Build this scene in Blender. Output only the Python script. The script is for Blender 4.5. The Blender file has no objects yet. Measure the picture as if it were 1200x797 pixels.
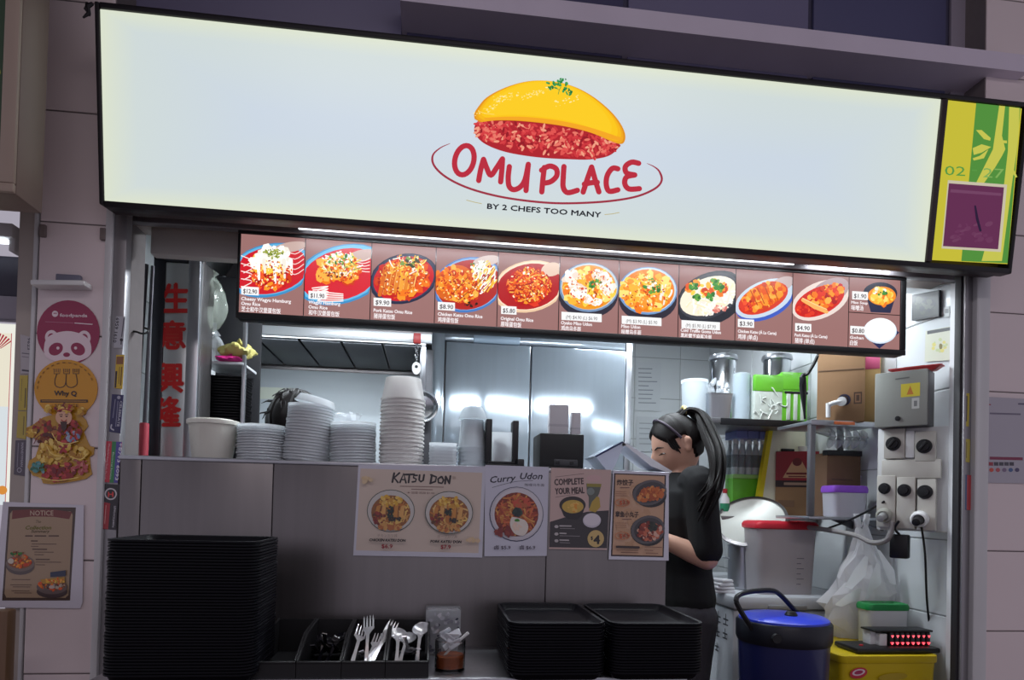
import bpy, bmesh, math, random
from mathutils import Vector, Matrix
from math import pi, sin, cos, tan, radians as R
random.seed(7)
scene = bpy.context.scene
COL = scene.collection

# ------------------------------------------------------------------ camera
FPX, PPX, PPY = 780.0, 600.0, 578.5
CAM = Vector((0, 0, 1.25))
YAW, PITCH, ROLL = R(6.95), R(1.0), R(1.41)
fw = Vector((sin(YAW) * cos(PITCH), cos(YAW) * cos(PITCH), sin(PITCH)))
rt0 = Vector((cos(YAW), -sin(YAW), 0))
up0 = rt0.cross(fw)
rt = (rt0 * cos(ROLL) - up0 * sin(ROLL)).normalized()
up = (up0 * cos(ROLL) + rt0 * sin(ROLL)).normalized()
# the horizon drops to the right in the picture: the camera is rolled anticlockwise
rt, up = (rt0 * cos(ROLL) + up0 * sin(ROLL)), (up0 * cos(ROLL) - rt0 * sin(ROLL))
cd = bpy.data.cameras.new('camera')
cam = bpy.data.objects.new('camera', cd)
COL.objects.link(cam)
m = Matrix((rt, up, -fw)).transposed().to_4x4()
m.translation = CAM
cam.matrix_world = m
cd.sensor_width = 36
cd.lens = FPX / 1200 * 36
cd.shift_x = (600 - PPX) / 1200
cd.shift_y = (PPY - 398.5) / 1200
cd.clip_start = 0.02
scene.camera = cam


def at(px, py, Y):
    """world point seen at a photo pixel, on the vertical plane y = Y"""
    d = rt * ((px - PPX) / FPX) + up * (-(py - PPY) / FPX) + fw
    return CAM + d * (Y / d.y)


def X(px, py, Y):
    return at(px, py, Y).x


def Z(px, py, Y):
    return at(px, py, Y).z


# ------------------------------------------------------------------ world, light, exposure
w = bpy.data.worlds.new('dim hall')
scene.world = w
w.use_nodes = True
bgn = w.node_tree.nodes['Background']
bgn.inputs[0].default_value = (0.585, 0.55, 0.645, 1)
bgn.inputs[1].default_value = 0.66
vs = scene.view_settings
vs.view_transform = 'Standard'
vs.look = 'None'
vs.gamma = 1
vs.use_curve_mapping = False
vs.exposure = 0.0


def area(name, loc, rot, sx, sy, power, col):
    l = bpy.data.lights.new(name, 'AREA')
    l.shape = 'RECTANGLE'
    l.size, l.size_y = sx, sy
    l.energy = power
    l.color = col
    o = bpy.data.objects.new(name, l)
    COL.objects.link(o)
    o.location = loc
    o.rotation_euler = rot
    return o


# fill light added behind the camera, standing for the other stalls' lamps
area('hall_fill', (0.3, -1.6, 3.6), (R(38), 0, 0), 3.0, 0.5, 40, (1.0, 0.90, 0.92))


# ------------------------------------------------------------------ colours and materials
def lin(c):
    return tuple(((x / 255) / 12.92 if x / 255 <= .04045 else ((x / 255 + .055) / 1.055) ** 2.4) for x in c)


MATS = {}


def mat(name, col, rough=.5, metal=0., var=.08, scale=18., bump=0., trans=0., ior=1.45, emit=0., coat=0., alpha=1., stretch=None, spec=.5, thin=0.):
    if name in MATS:
        return MATS[name]
    mt = bpy.data.materials.new(name)
    mt.use_nodes = True
    nt = mt.node_tree
    b = nt.nodes['Principled BSDF']
    c = lin(col)
    tc = nt.nodes.new('ShaderNodeTexCoord')
    nz = nt.nodes.new('ShaderNodeTexNoise')
    nz.inputs['Scale'].default_value = scale
    nz.inputs['Detail'].default_value = 4
    src = tc.outputs['Object']
    if stretch:
        mp = nt.nodes.new('ShaderNodeMapping')
        mp.inputs['Scale'].default_value = stretch
        nt.links.new(src, mp.inputs[0])
        src = mp.outputs[0]
    nt.links.new(src, nz.inputs['Vector'])
    mx = nt.nodes.new('ShaderNodeMix')
    mx.data_type = 'RGBA'
    mx.inputs[6].default_value = (*[max(0, x * (1 - var)) for x in c], 1)
    mx.inputs[7].default_value = (*[min(1, x * (1 + var)) for x in c], 1)
    nt.links.new(nz.outputs['Fac'], mx.inputs[0])
    nt.links.new(mx.outputs[2], b.inputs['Base Color'])
    b.inputs['Roughness'].default_value = rough
    b.inputs['Metallic'].default_value = metal
    b.inputs['IOR'].default_value = ior
    b.inputs['Transmission Weight'].default_value = trans
    b.inputs['Coat Weight'].default_value = coat
    b.inputs['Alpha'].default_value = alpha
    b.inputs['Specular IOR Level'].default_value = spec
    if thin:                            # light shines through thin paper and plastic
        tl = nt.nodes.new('ShaderNodeBsdfTranslucent')
        ms = nt.nodes.new('ShaderNodeMixShader')
        ms.inputs[0].default_value = thin
        nt.links.new(mx.outputs[2], tl.inputs['Color'])
        nt.links.new(b.outputs[0], ms.inputs[1])
        nt.links.new(tl.outputs[0], ms.inputs[2])
        nt.links.new(ms.outputs[0], nt.nodes['Material Output'].inputs['Surface'])
    if emit:
        nt.links.new(mx.outputs[2], b.inputs['Emission Color'])
        b.inputs['Emission Strength'].default_value = emit
    if bump:
        bp = nt.nodes.new('ShaderNodeBump')
        bp.inputs['Strength'].default_value = bump
        bp.inputs['Distance'].default_value = .002
        nt.links.new(nz.outputs['Fac'], bp.inputs['Height'])
        nt.links.new(bp.outputs[0], b.inputs['Normal'])
    MATS[name] = mt
    return mt


def ink(name, emit=0., rough=.5, coat=0.):
    """flat print: the colour of every printed shape is stored on its faces"""
    if name in MATS:
        return MATS[name]
    mt = bpy.data.materials.new(name)
    mt.use_nodes = True
    nt = mt.node_tree
    b = nt.nodes['Principled BSDF']
    a = nt.nodes.new('ShaderNodeAttribute')
    a.attribute_name = 'Col'
    b.inputs['Roughness'].default_value = rough
    b.inputs['Coat Weight'].default_value = coat
    if emit:
        b.inputs['Base Color'].default_value = (.01, .01, .01, 1)
        b.inputs['Specular IOR Level'].default_value = .08
        nt.links.new(a.outputs['Color'], b.inputs['Emission Color'])
        b.inputs['Emission Strength'].default_value = emit
    else:
        nt.links.new(a.outputs['Color'], b.inputs['Base Color'])
    MATS[name] = mt
    return mt


INK = ink('printed ink', 0, .45)
INK_GLOSS = ink('laminated print', 0, .25, .3)
INK_LIT = ink('lit screen pixels', 1.12)
INK_BACKLIT = ink('backlit print', 1.0)
steel = mat('brushed stainless steel', (176, 178, 184), .32, .9, .10, 6, 0, stretch=(9, 9, .6))
steel_d = mat('dull stainless steel', (124, 120, 121), .34, .85, .12, 5, 0, stretch=(8, 8, .5))
steel_p = mat('polished stainless steel', (205, 208, 212), .16, 1., .05, 10)
alu = mat('aluminium frame', (150, 148, 152), .42, .6, .06, 9)
alu_w = mat('white painted metal', (205, 205, 208), .5, 0, .04, 9)
blackp = mat('black plastic', (20, 20, 24), .42, 0, .15, 30)
blacktray = mat('black moulded plastic', (10, 10, 18), .5, 0, .2, 40, .2, spec=.22)
blackm = mat('matt black metal', (16, 16, 18), .6, 0, .1, 20)
darkg = mat('dark grey plastic', (52, 52, 56), .5, 0, .1, 20)
greyp = mat('grey plastic', (150, 150, 150), .5, 0, .06, 20)
whitep = mat('white plastic', (228, 228, 228), .42, 0, .03, 20)
paperw = mat('white paper', (226, 226, 230), .7, 0, .03, 30)
cream = mat('cream paperboard', (238, 236, 228), .62, 0, .03, 30, thin=.35)
clearp = mat('clear plastic', (240, 245, 248), .22, 0, .02, 20, alpha=.6, thin=.45)
thinwrap = mat('stretched clear film', (236, 240, 244), .12, 0, .02, 12, alpha=.14, coat=.5)
bagp = mat('thin clear plastic film', (232, 236, 240), .2, 0, .04, 12, alpha=.36, coat=.3, thin=.3)
frost = mat('frosted plastic', (240, 243, 245), .35, 0, .02, 20, alpha=.8, thin=.5)
tile = mat('glazed white tile', (226, 212, 214), .25, 0, .03, 3)
tile_in = mat('white kitchen tile', (215, 219, 222), .22, 0, .03, 3)
grout = mat('grey grout', (120, 112, 112), .9, 0, .1, 40)
kraft = mat('brown cardboard', (150, 116, 84), .8, 0, .08, 14)
kraft_d = mat('dark brown cardboard', (104, 78, 58), .8, 0, .08, 14)


# ------------------------------------------------------------------ mesh helpers
class MB:
    def __init__(s):
        s.v, s.f, s.c = [], [], []

    def add(s, vs, fs, col=None):
        o = len(s.v)
        s.v += [tuple(v) for v in vs]
        s.f += [tuple(i + o for i in f) for f in fs]
        s.c += [col] * len(fs)
        return s

    def box(s, x0, x1, y0, y1, z0, z1, col=None):
        vs = [(x, y, z) for z in (z0, z1) for y in (y0, y1) for x in (x0, x1)]
        return s.add(vs, [(0, 2, 3, 1), (4, 5, 7, 6), (0, 1, 5, 4), (2, 6, 7, 3), (0, 4, 6, 2), (1, 3, 7, 5)], col)

    def rbox(s, x0, x1, y0, y1, z0, z1, r=.004, seg=2, col=None):
        bm = bmesh.new()
        bmesh.ops.create_cube(bm, size=1)
        for v in bm.verts:
            v.co = ((x0 + x1) / 2 + v.co.x * (x1 - x0), (y0 + y1) / 2 + v.co.y * (y1 - y0), (z0 + z1) / 2 + v.co.z * (z1 - z0))
        bmesh.ops.bevel(bm, geom=bm.edges[:], offset=r, segments=seg, profile=.5, affect='EDGES', clamp_overlap=True)
        return s.bm(bm, col)

    def bm(s, bm, col=None):
        bm.verts.ensure_lookup_table()
        bm.verts.index_update()
        s.add([v.co[:] for v in bm.verts], [[v.index for v in f.verts] for f in bm.faces], col)
        bm.free()
        return s

    def loft(s, rings, cap0=True, cap1=True, col=None):
        n = len(rings[0])
        vs = [p for r in rings for p in r]
        fs = []
        for k in range(len(rings) - 1):
            for i in range(n):
                j = (i + 1) % n
                fs.append((k * n + i, k * n + j, (k + 1) * n + j, (k + 1) * n + i))
        if cap0:
            fs.append(tuple(reversed(range(n))))
        if cap1:
            fs.append(tuple(range((len(rings) - 1) * n, len(rings) * n)))
        return s.add(vs, fs, col)

    def lathe(s, prof, c=(0, 0, 0), n=24, axis='z', cap0=True, cap1=True, col=None):
        rings = []
        for r, h in prof:
            ring = []
            for i in range(n):
                a = 2 * pi * i / n
                p = (r * cos(a), r * sin(a), h)
                if axis == 'y':
                    p = (r * cos(a), h, -r * sin(a))
                elif axis == 'x':
                    p = (h, r * cos(a), r * sin(a))
                ring.append((c[0] + p[0], c[1] + p[1], c[2] + p[2]))
            rings.append(ring)
        return s.loft(rings, cap0, cap1, col)

    def tube(s, pts, r, n=8, col=None, closed=False):
        pts = [Vector(p) for p in pts]
        rings = []
        ref = Vector((0, 0, 1))
        N = len(pts)
        for i, p in enumerate(pts):
            a = pts[i - 1] if (i > 0 or closed) else p
            b = pts[(i + 1) % N] if (i < N - 1 or closed) else p
            t = (b - a).normalized()
            u = t.cross(ref)
            if u.length < .1:
                u = t.cross(Vector((1, 0, 0)))
            u.normalize()
            v = u.cross(t).normalized()
            rr = r[i] if isinstance(r, (list, tuple)) else r
            rings.append([tuple(p + u * rr * cos(2 * pi * k / n) + v * rr * sin(2 * pi * k / n)) for k in range(n)])
        if closed:
            rings.append(rings[0])
        return s.loft(rings, not closed, not closed, col)

    def ball(s, c, rx, ry=None, rz=None, n=16, k=10, col=None):
        ry, rz = ry or rx, rz or rx
        rings = []
        for j in range(k + 1):
            t = pi * (.02 + .96 * j / k) - pi / 2
            rings.append([(c[0] + rx * cos(t) * cos(2 * pi * i / n), c[1] + ry * cos(t) * sin(2 * pi * i / n), c[2] + rz * sin(t)) for i in range(n)])
        return s.loft(rings, True, True, col)

    def prism(s, poly, y0, y1, col=None):
        """polygon in x,z pushed along y"""
        return s.loft([[(x, y1, z) for x, z in poly], [(x, y0, z) for x, z in poly]], True, True, col)

    def slab(s, poly, z0, z1, col=None):
        return s.loft([[(x, y, z0) for x, y in poly], [(x, y, z1) for x, y in poly]], True, True, col)

    def xf(s, M, start=0):
        for i in range(start, len(s.v)):
            s.v[i] = tuple(M @ Vector(s.v[i]))
        return s

    def mesh(s, name, mt, smooth=True, ang=40):
        me = bpy.data.meshes.new(name)
        me.from_pydata(s.v, [], s.f)
        if any(c is not None for c in s.c):
            at_ = me.attributes.new('Col', 'FLOAT_COLOR', 'FACE')
            buf = []
            for c in s.c:
                buf += [*lin(c or (128, 128, 128)), 1]
            at_.data.foreach_set('color', buf)
        if mt:
            me.materials.append(mt)
        if smooth:
            me.polygons.foreach_set('use_smooth', [True] * len(me.polygons))
            me.set_sharp_from_angle(angle=R(ang))
        me.update()
        return me

    def build(s, name, mt, parent=None, loc=None, rot=None, smooth=True, ang=40):
        o = bpy.data.objects.new(name, s.mesh(name, mt, smooth, ang))
        COL.objects.link(o)
        if parent:
            o.parent = parent
        if loc:
            o.location = loc
        if rot:
            o.rotation_euler = rot
        return o


def rrect(w, d, r, n=4, cx=0, cy=0):
    pts = []
    for (sx, sy, a0) in ((1, 1, 0), (-1, 1, 90), (-1, -1, 180), (1, -1, 270)):
        for k in range(n + 1):
            a = R(a0 + 90 * k / n)
            pts.append((cx + sx * (w / 2 - r) + r * cos(a), cy + sy * (d / 2 - r) + r * sin(a)))
    return pts


def tag(o, label=None, cat=None, group=None, kind=None):
    if label:
        o['label'] = label
    if cat:
        o['category'] = cat
    if group:
        o['group'] = group
    if kind:
        o['kind'] = kind
    return o


def thing(name, label, cat, loc=(0, 0, 0), rot=(0, 0, 0), group=None):
    o = bpy.data.objects.new(name, None)
    o.empty_display_size = .05
    COL.objects.link(o)
    o.location = loc
    o.rotation_euler = rot
    return tag(o, label, cat, group)


def dup(o, loc=None, rot=None, label=None, group=None, parent=None):
    c = o.copy()
    COL.objects.link(c)
    if parent:
        c.parent = parent
    if loc is not None:
        c.location = loc
    if rot is not None:
        c.rotation_euler = rot
    if label:
        c['label'] = label
    if group:
        c['group'] = group
    for ch in list(o.children):
        dup(ch, parent=c)
    return c


def struct(o):
    o['kind'] = 'structure'
    return o


# ------------------------------------------------------------------ flat print (posters, screens, stickers)
TXT = {}


def text_mesh(body, bold=0., shear=0.):
    key = (body, bold, shear)
    if key not in TXT:
        cu = bpy.data.curves.new('t', 'FONT')
        cu.body = body
        cu.size = 1
        cu.resolution_u = 2
        cu.offset = bold
        cu.shear = shear
        o = bpy.data.objects.new('t', cu)
        COL.objects.link(o)
        dg = bpy.context.evaluated_depsgraph_get()
        me = bpy.data.meshes.new_from_object(o.evaluated_get(dg))
        vs_ = [v.co.xy[:] for v in me.vertices]
        fs_ = [tuple(p.vertices) for p in me.polygons]
        bpy.data.objects.remove(o)
        bpy.data.curves.remove(cu)
        bpy.data.meshes.remove(me)
        if not vs_:
            vs_ = [(0, 0)]
        xs, ys = [v[0] for v in vs_], [v[1] for v in vs_]
        TXT[key] = (vs_, fs_, min(xs), max(xs), min(ys), max(ys))
    return TXT[key]


class Art(MB):
    """drawing in a plane facing -y; units are multiplied by k; every shape lies a hair above the one before"""

    def __init__(s, k=1., step=2e-5, base=0.):
        super().__init__()
        s.k, s.step, s.L = k, step, base
        s.lim = None

    def put(s, pts, faces, col):
        s.L += s.step
        if s.lim:
            a, b, c, d = s.lim
            pts = [(min(max(u, a), c), min(max(v, b), d)) for u, v in pts]
        return s.add([(u * s.k, -s.L, v * s.k) for u, v in pts], faces, col)

    def poly(s, pts, col):
        pts = [p for i, p in enumerate(pts) if math.dist(p, pts[i - 1]) > 1e-6]
        return s.put(pts, [tuple(range(len(pts)))], col)

    def rect(s, x0, y0, x1, y1, col):
        return s.put([(x0, y0), (x1, y0), (x1, y1), (x0, y1)], [(0, 1, 2, 3)], col)

    def ell(s, cx, cy, rx, ry, col, rot=0, n=28, a0=0, a1=360):
        c, q = cos(R(rot)), sin(R(rot))
        pts = []
        full = abs(a1 - a0) >= 360
        for i in range(n if full else n + 1):
            a = R(a0 + (a1 - a0) * i / n)
            x, y = rx * cos(a), ry * sin(a)
            pts.append((cx + x * c - y * q, cy + x * q + y * c))
        return s.poly(pts, col)

    def ring(s, cx, cy, rx, ry, w, col, n=40, a0=0, a1=360, rot=0):
        c, q = cos(R(rot)), sin(R(rot))
        pts = []
        for i in range(n + 1):
            a = R(a0 + (a1 - a0) * i / n)
            x, y = rx * cos(a), ry * sin(a)
            pts.append((cx + x * c - y * q, cy + x * q + y * c))
        return s.stroke(pts, w, col)

    def stroke(s, pts, w, col, cap=True):
        pts = [Vector(p) for p in pts]
        ws = w if isinstance(w, (list, tuple)) else [w] * len(pts)
        L, Rr = [], []
        for i, p in enumerate(pts):
            a, b = pts[max(i - 1, 0)], pts[min(i + 1, len(pts) - 1)]
            t = (b - a)
            if t.length < 1e-9:
                t = Vector((1, 0))
            t.normalize()
            n_ = Vector((-t.y, t.x))
            L.append(p + n_ * ws[i] / 2)
            Rr.append(p - n_ * ws[i] / 2)
        n = len(pts)
        s.put(L + Rr, [(i, n + i, n + i + 1, i + 1) for i in range(n - 1)], col)
        if cap:
            for p, q in ((pts[0], ws[0]), (pts[-1], ws[-1])):
                s.ell(p[0], p[1], q / 2, q / 2, col, n=10)
        return s

    def text(s, body, x, y, h, col, wid=None, al='l', bold=0., rot=0., shear=0., cap=.73):
        """h: height of a capital; wid: fit the width"""
        if bold:
            for ox, oy in ((-1, 0), (1, 0), (0, 1), (0, -1)):
                s.text(body, x + ox * bold * h, y + oy * bold * h, h, col, wid, al, 0, rot, shear, cap)
        vs_, fs_, a, b, c, d = text_mesh(body, 0, shear)
        sy = h / cap
        sx = wid / (b - a) if wid and b > a else sy
        off = -a if al == 'l' else (-(a + b) / 2 if al == 'c' else -b)
        cr, sr = cos(R(rot)), sin(R(rot))
        pts = []
        for u, v in vs_:
            u, v = (u + off) * sx, v * sy
            pts.append((x + u * cr - v * sr, y + u * sr + v * cr))
        return s.put(pts, fs_, col)

    def scat(s, cx, cy, rx, ry, n, cols, size, elong=1., rot=0, ang=None, jit=.5, seg=6):
        """n small printed flecks inside an ellipse"""
        c, q = cos(R(rot)), sin(R(rot))
        for _ in range(n):
            r, t = math.sqrt(random.random()), random.random() * 2 * pi
            x, y = rx * r * cos(t), ry * r * sin(t)
            x, y = cx + x * c - y * q, cy + x * q + y * c
            a = random.random() * 360 if ang is None else ang + random.uniform(-25, 25)
            z = size * random.uniform(1 - jit, 1 + jit)
            s.ell(x, y, z * elong, z, random.choice(cols), a, seg)
        return s

    def strands(s, cx, cy, rx, ry, n, cols, w, ln=.6, rot=0, ang=None):
        c, q = cos(R(rot)), sin(R(rot))
        for _ in range(n):
            r, t = math.sqrt(random.random()) * .85, random.random() * 2 * pi
            x, y = rx * r * cos(t), ry * r * sin(t)
            a = random.random() * 2 * pi if ang is None else R(ang + random.uniform(-20, 20))
            l_ = ln * min(rx, ry) * random.uniform(.5, 1)
            bend = random.uniform(-.6, .6)
            pts = []
            for k in range(5):
                f = k / 4 - .5
                X_, Y_ = x + l_ * f * cos(a) - bend * l_ * f * f * sin(a), y + l_ * f * sin(a) + bend * l_ * f * f * cos(a)
                e = math.hypot(X_ / rx, Y_ / ry)
                if e > 1:
                    X_, Y_ = X_ / e, Y_ / e
                pts.append((cx + X_ * c - Y_ * q, cy + X_ * q + Y_ * c))
            s.stroke(pts, w, random.choice(cols), cap=False)
        return s


def sm(pts, n=6):
    """smooth curve through points"""
    P = [pts[0]] + list(pts) + [pts[-1]]
    out = []
    for i in range(1, len(P) - 2):
        p0, p1, p2, p3 = [Vector(p) for p in P[i - 1:i + 3]]
        for k in range(n):
            t = k / n
            out.append(tuple(.5 * ((2 * p1) + (p2 - p0) * t + (2 * p0 - 5 * p1 + 4 * p2 - p3) * t * t + (3 * p1 - p0 - 3 * p2 + p3) * t ** 3)))
    out.append(tuple(pts[-1]))
    return out


class Pl:
    """a standing (or tilted) plane in the world; uv() gives metres across and up on it for a photo pixel"""

    def __init__(s, px, py, Y, tilt=0., yaw=0.):
        s.o = at(px, py, Y)
        s.rot = (tilt, 0, yaw)
        s.M = Matrix.Rotation(yaw, 3, 'Z') @ Matrix.Rotation(tilt, 3, 'X')
        s.n = s.M @ Vector((0, -1, 0))

    def loc(s, px, py):
        d = rt * ((px - PPX) / FPX) + up * (-(py - PPY) / FPX) + fw
        t = (s.o - CAM).dot(s.n) / d.dot(s.n)
        return s.M.transposed() @ (CAM + d * t - s.o)

    def uv(s, px, py):
        p = s.loc(px, py)
        return (p.x, p.z)

    def mp(s, p):                       # for drawings: y runs up
        return s.uv(p[0], -p[1])


class Print(Art):
    """flat print drawn on a plane Pl, in photo coordinates (x, -y)"""

    def __init__(s, pl, base=0., step=2e-5, lim=None):
        super().__init__(1., step, base)
        s.pl = pl
        s.lim = lim

    def put(s, pts, faces, col):
        pts = [s.pl.mp(p) for p in pts]
        return super().put(pts, faces, col)


def zo(x0, y0, sc):
    """coordinates read off an enlargement -> (x, -y) in the photo"""
    return lambda *ps: [(x0 + a / sc, -(y0 + b / sc)) for a, b in ps]


# ================================================================== the setting
FRONT = 1.90                                    # plane of the shop front
xl0, xl1 = X(46, 262, 1.87), X(127, 262, 1.87)  # left pillar
xr0 = X(1150, 500, 1.90)
xo0, xo1 = X(150, 400, 1.9), X(1118, 400, 1.9)  # the opening
zl = Z(600, 270, 1.78)                          # underside of the sign box
IN_L, IN_R, BACK = -1.0, 1.70, 3.95
CEIL = 2.42

struct(MB().box(-3.2, 3.4, -3.5, BACK + .1, -.1, 0).build('floor', mat('red brown quarry floor', (92, 72, 66), .5, 0, .15, 5)))
fw_ = MB().box(-3.2, 3.4, 2.0, 2.10, CEIL, 3.6).build('wall_front', mat('dark blue grey painted wall', (78, 76, 100), .6, 0, .08, 2))
struct(fw_)
struct(MB().box(-3.2, 3.4, -3.5, 2.1, 3.6, 3.7).build('ceiling', mat('hall ceiling', (96, 92, 100), .8, 0, .05, 2)))
# stall ceiling and inner walls
struct(MB().box(IN_L - .1, IN_R + .1, 2.10, BACK + .1, CEIL, CEIL + .08).build('ceiling_stall', mat('white ceiling board', (205, 208, 210), .7, 0, .03, 3)))


grout_in = mat('pale grout', (168, 170, 172), .9, 0, .08, 40)


def tiled_wall(name, x0, x1, y0, y1, z0, z1, side, tw, th, mt, gap=.004, zoff=0., skip=None, seed=1):
    """wall body with every tile a child; side: the face that carries tiles ('-y', '-x', '+x')"""
    wl = struct(MB().box(x0, x1, y0, y1, z0, z1).build(name, grout_in if mt is tile_in else grout))
    rnd = random.Random(seed)
    L0, L1 = (x0, x1) if side == '-y' else (y0, y1)
    cache = {}
    n = max(1, round((L1 - L0) / tw))
    tw = (L1 - L0) / n
    z = z0 - zoff
    while z < z1:
        a, b = max(z, z0) + gap / 2, min(z + th, z1) - gap / 2
        if b - a > .01:
            for i in range(n):
                if skip and skip(L0 + (i + .5) * tw, (a + b) / 2):
                    continue
                h = round(b - a, 4)
                if h not in cache:
                    mb = MB()
                    hw, t = tw / 2 - gap / 2, .004
                    e = .003
                    r0 = [(-hw, 0, -h / 2), (hw, 0, -h / 2), (hw, 0, h / 2), (-hw, 0, h / 2)]
                    r1 = [(x, -t + .0012, zz) for x, _, zz in r0]
                    r2 = [(x - math.copysign(e, x), -t, zz - math.copysign(e, zz)) for x, _, zz in r0]
                    mb.loft([r0, r1, r2], False, True)
                    cache[h] = mb.mesh('tile', mt, False)
                o = bpy.data.objects.new('tile', cache[h])
                COL.objects.link(o)
                o.parent = wl
                c = L0 + (i + .5) * tw
                zz = (a + b) / 2
                j = rnd.uniform(-.0006, .0006)
                if side == '-y':
                    o.location = (c, y0 + j, zz)
                elif side == '-x':
                    o.location = (x0 + j, c, zz)
                    o.rotation_euler.z = R(-90)
                else:
                    o.location = (x1 + j, c, zz)
                    o.rotation_euler.z = R(90)
        z += th
    return wl


zt = Z(90, 262, 1.87)
tiled_wall('wall_left', xl0, xl1, 1.874, 2.10, 0, 3.6, '-y', xl1 - xl0, .2955, tile, zoff=(.2955 - zt % .2955) % .2955)
zt = Z(1170, 646, 1.90)
tiled_wall('wall_right', xr0, xr0 + .62, 1.904, 2.10, 0, 3.6, '-y', .31, .252, tile, zoff=(.252 - zt % .252) % .252, seed=2)
tiled_wall('wall_stall_right', IN_R, IN_R + .1, 1.985, BACK, 0, CEIL, '-x', .30, .252, tile_in, zoff=.09, skip=lambda u, z: z < .3, seed=3)
tiled_wall('wall_back', IN_L - .1, IN_R + .1, BACK, BACK + .1, 0, CEIL, '-y', .30, .252, tile_in, zoff=.09, skip=lambda u, z: z < 1.0 or u < .9, seed=4)
tiled_wall('wall_stall_left', IN_L - .1, IN_L, 2.10, BACK, 0, CEIL, '+x', .30, .252, tile_in, zoff=.09, skip=lambda u, z: z < 1.2, seed=5)
# the strip of wall and white cable trunking between this stall and the next
struct(MB().box(X(14, 500, 1.88), xl0 - .004, 1.88, 2.1, 0, 3.6).build('trim_1', mat('cream painted post', (176, 166, 160), .6, 0, .05, 6)))
a, b = at(46, 262, 1.865), at(30, 560, 1.865)
struct(MB().rbox(xl0 - .012, xl0 - .002, 1.868, 1.885, .2, Z(46, 246, 1.865), .003).build('trim_2', alu_w))

# ledge over the sign, with dark panels of the wall behind it
lg = MB()
zA, zB = Z(700, 22, 1.9), Z(700, 34, 1.9)
lg.box(X(470, 0, 1.9), X(1192, 75, 1.9), 1.86, 2.0, zB - .012, zA + .012)
lgo = struct(lg.build('trim_3', mat('grey concrete ledge', (214, 204, 220), .7, 0, .08, 6, .2)))
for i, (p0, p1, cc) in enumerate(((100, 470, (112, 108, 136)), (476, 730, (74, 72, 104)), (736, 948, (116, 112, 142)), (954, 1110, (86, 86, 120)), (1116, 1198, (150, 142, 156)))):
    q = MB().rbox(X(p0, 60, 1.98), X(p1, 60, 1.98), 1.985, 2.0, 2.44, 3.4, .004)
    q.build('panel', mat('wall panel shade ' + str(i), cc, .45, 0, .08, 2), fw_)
for p0, p1 in ((560, 740), (880, 1000)):      # cable trays seen in the gap
    pass

# door-jamb frames
jl = MB()
jl.rbox(X(130, 300, 1.86), xo0, 1.872, 1.905, 0, zl + .02, .003)
jlo = struct(jl.build('trim_4', alu))
struct(MB().rbox(xl1 - .004, X(130, 300, 1.86), 1.862, 1.98, 0, zl + .02, .004).build('trim_5', alu_w))
struct(MB().rbox(xo1, xo1 + .008, 1.875, 1.90, 0, zl + .02, .002).build('trim_14', mat('black rubber seal', (30, 28, 32), .6)))
struct(MB().rbox(xo1 + .009, xo1 + .018, 1.868, 1.895, 0, zl + .02, .002).rbox(xo1 + .018, xo1 + .05, 1.885, 1.905, 0, zl + .02, .002).build('trim_6', alu))
struct(MB().box(IN_R, xr0, 1.906, 1.985, 0, zl + .02).build('trim_12', tile_in))
struct(MB().box(xl1 - .1, IN_L + .06, 1.906, 2.10, 0, zl + .02).build('trim_13', alu_w))
struct(MB().rbox(xo1 + .05, xr0, 1.868, 1.98, 0, zl + .02, .006).build('trim_7', alu_w))
lintel_m = mat('grey beige lintel', (186, 178, 174), .5, .2, .05, 5)
zl = Z(1095, 329, 2.02)
struct(MB().box(xl1, xr0, 2.02, 2.10, zl, CEIL).build('wall_lintel', lintel_m))
struct(MB().rbox(xo0, X(420, 310, 2.04), 2.02, 2.06, Z(220, 300, 2.02), zl, .003).build('trim_8', lintel_m))
brown = mat('brown painted soffit', (156, 132, 122), .5, .1, .08, 8)
struct(MB().box(xl1, xr0, 1.865, 2.02, Z(150, 243, 1.865) + .012, Z(150, 243, 1.865) + .4).build('trim_9', brown))
struct(MB().rbox(xl1 + .004, xr0, 1.935, 1.965, Z(200, 265, 1.95), Z(200, 265, 1.95) + .05, .003).build('trim_10', mat('steel shutter rail', (120, 116, 120), .4, .7, .06, 9)))

# ================================================================== the big sign box
sp = Pl(119.5, 238, 1.78, R(7))
SW = sp.uv(1181, 316)[0]
SH = sp.uv(119, 11)[1]
sign = thing('shop_sign', 'long backlit white sign box with egg and rice logo reading OMU PLACE', 'sign', sp.o, sp.rot)
u0, v0 = sp.uv(124, 236)
u1 = sp.uv(1092, 205)[0]
v1 = sp.uv(600, 64)[1]
frm = mat('dark bronze sign frame', (62, 52, 54), .5, .3, .1, 12)
fb = mat('black sign frame', (26, 22, 28), .5, .2, .1, 12)
mb = MB()
mb.rbox(-.002, u0, -.012, .03, -.006, SH + .012, .003)
mb.rbox(u0, SW, -.012, .03, -.012, v0 - .001, .003)
mb.rbox(u0, SW, -.012, .03, v1 + .001, SH + .012, .003)
mb.rbox(SW - .008, SW + .004, -.012, .03, -.012, SH + .012, .003)
mb.build('frame', fb, sign)
us = sp.uv(1099, 210)[0]
MB().rbox(u1 + .001, us - .001, -.013, .03, v0, v1, .003).build('divider', frm, sign)
MB().box(0, SW, .03, .075, -.006, SH).build('housing', frm, sign)
# backlit acrylic: uneven glow painted into the emission, cool white middle, yellower rim
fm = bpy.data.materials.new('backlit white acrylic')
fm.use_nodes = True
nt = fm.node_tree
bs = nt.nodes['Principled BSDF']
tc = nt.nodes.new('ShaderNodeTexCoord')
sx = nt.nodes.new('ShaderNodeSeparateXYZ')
nt.links.new(tc.outputs['Object'], sx.inputs[0])


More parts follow.
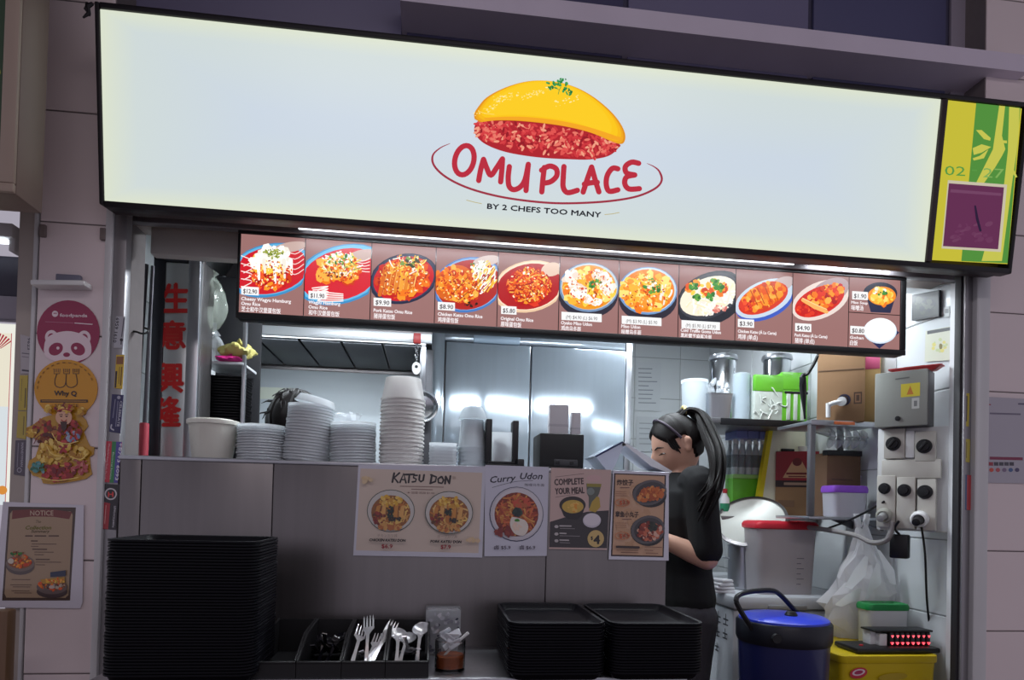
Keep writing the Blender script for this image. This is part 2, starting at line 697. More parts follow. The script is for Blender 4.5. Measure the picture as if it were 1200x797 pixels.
def nmath(op, a, b=None):
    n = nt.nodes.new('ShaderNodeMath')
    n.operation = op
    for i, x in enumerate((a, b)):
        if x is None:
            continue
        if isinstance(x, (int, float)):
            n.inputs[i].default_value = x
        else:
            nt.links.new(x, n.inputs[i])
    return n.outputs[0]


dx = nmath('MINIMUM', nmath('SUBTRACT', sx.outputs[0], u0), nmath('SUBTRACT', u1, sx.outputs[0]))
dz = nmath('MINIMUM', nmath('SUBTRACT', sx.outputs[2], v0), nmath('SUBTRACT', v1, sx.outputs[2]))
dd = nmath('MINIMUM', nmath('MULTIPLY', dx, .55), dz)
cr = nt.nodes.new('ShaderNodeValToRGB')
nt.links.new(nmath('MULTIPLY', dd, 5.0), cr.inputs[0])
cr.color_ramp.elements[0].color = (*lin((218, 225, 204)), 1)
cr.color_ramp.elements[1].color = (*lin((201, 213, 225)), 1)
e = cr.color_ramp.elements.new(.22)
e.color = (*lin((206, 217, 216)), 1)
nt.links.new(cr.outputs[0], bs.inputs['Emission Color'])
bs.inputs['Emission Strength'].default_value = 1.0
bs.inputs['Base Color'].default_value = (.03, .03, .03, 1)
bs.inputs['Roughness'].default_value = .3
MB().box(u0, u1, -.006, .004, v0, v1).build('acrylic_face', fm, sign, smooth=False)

z4 = zo(480, 70, 3.75)
rt_ = random.Random(11)
A = Print(sp, .0068)
RED = (186, 44, 62)
A.stroke(sm(z4((177, 373), (135, 392), (102, 425), (108, 470), (160, 520), (250, 565), (370, 600), (500, 622), (640, 634), (780, 632), (900, 622), (1000, 603), (1075, 570), (1104, 535), (1095, 497), (1072, 475), (1040, 460)), 5), [.5 + 2.0 * min(1, i / 12, (80 - i) / 12) for i in range(81)], (158, 48, 66))
A.build('logo_swoosh', INK_BACKLIT, sign)
A = Print(sp, .0068)
LW = 6.3
th = R(100)
O = [(240 + 42 * cos(a) * 1.0 - 14 * sin(a) * .0 + 10 * -cos(0) * 0 + (-(sin(a)) * -9), 446 - 64 * sin(a)) for a in [2 * pi * i / 28 for i in range(29)]]
A.stroke(z4(*O), LW, RED)
for pts in ([(303, 535), (312, 485), (324, 442)], [(324, 442), (338, 480), (356, 512), (382, 478), (407, 440)], [(407, 440), (404, 490), (399, 541)],
            [(437, 474), (432, 520), (436, 560), (456, 575), (485, 563), (506, 530), (520, 464)], [(520, 464), (514, 525), (510, 579)],
            [(590, 478), (584, 530), (579, 585)], [(578, 490), (612, 472), (642, 484), (644, 515), (618, 540), (586, 547)],
            [(676, 474), (673, 520), (673, 565), (692, 588), (735, 578)],
            [(760, 586), (778, 530), (797, 476)], [(797, 476), (812, 530), (829, 585)], [(765, 551), (795, 545), (822, 543)],
            [(912, 484), (888, 482), (866, 512), (861, 552), (874, 582), (912, 576)],
            [(1003, 460), (972, 455), (945, 474), (950, 502), (986, 511)], [(986, 511), (950, 520), (942, 548), (960, 572), (1006, 571)]):
    A.stroke(z4(*[tuple(p) for p in sm(pts, 5)]), LW, RED)
A.build('lettering', INK_BACKLIT, sign)
# the rice and the egg of the logo
A = Print(sp, .0070, 6e-6)
rice = z4(*sm([(290, 282), (283, 318), (306, 356), (350, 385), (420, 410), (510, 427), (600, 437), (700, 442), (790, 443), (870, 428), (912, 395), (915, 372), (800, 318), (600, 278), (430, 262), (330, 268)], 4))
A.poly(rice, (176, 36, 46))
zz = lambda a, b: (480 + a / 3.75, -(70 + b / 3.75))
for _ in range(420):
    x = rt_.uniform(292, 905)
    f = (x - 290) / 620
    top = 272 + 92 * f * f + 4
    bot = 330 + 113 * min(1, math.sqrt(max(f, 0)) * 1.15) - (40 * max(0, f - .85) / .15)
    y = rt_.uniform(top, bot - 6)
    c = rt_.choice([(214, 62, 66), (226, 84, 80), (196, 46, 54), (236, 120, 104), (150, 26, 38), (206, 54, 60), (243, 160, 132)])
    A.ell(*zz(x, y), 3.6, 1.5, c, rt_.uniform(-80, 80), 8)
egg = sm([(285, 268), (283, 245), (298, 218), (335, 175), (400, 138), (480, 110), (560, 99), (650, 106), (730, 130), (800, 168), (860, 215), (905, 262), (935, 310), (944, 350), (930, 376), (890, 368), (800, 330), (700, 304), (600, 288), (480, 276), (380, 274), (310, 282)], 4)
A.poly(z4(*egg), (226, 146, 24))
cx, cy = 610, 235
for k, (c, dy, s_) in enumerate((((240, 168, 28), 0, .975), ((248, 186, 22), -8, .945), ((252, 200, 24), -16, .90), ((253, 206, 34), -22, .82))):
    A.poly(z4(*[(cx + (x - cx) * s_, cy + (y - cy) * s_ + dy * .8) for x, y in egg]), c)
A.stroke(z4(*sm([(330, 266), (480, 264), (640, 282), (780, 312), (900, 350), (930, 352)], 5)), [2 + 3.2 * min(1, i / 10, (25 - i) / 6) for i in range(26)], (246, 168, 34))
for _ in range(150):
    x, y = rt_.choice([(425, 175), (420, 165), (570, 150), (540, 160), (330, 232), (690, 185)])
    a = rt_.uniform(-1, 1)
    A.ell(*zz(x + a * 48 + rt_.uniform(-10, 10), y - a * 16 + rt_.uniform(-12, 12)), rt_.uniform(.5, 1.6), rt_.uniform(.3, .8), rt_.choice([(255, 232, 140), (254, 222, 90), (255, 240, 176)]), rt_.uniform(0, 40), 6)
A.stroke(z4(*sm([(308, 236), (330, 244), (370, 248)], 4)), .5, (255, 226, 130))
for lx, ly in ((622, 124), (668, 108), (690, 146)):
    for _ in range(16):
        A.ell(*zz(lx + rt_.uniform(-20, 20), ly + rt_.uniform(-15, 15)), rt_.uniform(1, 2.6), rt_.uniform(.8, 1.6), rt_.choice([(44, 142, 74), (60, 160, 86), (30, 112, 60)]), rt_.uniform(0, 180), 7)
A.stroke(z4((650, 160), (655, 140), (662, 128)), .7, (70, 150, 70))
A.stroke(z4((655, 142), (640, 134)), .6, (70, 150, 70))
A.build('egg_logo', INK_BACKLIT, sign)
A = Print(sp, .0068)
tx = 'BY 2 CHEFS TOO MANY'
A.text(tx, *zz(340, 658), 6.3, (30, 30, 40), 133, rot=-4.4, bold=.05)
A.stroke(z4((250, 621), (285, 630), (315, 636)), .8, (190, 176, 120))
A.stroke(z4((855, 684), (888, 681), (918, 675)), .8, (190, 176, 120))
A.build('tagline', INK_BACKLIT, sign)
# yellow and green unit panel
A = Print(sp, .0062)
ug0, ug1 = sp.uv(1099, 210)[0], SW - .009
z5 = zo(1085, 110, 3.791)
cl = (ug0, v0, ug1, v1)
A.lim = cl
A.poly(z5((80, 28), (418, 70), (372, 760), (10, 740)), (206, 196, 58))
A.poly(z5((216, 44), (412, 66), (372, 756), (150, 745)), (84, 148, 62))
A.poly(z5((318, 56), (344, 58), (330, 190), (345, 250), (330, 280), (300, 330), (250, 400), (215, 400), (250, 330), (290, 250), (300, 180)), (206, 204, 84))
A.poly(z5((362, 62), (408, 68), (404, 170), (395, 260), (372, 420), (330, 745), (240, 745), (290, 560), (340, 400), (356, 260)), (206, 204, 84))
for pts in ([(215, 165), (240, 165), (280, 200), (278, 212), (250, 205)], [(200, 245), (240, 228), (282, 240), (240, 265), (205, 275)], [(200, 290), (230, 280), (270, 250), (250, 290), (205, 300)], [(330, 210), (352, 212), (352, 224), (330, 222)], [(380, 335), (398, 372), (392, 376), (372, 350)]):
    A.poly(z5(*pts), (206, 204, 84))
A.poly(z5((345, 60), (362, 62), (358, 150), (345, 160)), (84, 148, 62))
g_ = (92, 158, 70)
q5 = lambda a, b: (1085 + a / 3.791, -(110 + b / 3.791))
A.text('02', *q5(76, 364), 11.5, g_, 24, rot=-3)
A.text('-', *q5(196, 356), 11.5, g_, 6, rot=-3)
A.text('27', *q5(246, 374), 11.5, (132, 180, 92), 24, rot=-3)
A.build('unit_panel', ink('backlit colour film', .9), sign)
pq = sp.loc(1098, 293)
sheet = thing('square_notice', 'purple square sheet with pale border on the yellow green sign panel', 'notice', sp.o + sp.M @ Vector((0, -.0085, 0)), sp.rot)
A = Print(sp, 0, 1e-4)
A.poly(z5((88, 388), (350, 408), (322, 706), (60, 690)), (226, 216, 190))
A.poly(z5((92, 402), (336, 420), (310, 694), (66, 680)), (112, 52, 92))
A.poly(z5((100, 428), (325, 446), (324, 458), (98, 442)), (130, 76, 112))
for _ in range(26):
    A.ell(*q5(rt_.uniform(110, 270), rt_.uniform(580, 670)), rt_.uniform(1, 6), rt_.uniform(1, 3), rt_.choice([(120, 62, 100), (124, 68, 104), (118, 58, 98)]), 20, 8)
A.stroke(z5((205, 505), (214, 560), (228, 612)), [2.2, 3.2, 2.8], (48, 30, 62))
A.build('print', ink('printed sheet', .75), sheet)
# torn black tape at the upper left corner of the box
mb = MB()
for (a, b, c, d) in ((-.012, .010, -.004, .006), (-.02, -.006, -.02, -.012), (-.03, -.014, -.036, -.03), (-.014, -.006, -.03, -.02), (.0, .008, -.006, -.02)):
    pass
mb.tube([(-.004, -.014, SH + .004), (-.014, -.018, SH - .006), (-.012, -.016, SH - .02), (-.024, -.02, SH - .034)], [.004, .006, .005, .002], 6)
mb.tube([(-.016, -.016, SH + .004), (-.018, -.018, SH - .012), (-.010, -.016, SH - .026)], [.003, .005, .002], 6)
mb.build('tape_end', fb, sign)

# neighbour's sign box, top left
nb = thing('neighbour_sign', 'beige sign box end with a green face on the pillar at far left', 'sign', at(50, 250, 1.7))
xa, xb = X(20, 240, 1.55) - nb.location.x, 0
zt0, zt1 = Z(20, 228, 1.55) - nb.location.z, 1.0
xfront = X(20, 200, 1.55) - nb.location.x
bg_ = mat('beige painted metal', (126, 108, 100), .5, .1, .06, 6)
yf = 1.55 - 1.7
MB().rbox(xfront - .9, xfront, yf, -.052, zt0, zt1, .003).build('housing', bg_, nb)
for z_ in (zt0 + .1, zt1 - .2):
    MB().rbox(xfront - .3, xfront - .24, -.052, .17, z_, z_ + .05, .003).build('wall_arm', fb, nb)
MB().rbox(xfront - .9, xfront - .0, yf - .012, yf, zt0, zt0 + .02, .003).rbox(xfront - .03, xfront, yf - .012, yf, zt0 + .02, zt1, .003).build('frame', mat('pale beige frame', (160, 142, 130), .5, .1, .06, 6), nb)
A = Art(1, 1e-4, -(yf - .004))
A.rect(xfront - .88, zt0 + .02, xfront - .031, zt1, (52, 74, 54))
for pts in ([(-.07, .12), (-.045, .06)], [(-.08, .30), (-.05, .25), (-.06, .2)], [(-.06, .46), (-.05, .42)], [(-.05, .55), (-.07, .52)], [(-.055, .03), (-.05, -.02)]):
    A.stroke([(xfront + a, zt0 + .2 + b) for a, b in pts], .016, (150, 158, 72))
A.build('face_print', INK, nb)

# ================================================================== lamps of the stall
tube_m = bpy.data.materials.new('fluorescent tube glass')
tube_m.use_nodes = True
_b = tube_m.node_tree.nodes['Principled BSDF']
_b.inputs['Emission Color'].default_value = (.86, .94, 1, 1)
_b.inputs['Emission Strength'].default_value = 3.0
_b.inputs['Base Color'].default_value = (.8, .8, .8, 1)


def batten(name, label, x0, x1, y, z, power, dirx=0., wide=.05, group=None):
    t = thing(name, label, 'lamp', ((x0 + x1) / 2, y, z), (0, 0, 0), group)
    h = (x1 - x0) / 2
    MB().rbox(-h, h, -wide / 2, wide / 2, .022, .06, .004).build('housing', alu_w, t)
    if z < 2.3:
        for s_ in (-.7, .7):
            MB().tube([(s_ * h, 0, .058), (s_ * h, 0, CEIL - z)], .004, 6).build('hanger', alu, t)
    for s_ in (-1, 1):
        MB().rbox(s_ * h - .012, s_ * h + .012, -.018, .018, -.016, .024, .003).build('lamp_holder', whitep, t)
    MB().lathe([(.013, -h + .012), (.013, h - .012)], (0, 0, 0), 12, 'x').build('tube', tube_m, t)
    l = area(name + '_light', ((x0 + x1) / 2, y, z - .02), (R(dirx), 0, 0), (x1 - x0) * .95, .06, power, (.86, .94, 1.0))
    return t


batten('tube_lamp', 'white tube lamp hanging over the counter at the left, behind the menu board', -.55, .24, 2.38, 2.16, 11)
batten('tube_lamp', 'white tube lamp hanging over the kitchen at the right, behind the menu board', .32, 1.15, 2.38, 2.16, 12)
batten('tube_lamp', 'white tube lamp on the ceiling above the upper steel shelf', .75, 1.50, 3.0, 2.34, 8)
tr = at(1091, 344, 2.25)
batten('tube_lamp', 'short white tube lamp hanging behind the right end of the menu board', tr.x - .62, tr.x, 2.25, tr.z, 2.5)
pa, pb, pc, pd = at(350, 270.5, 1.91), at(930, 306, 1.91), at(964, 301, 1.90), at(1062, 308, 1.90)
for nm, lb, p, q in (('strip_lamp', 'long thin bright strip lamp along the top of the menu board', pa, pb), ('strip_lamp', 'short bright strip lamp under the right end of the white sign', pc, pd)):
    t = thing(nm, lb, 'lamp', (p + q) / 2)
    h = (q.x - p.x) / 2
    MB().rbox(-h, h, -.006, .008, .006, .016, .002).build('housing', alu_w, t)
    MB().lathe([(.0042, -h), (.0042, h)], (0, 0, 0), 10, 'x').build('tube', tube_m, t)
    area('strip_lamp_light', t.location + Vector((0, .004, -.012)), (R(12), 0, 0), 2 * h, .01, 8 * h, (.88, .94, 1.0))

# ================================================================== the lit menu board
mp_ = Pl(276.5, 373, 1.95)
menu = thing('menu_board', 'long black-framed lit menu board with eleven columns of dishes under the white sign', 'menu board', mp_.o)
MWu, MHv = mp_.uv(1060, 415.5)[0], mp_.uv(274, 267.5)[1]
MB().rbox(0, MWu, 0, .045, 0, MHv, .006).build('housing', blackp, menu)
cu0, cv0 = mp_.uv(280.3, 366)
cu1, cv1 = mp_.uv(1055, 329)
mb = MB()
mb.rbox(0, MWu, -.006, .002, 0, cv0 - .0005, .002).rbox(0, MWu, -.006, .002, cv1 + .0005, MHv, .002)
mb.rbox(0, cu0 - .0005, -.006, .002, cv0, cv1, .002).rbox(cu1 + .0005, MWu, -.006, .002, cv0, cv1, .002)
mb.build('bezel', blackm, menu)
for s_ in (.35, MWu - .35):
    MB().rbox(s_ - .012, s_ + .012, .012, .03, MHv, MHv + .03, .002).build('hanger', alu, menu)
edges = [280.3, 356.8, 434.7, 510.2, 583.3, 655.4, 725.2, 795.3, 862, 928.6, 994.6, 1055]
BGC = (152, 110, 107)
rm = random.Random(5)


def clipped(k0, k1, half=None):
    """rectangle (metres) of one menu column"""
    ym = 325 + (k0 + k1) / 2 * 0
    a = mp_.uv(edges[k0], 330)[0] + .0012
    b = mp_.uv(edges[k1], 330)[0] - .0012
    vm = mp_.uv(1025, 368)[1]
    if half == 'top':
        return (a, vm + .0012, b, cv1)
    if half == 'low':
        return (a, cv0, b, vm - .0012)
    return (a, cv0, b, cv1)


def bowl(A, cx, cy, rx, ry, rot, rim, rim2, soup, inner=.86):
    A.ell(cx, -cy, rx, ry, rim, rot)
    A.ell(cx + .5, -cy + .8, rx * .95, ry * .94, rim2, rot)
    A.ell(cx, -cy, rx * inner, ry * inner, soup, rot)


def pricetag(A, x, y, w_, tx):
    A.poly([(x, -y), (x + w_, -y - w_ * .06), (x + w_, -y - w_ * .06 + 9.5), (x, -y + 9.5)], (240, 240, 240))
    A.text(tx, x + w_ / 2, -y + 1.8 - w_ * .03, 5.2 if w_ < 30 else 4.2, (90, 80, 84), w_ * .78, 'c', rot=-3.4, bold=.03 if w_ < 30 else 0)


def words(A, x, y, lines, cjk, hgt=4.4):
    for i, (tx, wd) in enumerate(lines):
        A.text(tx, x, -(y + i * 5.6), hgt * .9, (236, 228, 230), wd, rot=-3.6, bold=.05)
    A.text(cjk[0], x, -(y + (len(lines) - 1) * 5.6 + 7.2), 4.8, (236, 228, 230), cjk[1], rot=-3.6, bold=.03)


OR = [(238, 120, 20), (226, 84, 16), (248, 150, 40), (206, 60, 18), (252, 176, 70)]
RD = [(196, 30, 26), (222, 54, 30), (170, 20, 24), (238, 84, 40)]
GR = [(60, 140, 50), (36, 110, 40), (96, 160, 60)]
WH = [(250, 246, 236), (238, 232, 220), (255, 252, 246)]
YL = [(250, 206, 70), (244, 180, 50), (252, 222, 120)]


def column(k, name, half=None):
    A = Print(mp_, 0, 1.2e-5)
    A.lim = clipped(k, k + 1, half)
    a, b, c, d = A.lim
    base = MB().box(a, c, -.0015, .001, b, d).build('menu_panel', blackm, menu)
    A.L = .0018
    Art.put(A, [(a, b), (c, b), (c, d), (a, d)], [(0, 1, 2, 3)], BGC)
    return A, base


def done(A, base):
    A.build('print', INK_LIT, base, smooth=False)


def crumbs(A, x, y, rx, ry):
    """fine printed grain of the food pictures"""
    A.scat(x, y, rx, ry, 130, [(255, 214, 120), (250, 170, 60), (206, 40, 24), (255, 236, 200), (236, 110, 30), (160, 30, 18)], .75, 1.9, jit=.4)


A, bs_ = column(0, '')
bowl(A, 317, 317, 52, 31, 12, (58, 140, 196), (96, 176, 220), (204, 30, 44), .88)
A.ell(340, -290, 20, 6, (196, 168, 160), 10)
for i in range(5):
    A.stroke(sm([(283, -300 - i * 9), (296, -306 - i * 8), (286, -312 - i * 8)], 3), 1.1, (246, 224, 220))
    A.stroke(sm([(334, -294 - i * 6), (346, -298 - i * 6), (356, -292 - i * 6)], 3), 1.0, (240, 214, 210))
A.scat(318, -322, 24, 16, 60, OR + RD, 3, 1.8)
A.scat(316, -306, 23, 12, 60, YL + WH, 3, 1.6)
A.scat(321, -302, 19, 11, 60, WH, 4, 1.3)
for x, l in ((303, 22), (310, 14), (322, 26), (333, 20), (341, 16)):
    A.stroke([(x, -306), (x + 1, -306 - l)], [5, 2.5], rm.choice(WH))
A.scat(321, -298, 12, 6, 60, [(150, 160, 60), (110, 130, 50), (190, 190, 110)], 1, 1.5)
crumbs(A, 318, -322, 26, 16)
pricetag(A, 283.5, 346, 20.5, '$12.90')
words(A, 283.5, 352.5, [('Cheesy Wagyu Hamburg', 58), ('Omu Rice', 22)], ('芝士和牛汉堡蛋包饭', 46))
done(A, bs_)
A, bs_ = column(1, '')
bowl(A, 400, 322, 56, 34, 16, (58, 140, 196), (104, 184, 226), (212, 34, 50), .86)
A.ell(424, -300, 18, 7, (200, 172, 166), 12)
for i in range(5):
    A.stroke(sm([(366 + i, -338 - i * 2.2), (385, -336 - i * 3), (372, -341 - i * 3), (402, -345 - i * 2)], 4), 1.3, (250, 236, 232))
    A.stroke(sm([(404, -300 - i * 3), (424, -306 - i * 3), (433, -303 - i * 4)], 3), 1.1, (244, 220, 216))
A.scat(396, -318, 25, 15, 70, OR, 4, 1.5)
A.strands(400, -310, 26, 15, 60, WH + YL + [(150, 160, 90)], 1.5, 1.2)
A.scat(394, -322, 10, 4, 16, [(80, 40, 20), (130, 50, 20)], 1.6)
A.scat(398, -304, 16, 6, 50, GR + WH + YL, 1.3, 1.6)
crumbs(A, 396, -318, 25, 14)
pricetag(A, 362, 351, 20.5, '$11.90')
words(A, 362, 356.5, [('Wagyu Hamburg', 37), ('Omu Rice', 22)], ('和牛汉堡蛋包饭', 36))
done(A, bs_)
A, bs_ = column(2, '')
bowl(A, 473, 327, 41, 29, 14, (36, 40, 66), (50, 56, 84), (200, 26, 40), .88)
A.scat(472, -326, 31, 21, 90, OR + RD, 3.5, 1.6)
for i in range(7):
    x = 449 + i * 6
    A.stroke([(x - 4, -346 + i * 1.5), (x + 3, -314 + i)], [4.4, 5.5], rm.choice([(226, 130, 36), (240, 160, 52), (214, 104, 26)]))
    A.stroke([(x, -345 + i * 1.5), (x + 6, -314 + i)], 1.2, (252, 208, 120))
A.strands(478, -312, 26, 13, 60, YL + WH + OR, 1.4, 1.2)
A.scat(480, -308, 12, 6, 30, [(40, 60, 30), (60, 50, 30), (120, 150, 60)], 1.4, 1.6)
crumbs(A, 472, -326, 31, 20)
pricetag(A, 438, 359, 20.5, '$9.90')
words(A, 438, 366, [('Pork Katsu Omu Rice', 45)], ('猪排蛋包饭', 25))
done(A, bs_)
A, bs_ = column(3, '')
bowl(A, 549, 334, 42, 32, 14, (70, 120, 190), (130, 170, 214), (176, 40, 36), .9)
A.ell(570, -306, 16, 6, (206, 186, 180), 10)
A.strands(566, -325, 17, 20, 70, WH + YL, 1.6, .9, ang=60)
A.ell(532, -332, 24, 20, (216, 96, 14), 30)
A.scat(528, -328, 19, 15, 120, OR, 2.2, 1.2)
A.scat(545, -342, 18, 13, 90, OR, 2.4, 1.2)
A.stroke([(538, -352), (572, -322)], .8, (120, 50, 10))
A.stroke([(530, -345), (548, -326)], .8, (140, 60, 10))
A.scat(562, -312, 12, 5, 20, GR + WH, 1.2)
A.scat(552, -358, 10, 3, 14, [(40, 24, 20)], 1.2)
crumbs(A, 540, -336, 28, 19)
pricetag(A, 513, 364, 20, '$8.90')
words(A, 513, 370.5, [('Chicken Katsu Omu Rice', 52)], ('鸡排蛋包饭', 24))
done(A, bs_)
A, bs_ = column(4, '')
bowl(A, 620, 336, 44, 30, 12, (232, 196, 160), (242, 216, 190), (176, 22, 28), .88)
A.ell(646, -316, 12, 8, (226, 196, 176), 12)
A.scat(620, -336, 24, 19, 60, RD + OR, 3, 2)
A.strands(620, -335, 26, 20, 120, RD + OR + [(244, 130, 60)], 1.7, 1.3)
A.scat(618, -318, 8, 4, 16, WH + YL, 1.2)
crumbs(A, 620, -336, 25, 19)
pricetag(A, 587, 368.5, 18, '$5.80')
words(A, 586.5, 375.5, [('Original Omu Rice', 38)], ('原味蛋包饭', 24))
done(A, bs_)
A, bs_ = column(5, '')
A.ell(689, -346, 35, 27, (40, 36, 52))
bowl(A, 690, 337, 35, 29, 0, (112, 140, 176), (196, 206, 214), (234, 150, 32), .9)
A.scat(690, -338, 28, 22, 90, YL + OR[:1], 3, 1.5)
for x, y in ((668, 325), (702, 322), (713, 338), (678, 342), (694, 352), (672, 336), (708, 330)):
    A.scat(x, -y, 8, 6, 16, WH + [(236, 214, 200)], 3, 1.3)
A.scat(696, -332, 7, 6, 22, GR, 1.4, 1.6)
crumbs(A, 690, -338, 28, 21)
pricetag(A, 657.5, 375.5, 47, '(M) $4.90 (L) $6.90')
words(A, 657, 380.5, [('Oyako Miso Udon', 36)], ('鸡肉乌冬面', 23))
done(A, bs_)
A, bs_ = column(6, '')
A.ell(759, -352, 34, 25, (40, 36, 52))
bowl(A, 759, 341, 34.5, 28, 0, (110, 150, 200), (200, 214, 224), (236, 130, 18), .9)
A.scat(757, -342, 29, 22, 90, OR[:1] + OR[2:3] + YL, 3.5, 1.6)
A.strands(779, -346, 9, 12, 16, WH + YL, 2.0, 1.2, ang=80)
A.scat(764, -336, 9, 8, 30, GR, 1.7, 1.4)
A.scat(762, -333, 7, 5, 20, YL + WH, 1.6)
crumbs(A, 757, -342, 28, 21)
pricetag(A, 728, 380, 46.5, '(M) $3.90 (L) $5.90')
words(A, 727.5, 384.5, [('Miso Udon', 22)], ('味噌乌冬面', 23))
done(A, bs_)
A, bs_ = column(7, '')
A.ell(833, -350, 44, 30, (38, 40, 50), 24)
A.ell(831, -347, 38, 25, (60, 62, 72), 24)
A.ell(830, -347, 35, 21, (246, 236, 214), 22)
A.strands(834, -350, 32, 18, 90, WH + [(246, 232, 196)], 2.0, 1.2, rot=22)
A.scat(828, -338, 24, 10, 40, OR + YL, 2.4, 1.5)
for x, y in ((816, 350), (832, 348), (838, 330), (812, 336), (842, 338)):
    A.scat(x, -y, 4, 4, 14, GR, 1.8, 1.3)
A.scat(842, -362, 9, 4, 12, [(216, 120, 110), (236, 170, 150)], 1.8)
pricetag(A, 798, 385, 45, '(M) $5.90 (L) $7.90')
words(A, 797, 389, [('Cold Truffle Goma Udon', 47)], ('黑松露芝麻酱冷面', 36))
done(A, bs_)
A, bs_ = column(8, '')
A.ell(896, -352, 37, 22, (60, 90, 190), 24)
A.ell(895, -350, 36.5, 20, (200, 214, 230), 24)
A.ell(915, -334, 16, 8, (196, 176, 176), 26)
A.ell(894, -350, 31, 16, (214, 60, 40), 24)
A.ell(894, -347, 27, 14, (226, 96, 20), 26)
A.scat(894, -347, 25, 13, 120, OR, 2.6, 1.2, rot=26)
for i in range(4):
    x = 884 + i * 8
    A.stroke([(x - 5, -341 + i * 3.2), (x + 3, -358 + i * 2)], 1.2, (190, 66, 14))
A.scat(874, -358, 8, 7, 24, RD, 2)
pricetag(A, 864, 383.5, 19, '$3.90')
words(A, 864, 390, [('Chicken Katsu (À La Carte)', 45)], ('鸡排 (单点)', 23), 4)
done(A, bs_)
A, bs_ = column(9, '')
A.ell(961, -352, 36, 21, (232, 214, 206), 24)
A.ell(972, -342, 24, 14, (176, 152, 156), 26)
A.ell(960, -353, 31, 16, (206, 40, 34), 24)
A.scat(966, -348, 24, 12, 110, OR + RD, 2.6, 1.2, rot=24)
A.scat(945, -364, 12, 6, 40, RD, 2.4, 1.2)
A.stroke([(940, -352), (954, -360), (968, -366)], [4, 5, 4], (244, 176, 96))
A.stroke([(940, -350), (954, -357), (968, -363)], 1, (252, 214, 150))
pricetag(A, 931, 388.5, 19, '$4.90')
words(A, 930.5, 394.5, [('Pork Katsu (À La Carte)', 38)], ('猪排 (单点)', 23), 4)
done(A, bs_)
A, bs_ = column(10, '', 'top')
A.poly([(1015, -348), (1020, -366), (1043, -367), (1049, -348)], (40, 42, 72))
A.ell(1031, -344, 20, 13, (34, 38, 60), 0)
A.ell(1033, -347, 16.5, 11, (240, 140, 30), 0)
A.scat(1033, -348, 14, 9, 40, OR[:1] + YL, 2.2, 1.4)
A.scat(1029, -342, 8, 5, 14, WH + YL, 2)
A.scat(1033, -344, 5, 2.5, 14, GR, 1.4)
pricetag(A, 998, 351, 18.5, '$1.90')
words(A, 997, 356, [('Miso Soup', 19)], ('味噌汤', 14), 3.6)
done(A, bs_)
A, bs_ = column(10, '', 'low')
A.poly([(1012, -393), (1030, -409), (1054, -390), (1040, -380)], (36, 44, 84))
A.ell(1031, -388, 19.5, 15, (214, 226, 240), 0)
A.ell(1031, -387, 18.5, 14.2, (244, 248, 252), 0)
pricetag(A, 996, 391.5, 18, '$0.80')
words(A, 995.5, 397, [('Gohan', 16)], ('白饭', 9), 3.8)
done(A, bs_)

# ================================================================== stickers and notices on the left pillar
pp = Pl(85, 440, 1.869)


def sticker(name, label, cat, pl, px, py, dep=0., group=None):
    """an art sheet on a plane, its own object sitting at the sheet's middle"""
    A = Print(pl, .0008 + dep, 2.5e-5)
    A.meta = (name, label, cat, group, px, py)
    return A


def stick(A, mt=None):
    name, label, cat, group, px, py = A.meta
    c = A.pl.loc(px, py)
    A.v = [(x - c.x, y, z - c.z) for x, y, z in A.v]
    # paper thickness: a back sheet under the print
    o = A.build(name, mt or INK, None, A.pl.o + A.pl.M @ Vector((c.x, 0, c.z)), A.pl.rot, smooth=False)
    return tag(o, label, cat, group)


def sheet_edge(A, pts, col, th=.0006):
    """a thin sheet with real edges"""
    uv = [A.pl.mp(p) for p in pts]
    L = A.L
    A.add([(u, -L - th, v) for u, v in uv] + [(u, -.0001, v) for u, v in uv], [tuple(range(len(uv)))] + [(i, i + len(uv), (i + 1) % len(uv) + len(uv), (i + 1) % len(uv)) for i in range(len(uv))], col)
    A.L = L + th


z2 = zo(20, 340, 3.32)
q2 = lambda a, b: (20 + a / 3.32, -(340 + b / 3.32))


def circ(cx, cy, rx, ry, n=36):
    return [(cx + rx * cos(2 * pi * i / n), cy + ry * sin(2 * pi * i / n)) for i in range(n)]


MAG, PNK = (152, 30, 78), (236, 214, 222)
A = sticker('round_sticker', 'round magenta foodpanda sticker with a panda face on the tiled pillar', 'sticker', pp, 80, 390)
sheet_edge(A, list(reversed(z2(*circ(200, 165, 122, 125)))), MAG)
head = [(105, 236), (112, 196), (140, 172), (196, 160), (252, 172), (284, 200), (290, 240), (276, 262), (236, 278), (196, 284), (150, 278), (116, 262)]
A.ell(*q2(135, 184), 7.6, 8.4, PNK)
A.ell(*q2(262, 186), 7.6, 8.4, PNK)
A.ell(*q2(135, 184), 4.2, 4.6, MAG)
A.ell(*q2(262, 186), 4.2, 4.6, MAG)
A.poly(z2(*sm(head + head[:1], 4)), PNK)
A.ell(*q2(152, 230), 8.8, 7.0, MAG, 32)
A.ell(*q2(238, 230), 8.8, 7.0, MAG, -32)
A.ell(*q2(160, 226), 1.8, 1.8, PNK)
A.ell(*q2(229, 226), 1.8, 1.8, PNK)
A.ell(*q2(194, 252), 4.0, 2.6, MAG)
A.ell(*q2(149, 93), 3.6, 3.6, PNK)
A.ell(*q2(146, 91), .8, .8, MAG)
A.ell(*q2(153, 91), .8, .8, MAG)
A.text('foodpanda', *q2(168, 104), 3.8, PNK, 32, rot=-1, bold=.04)
A.stroke(z2((112, 124), (220, 129)), .7, (190, 110, 140))
A.stroke(z2((226, 129), (294, 134)), 1.1, PNK)
stick(A, INK_GLOSS)

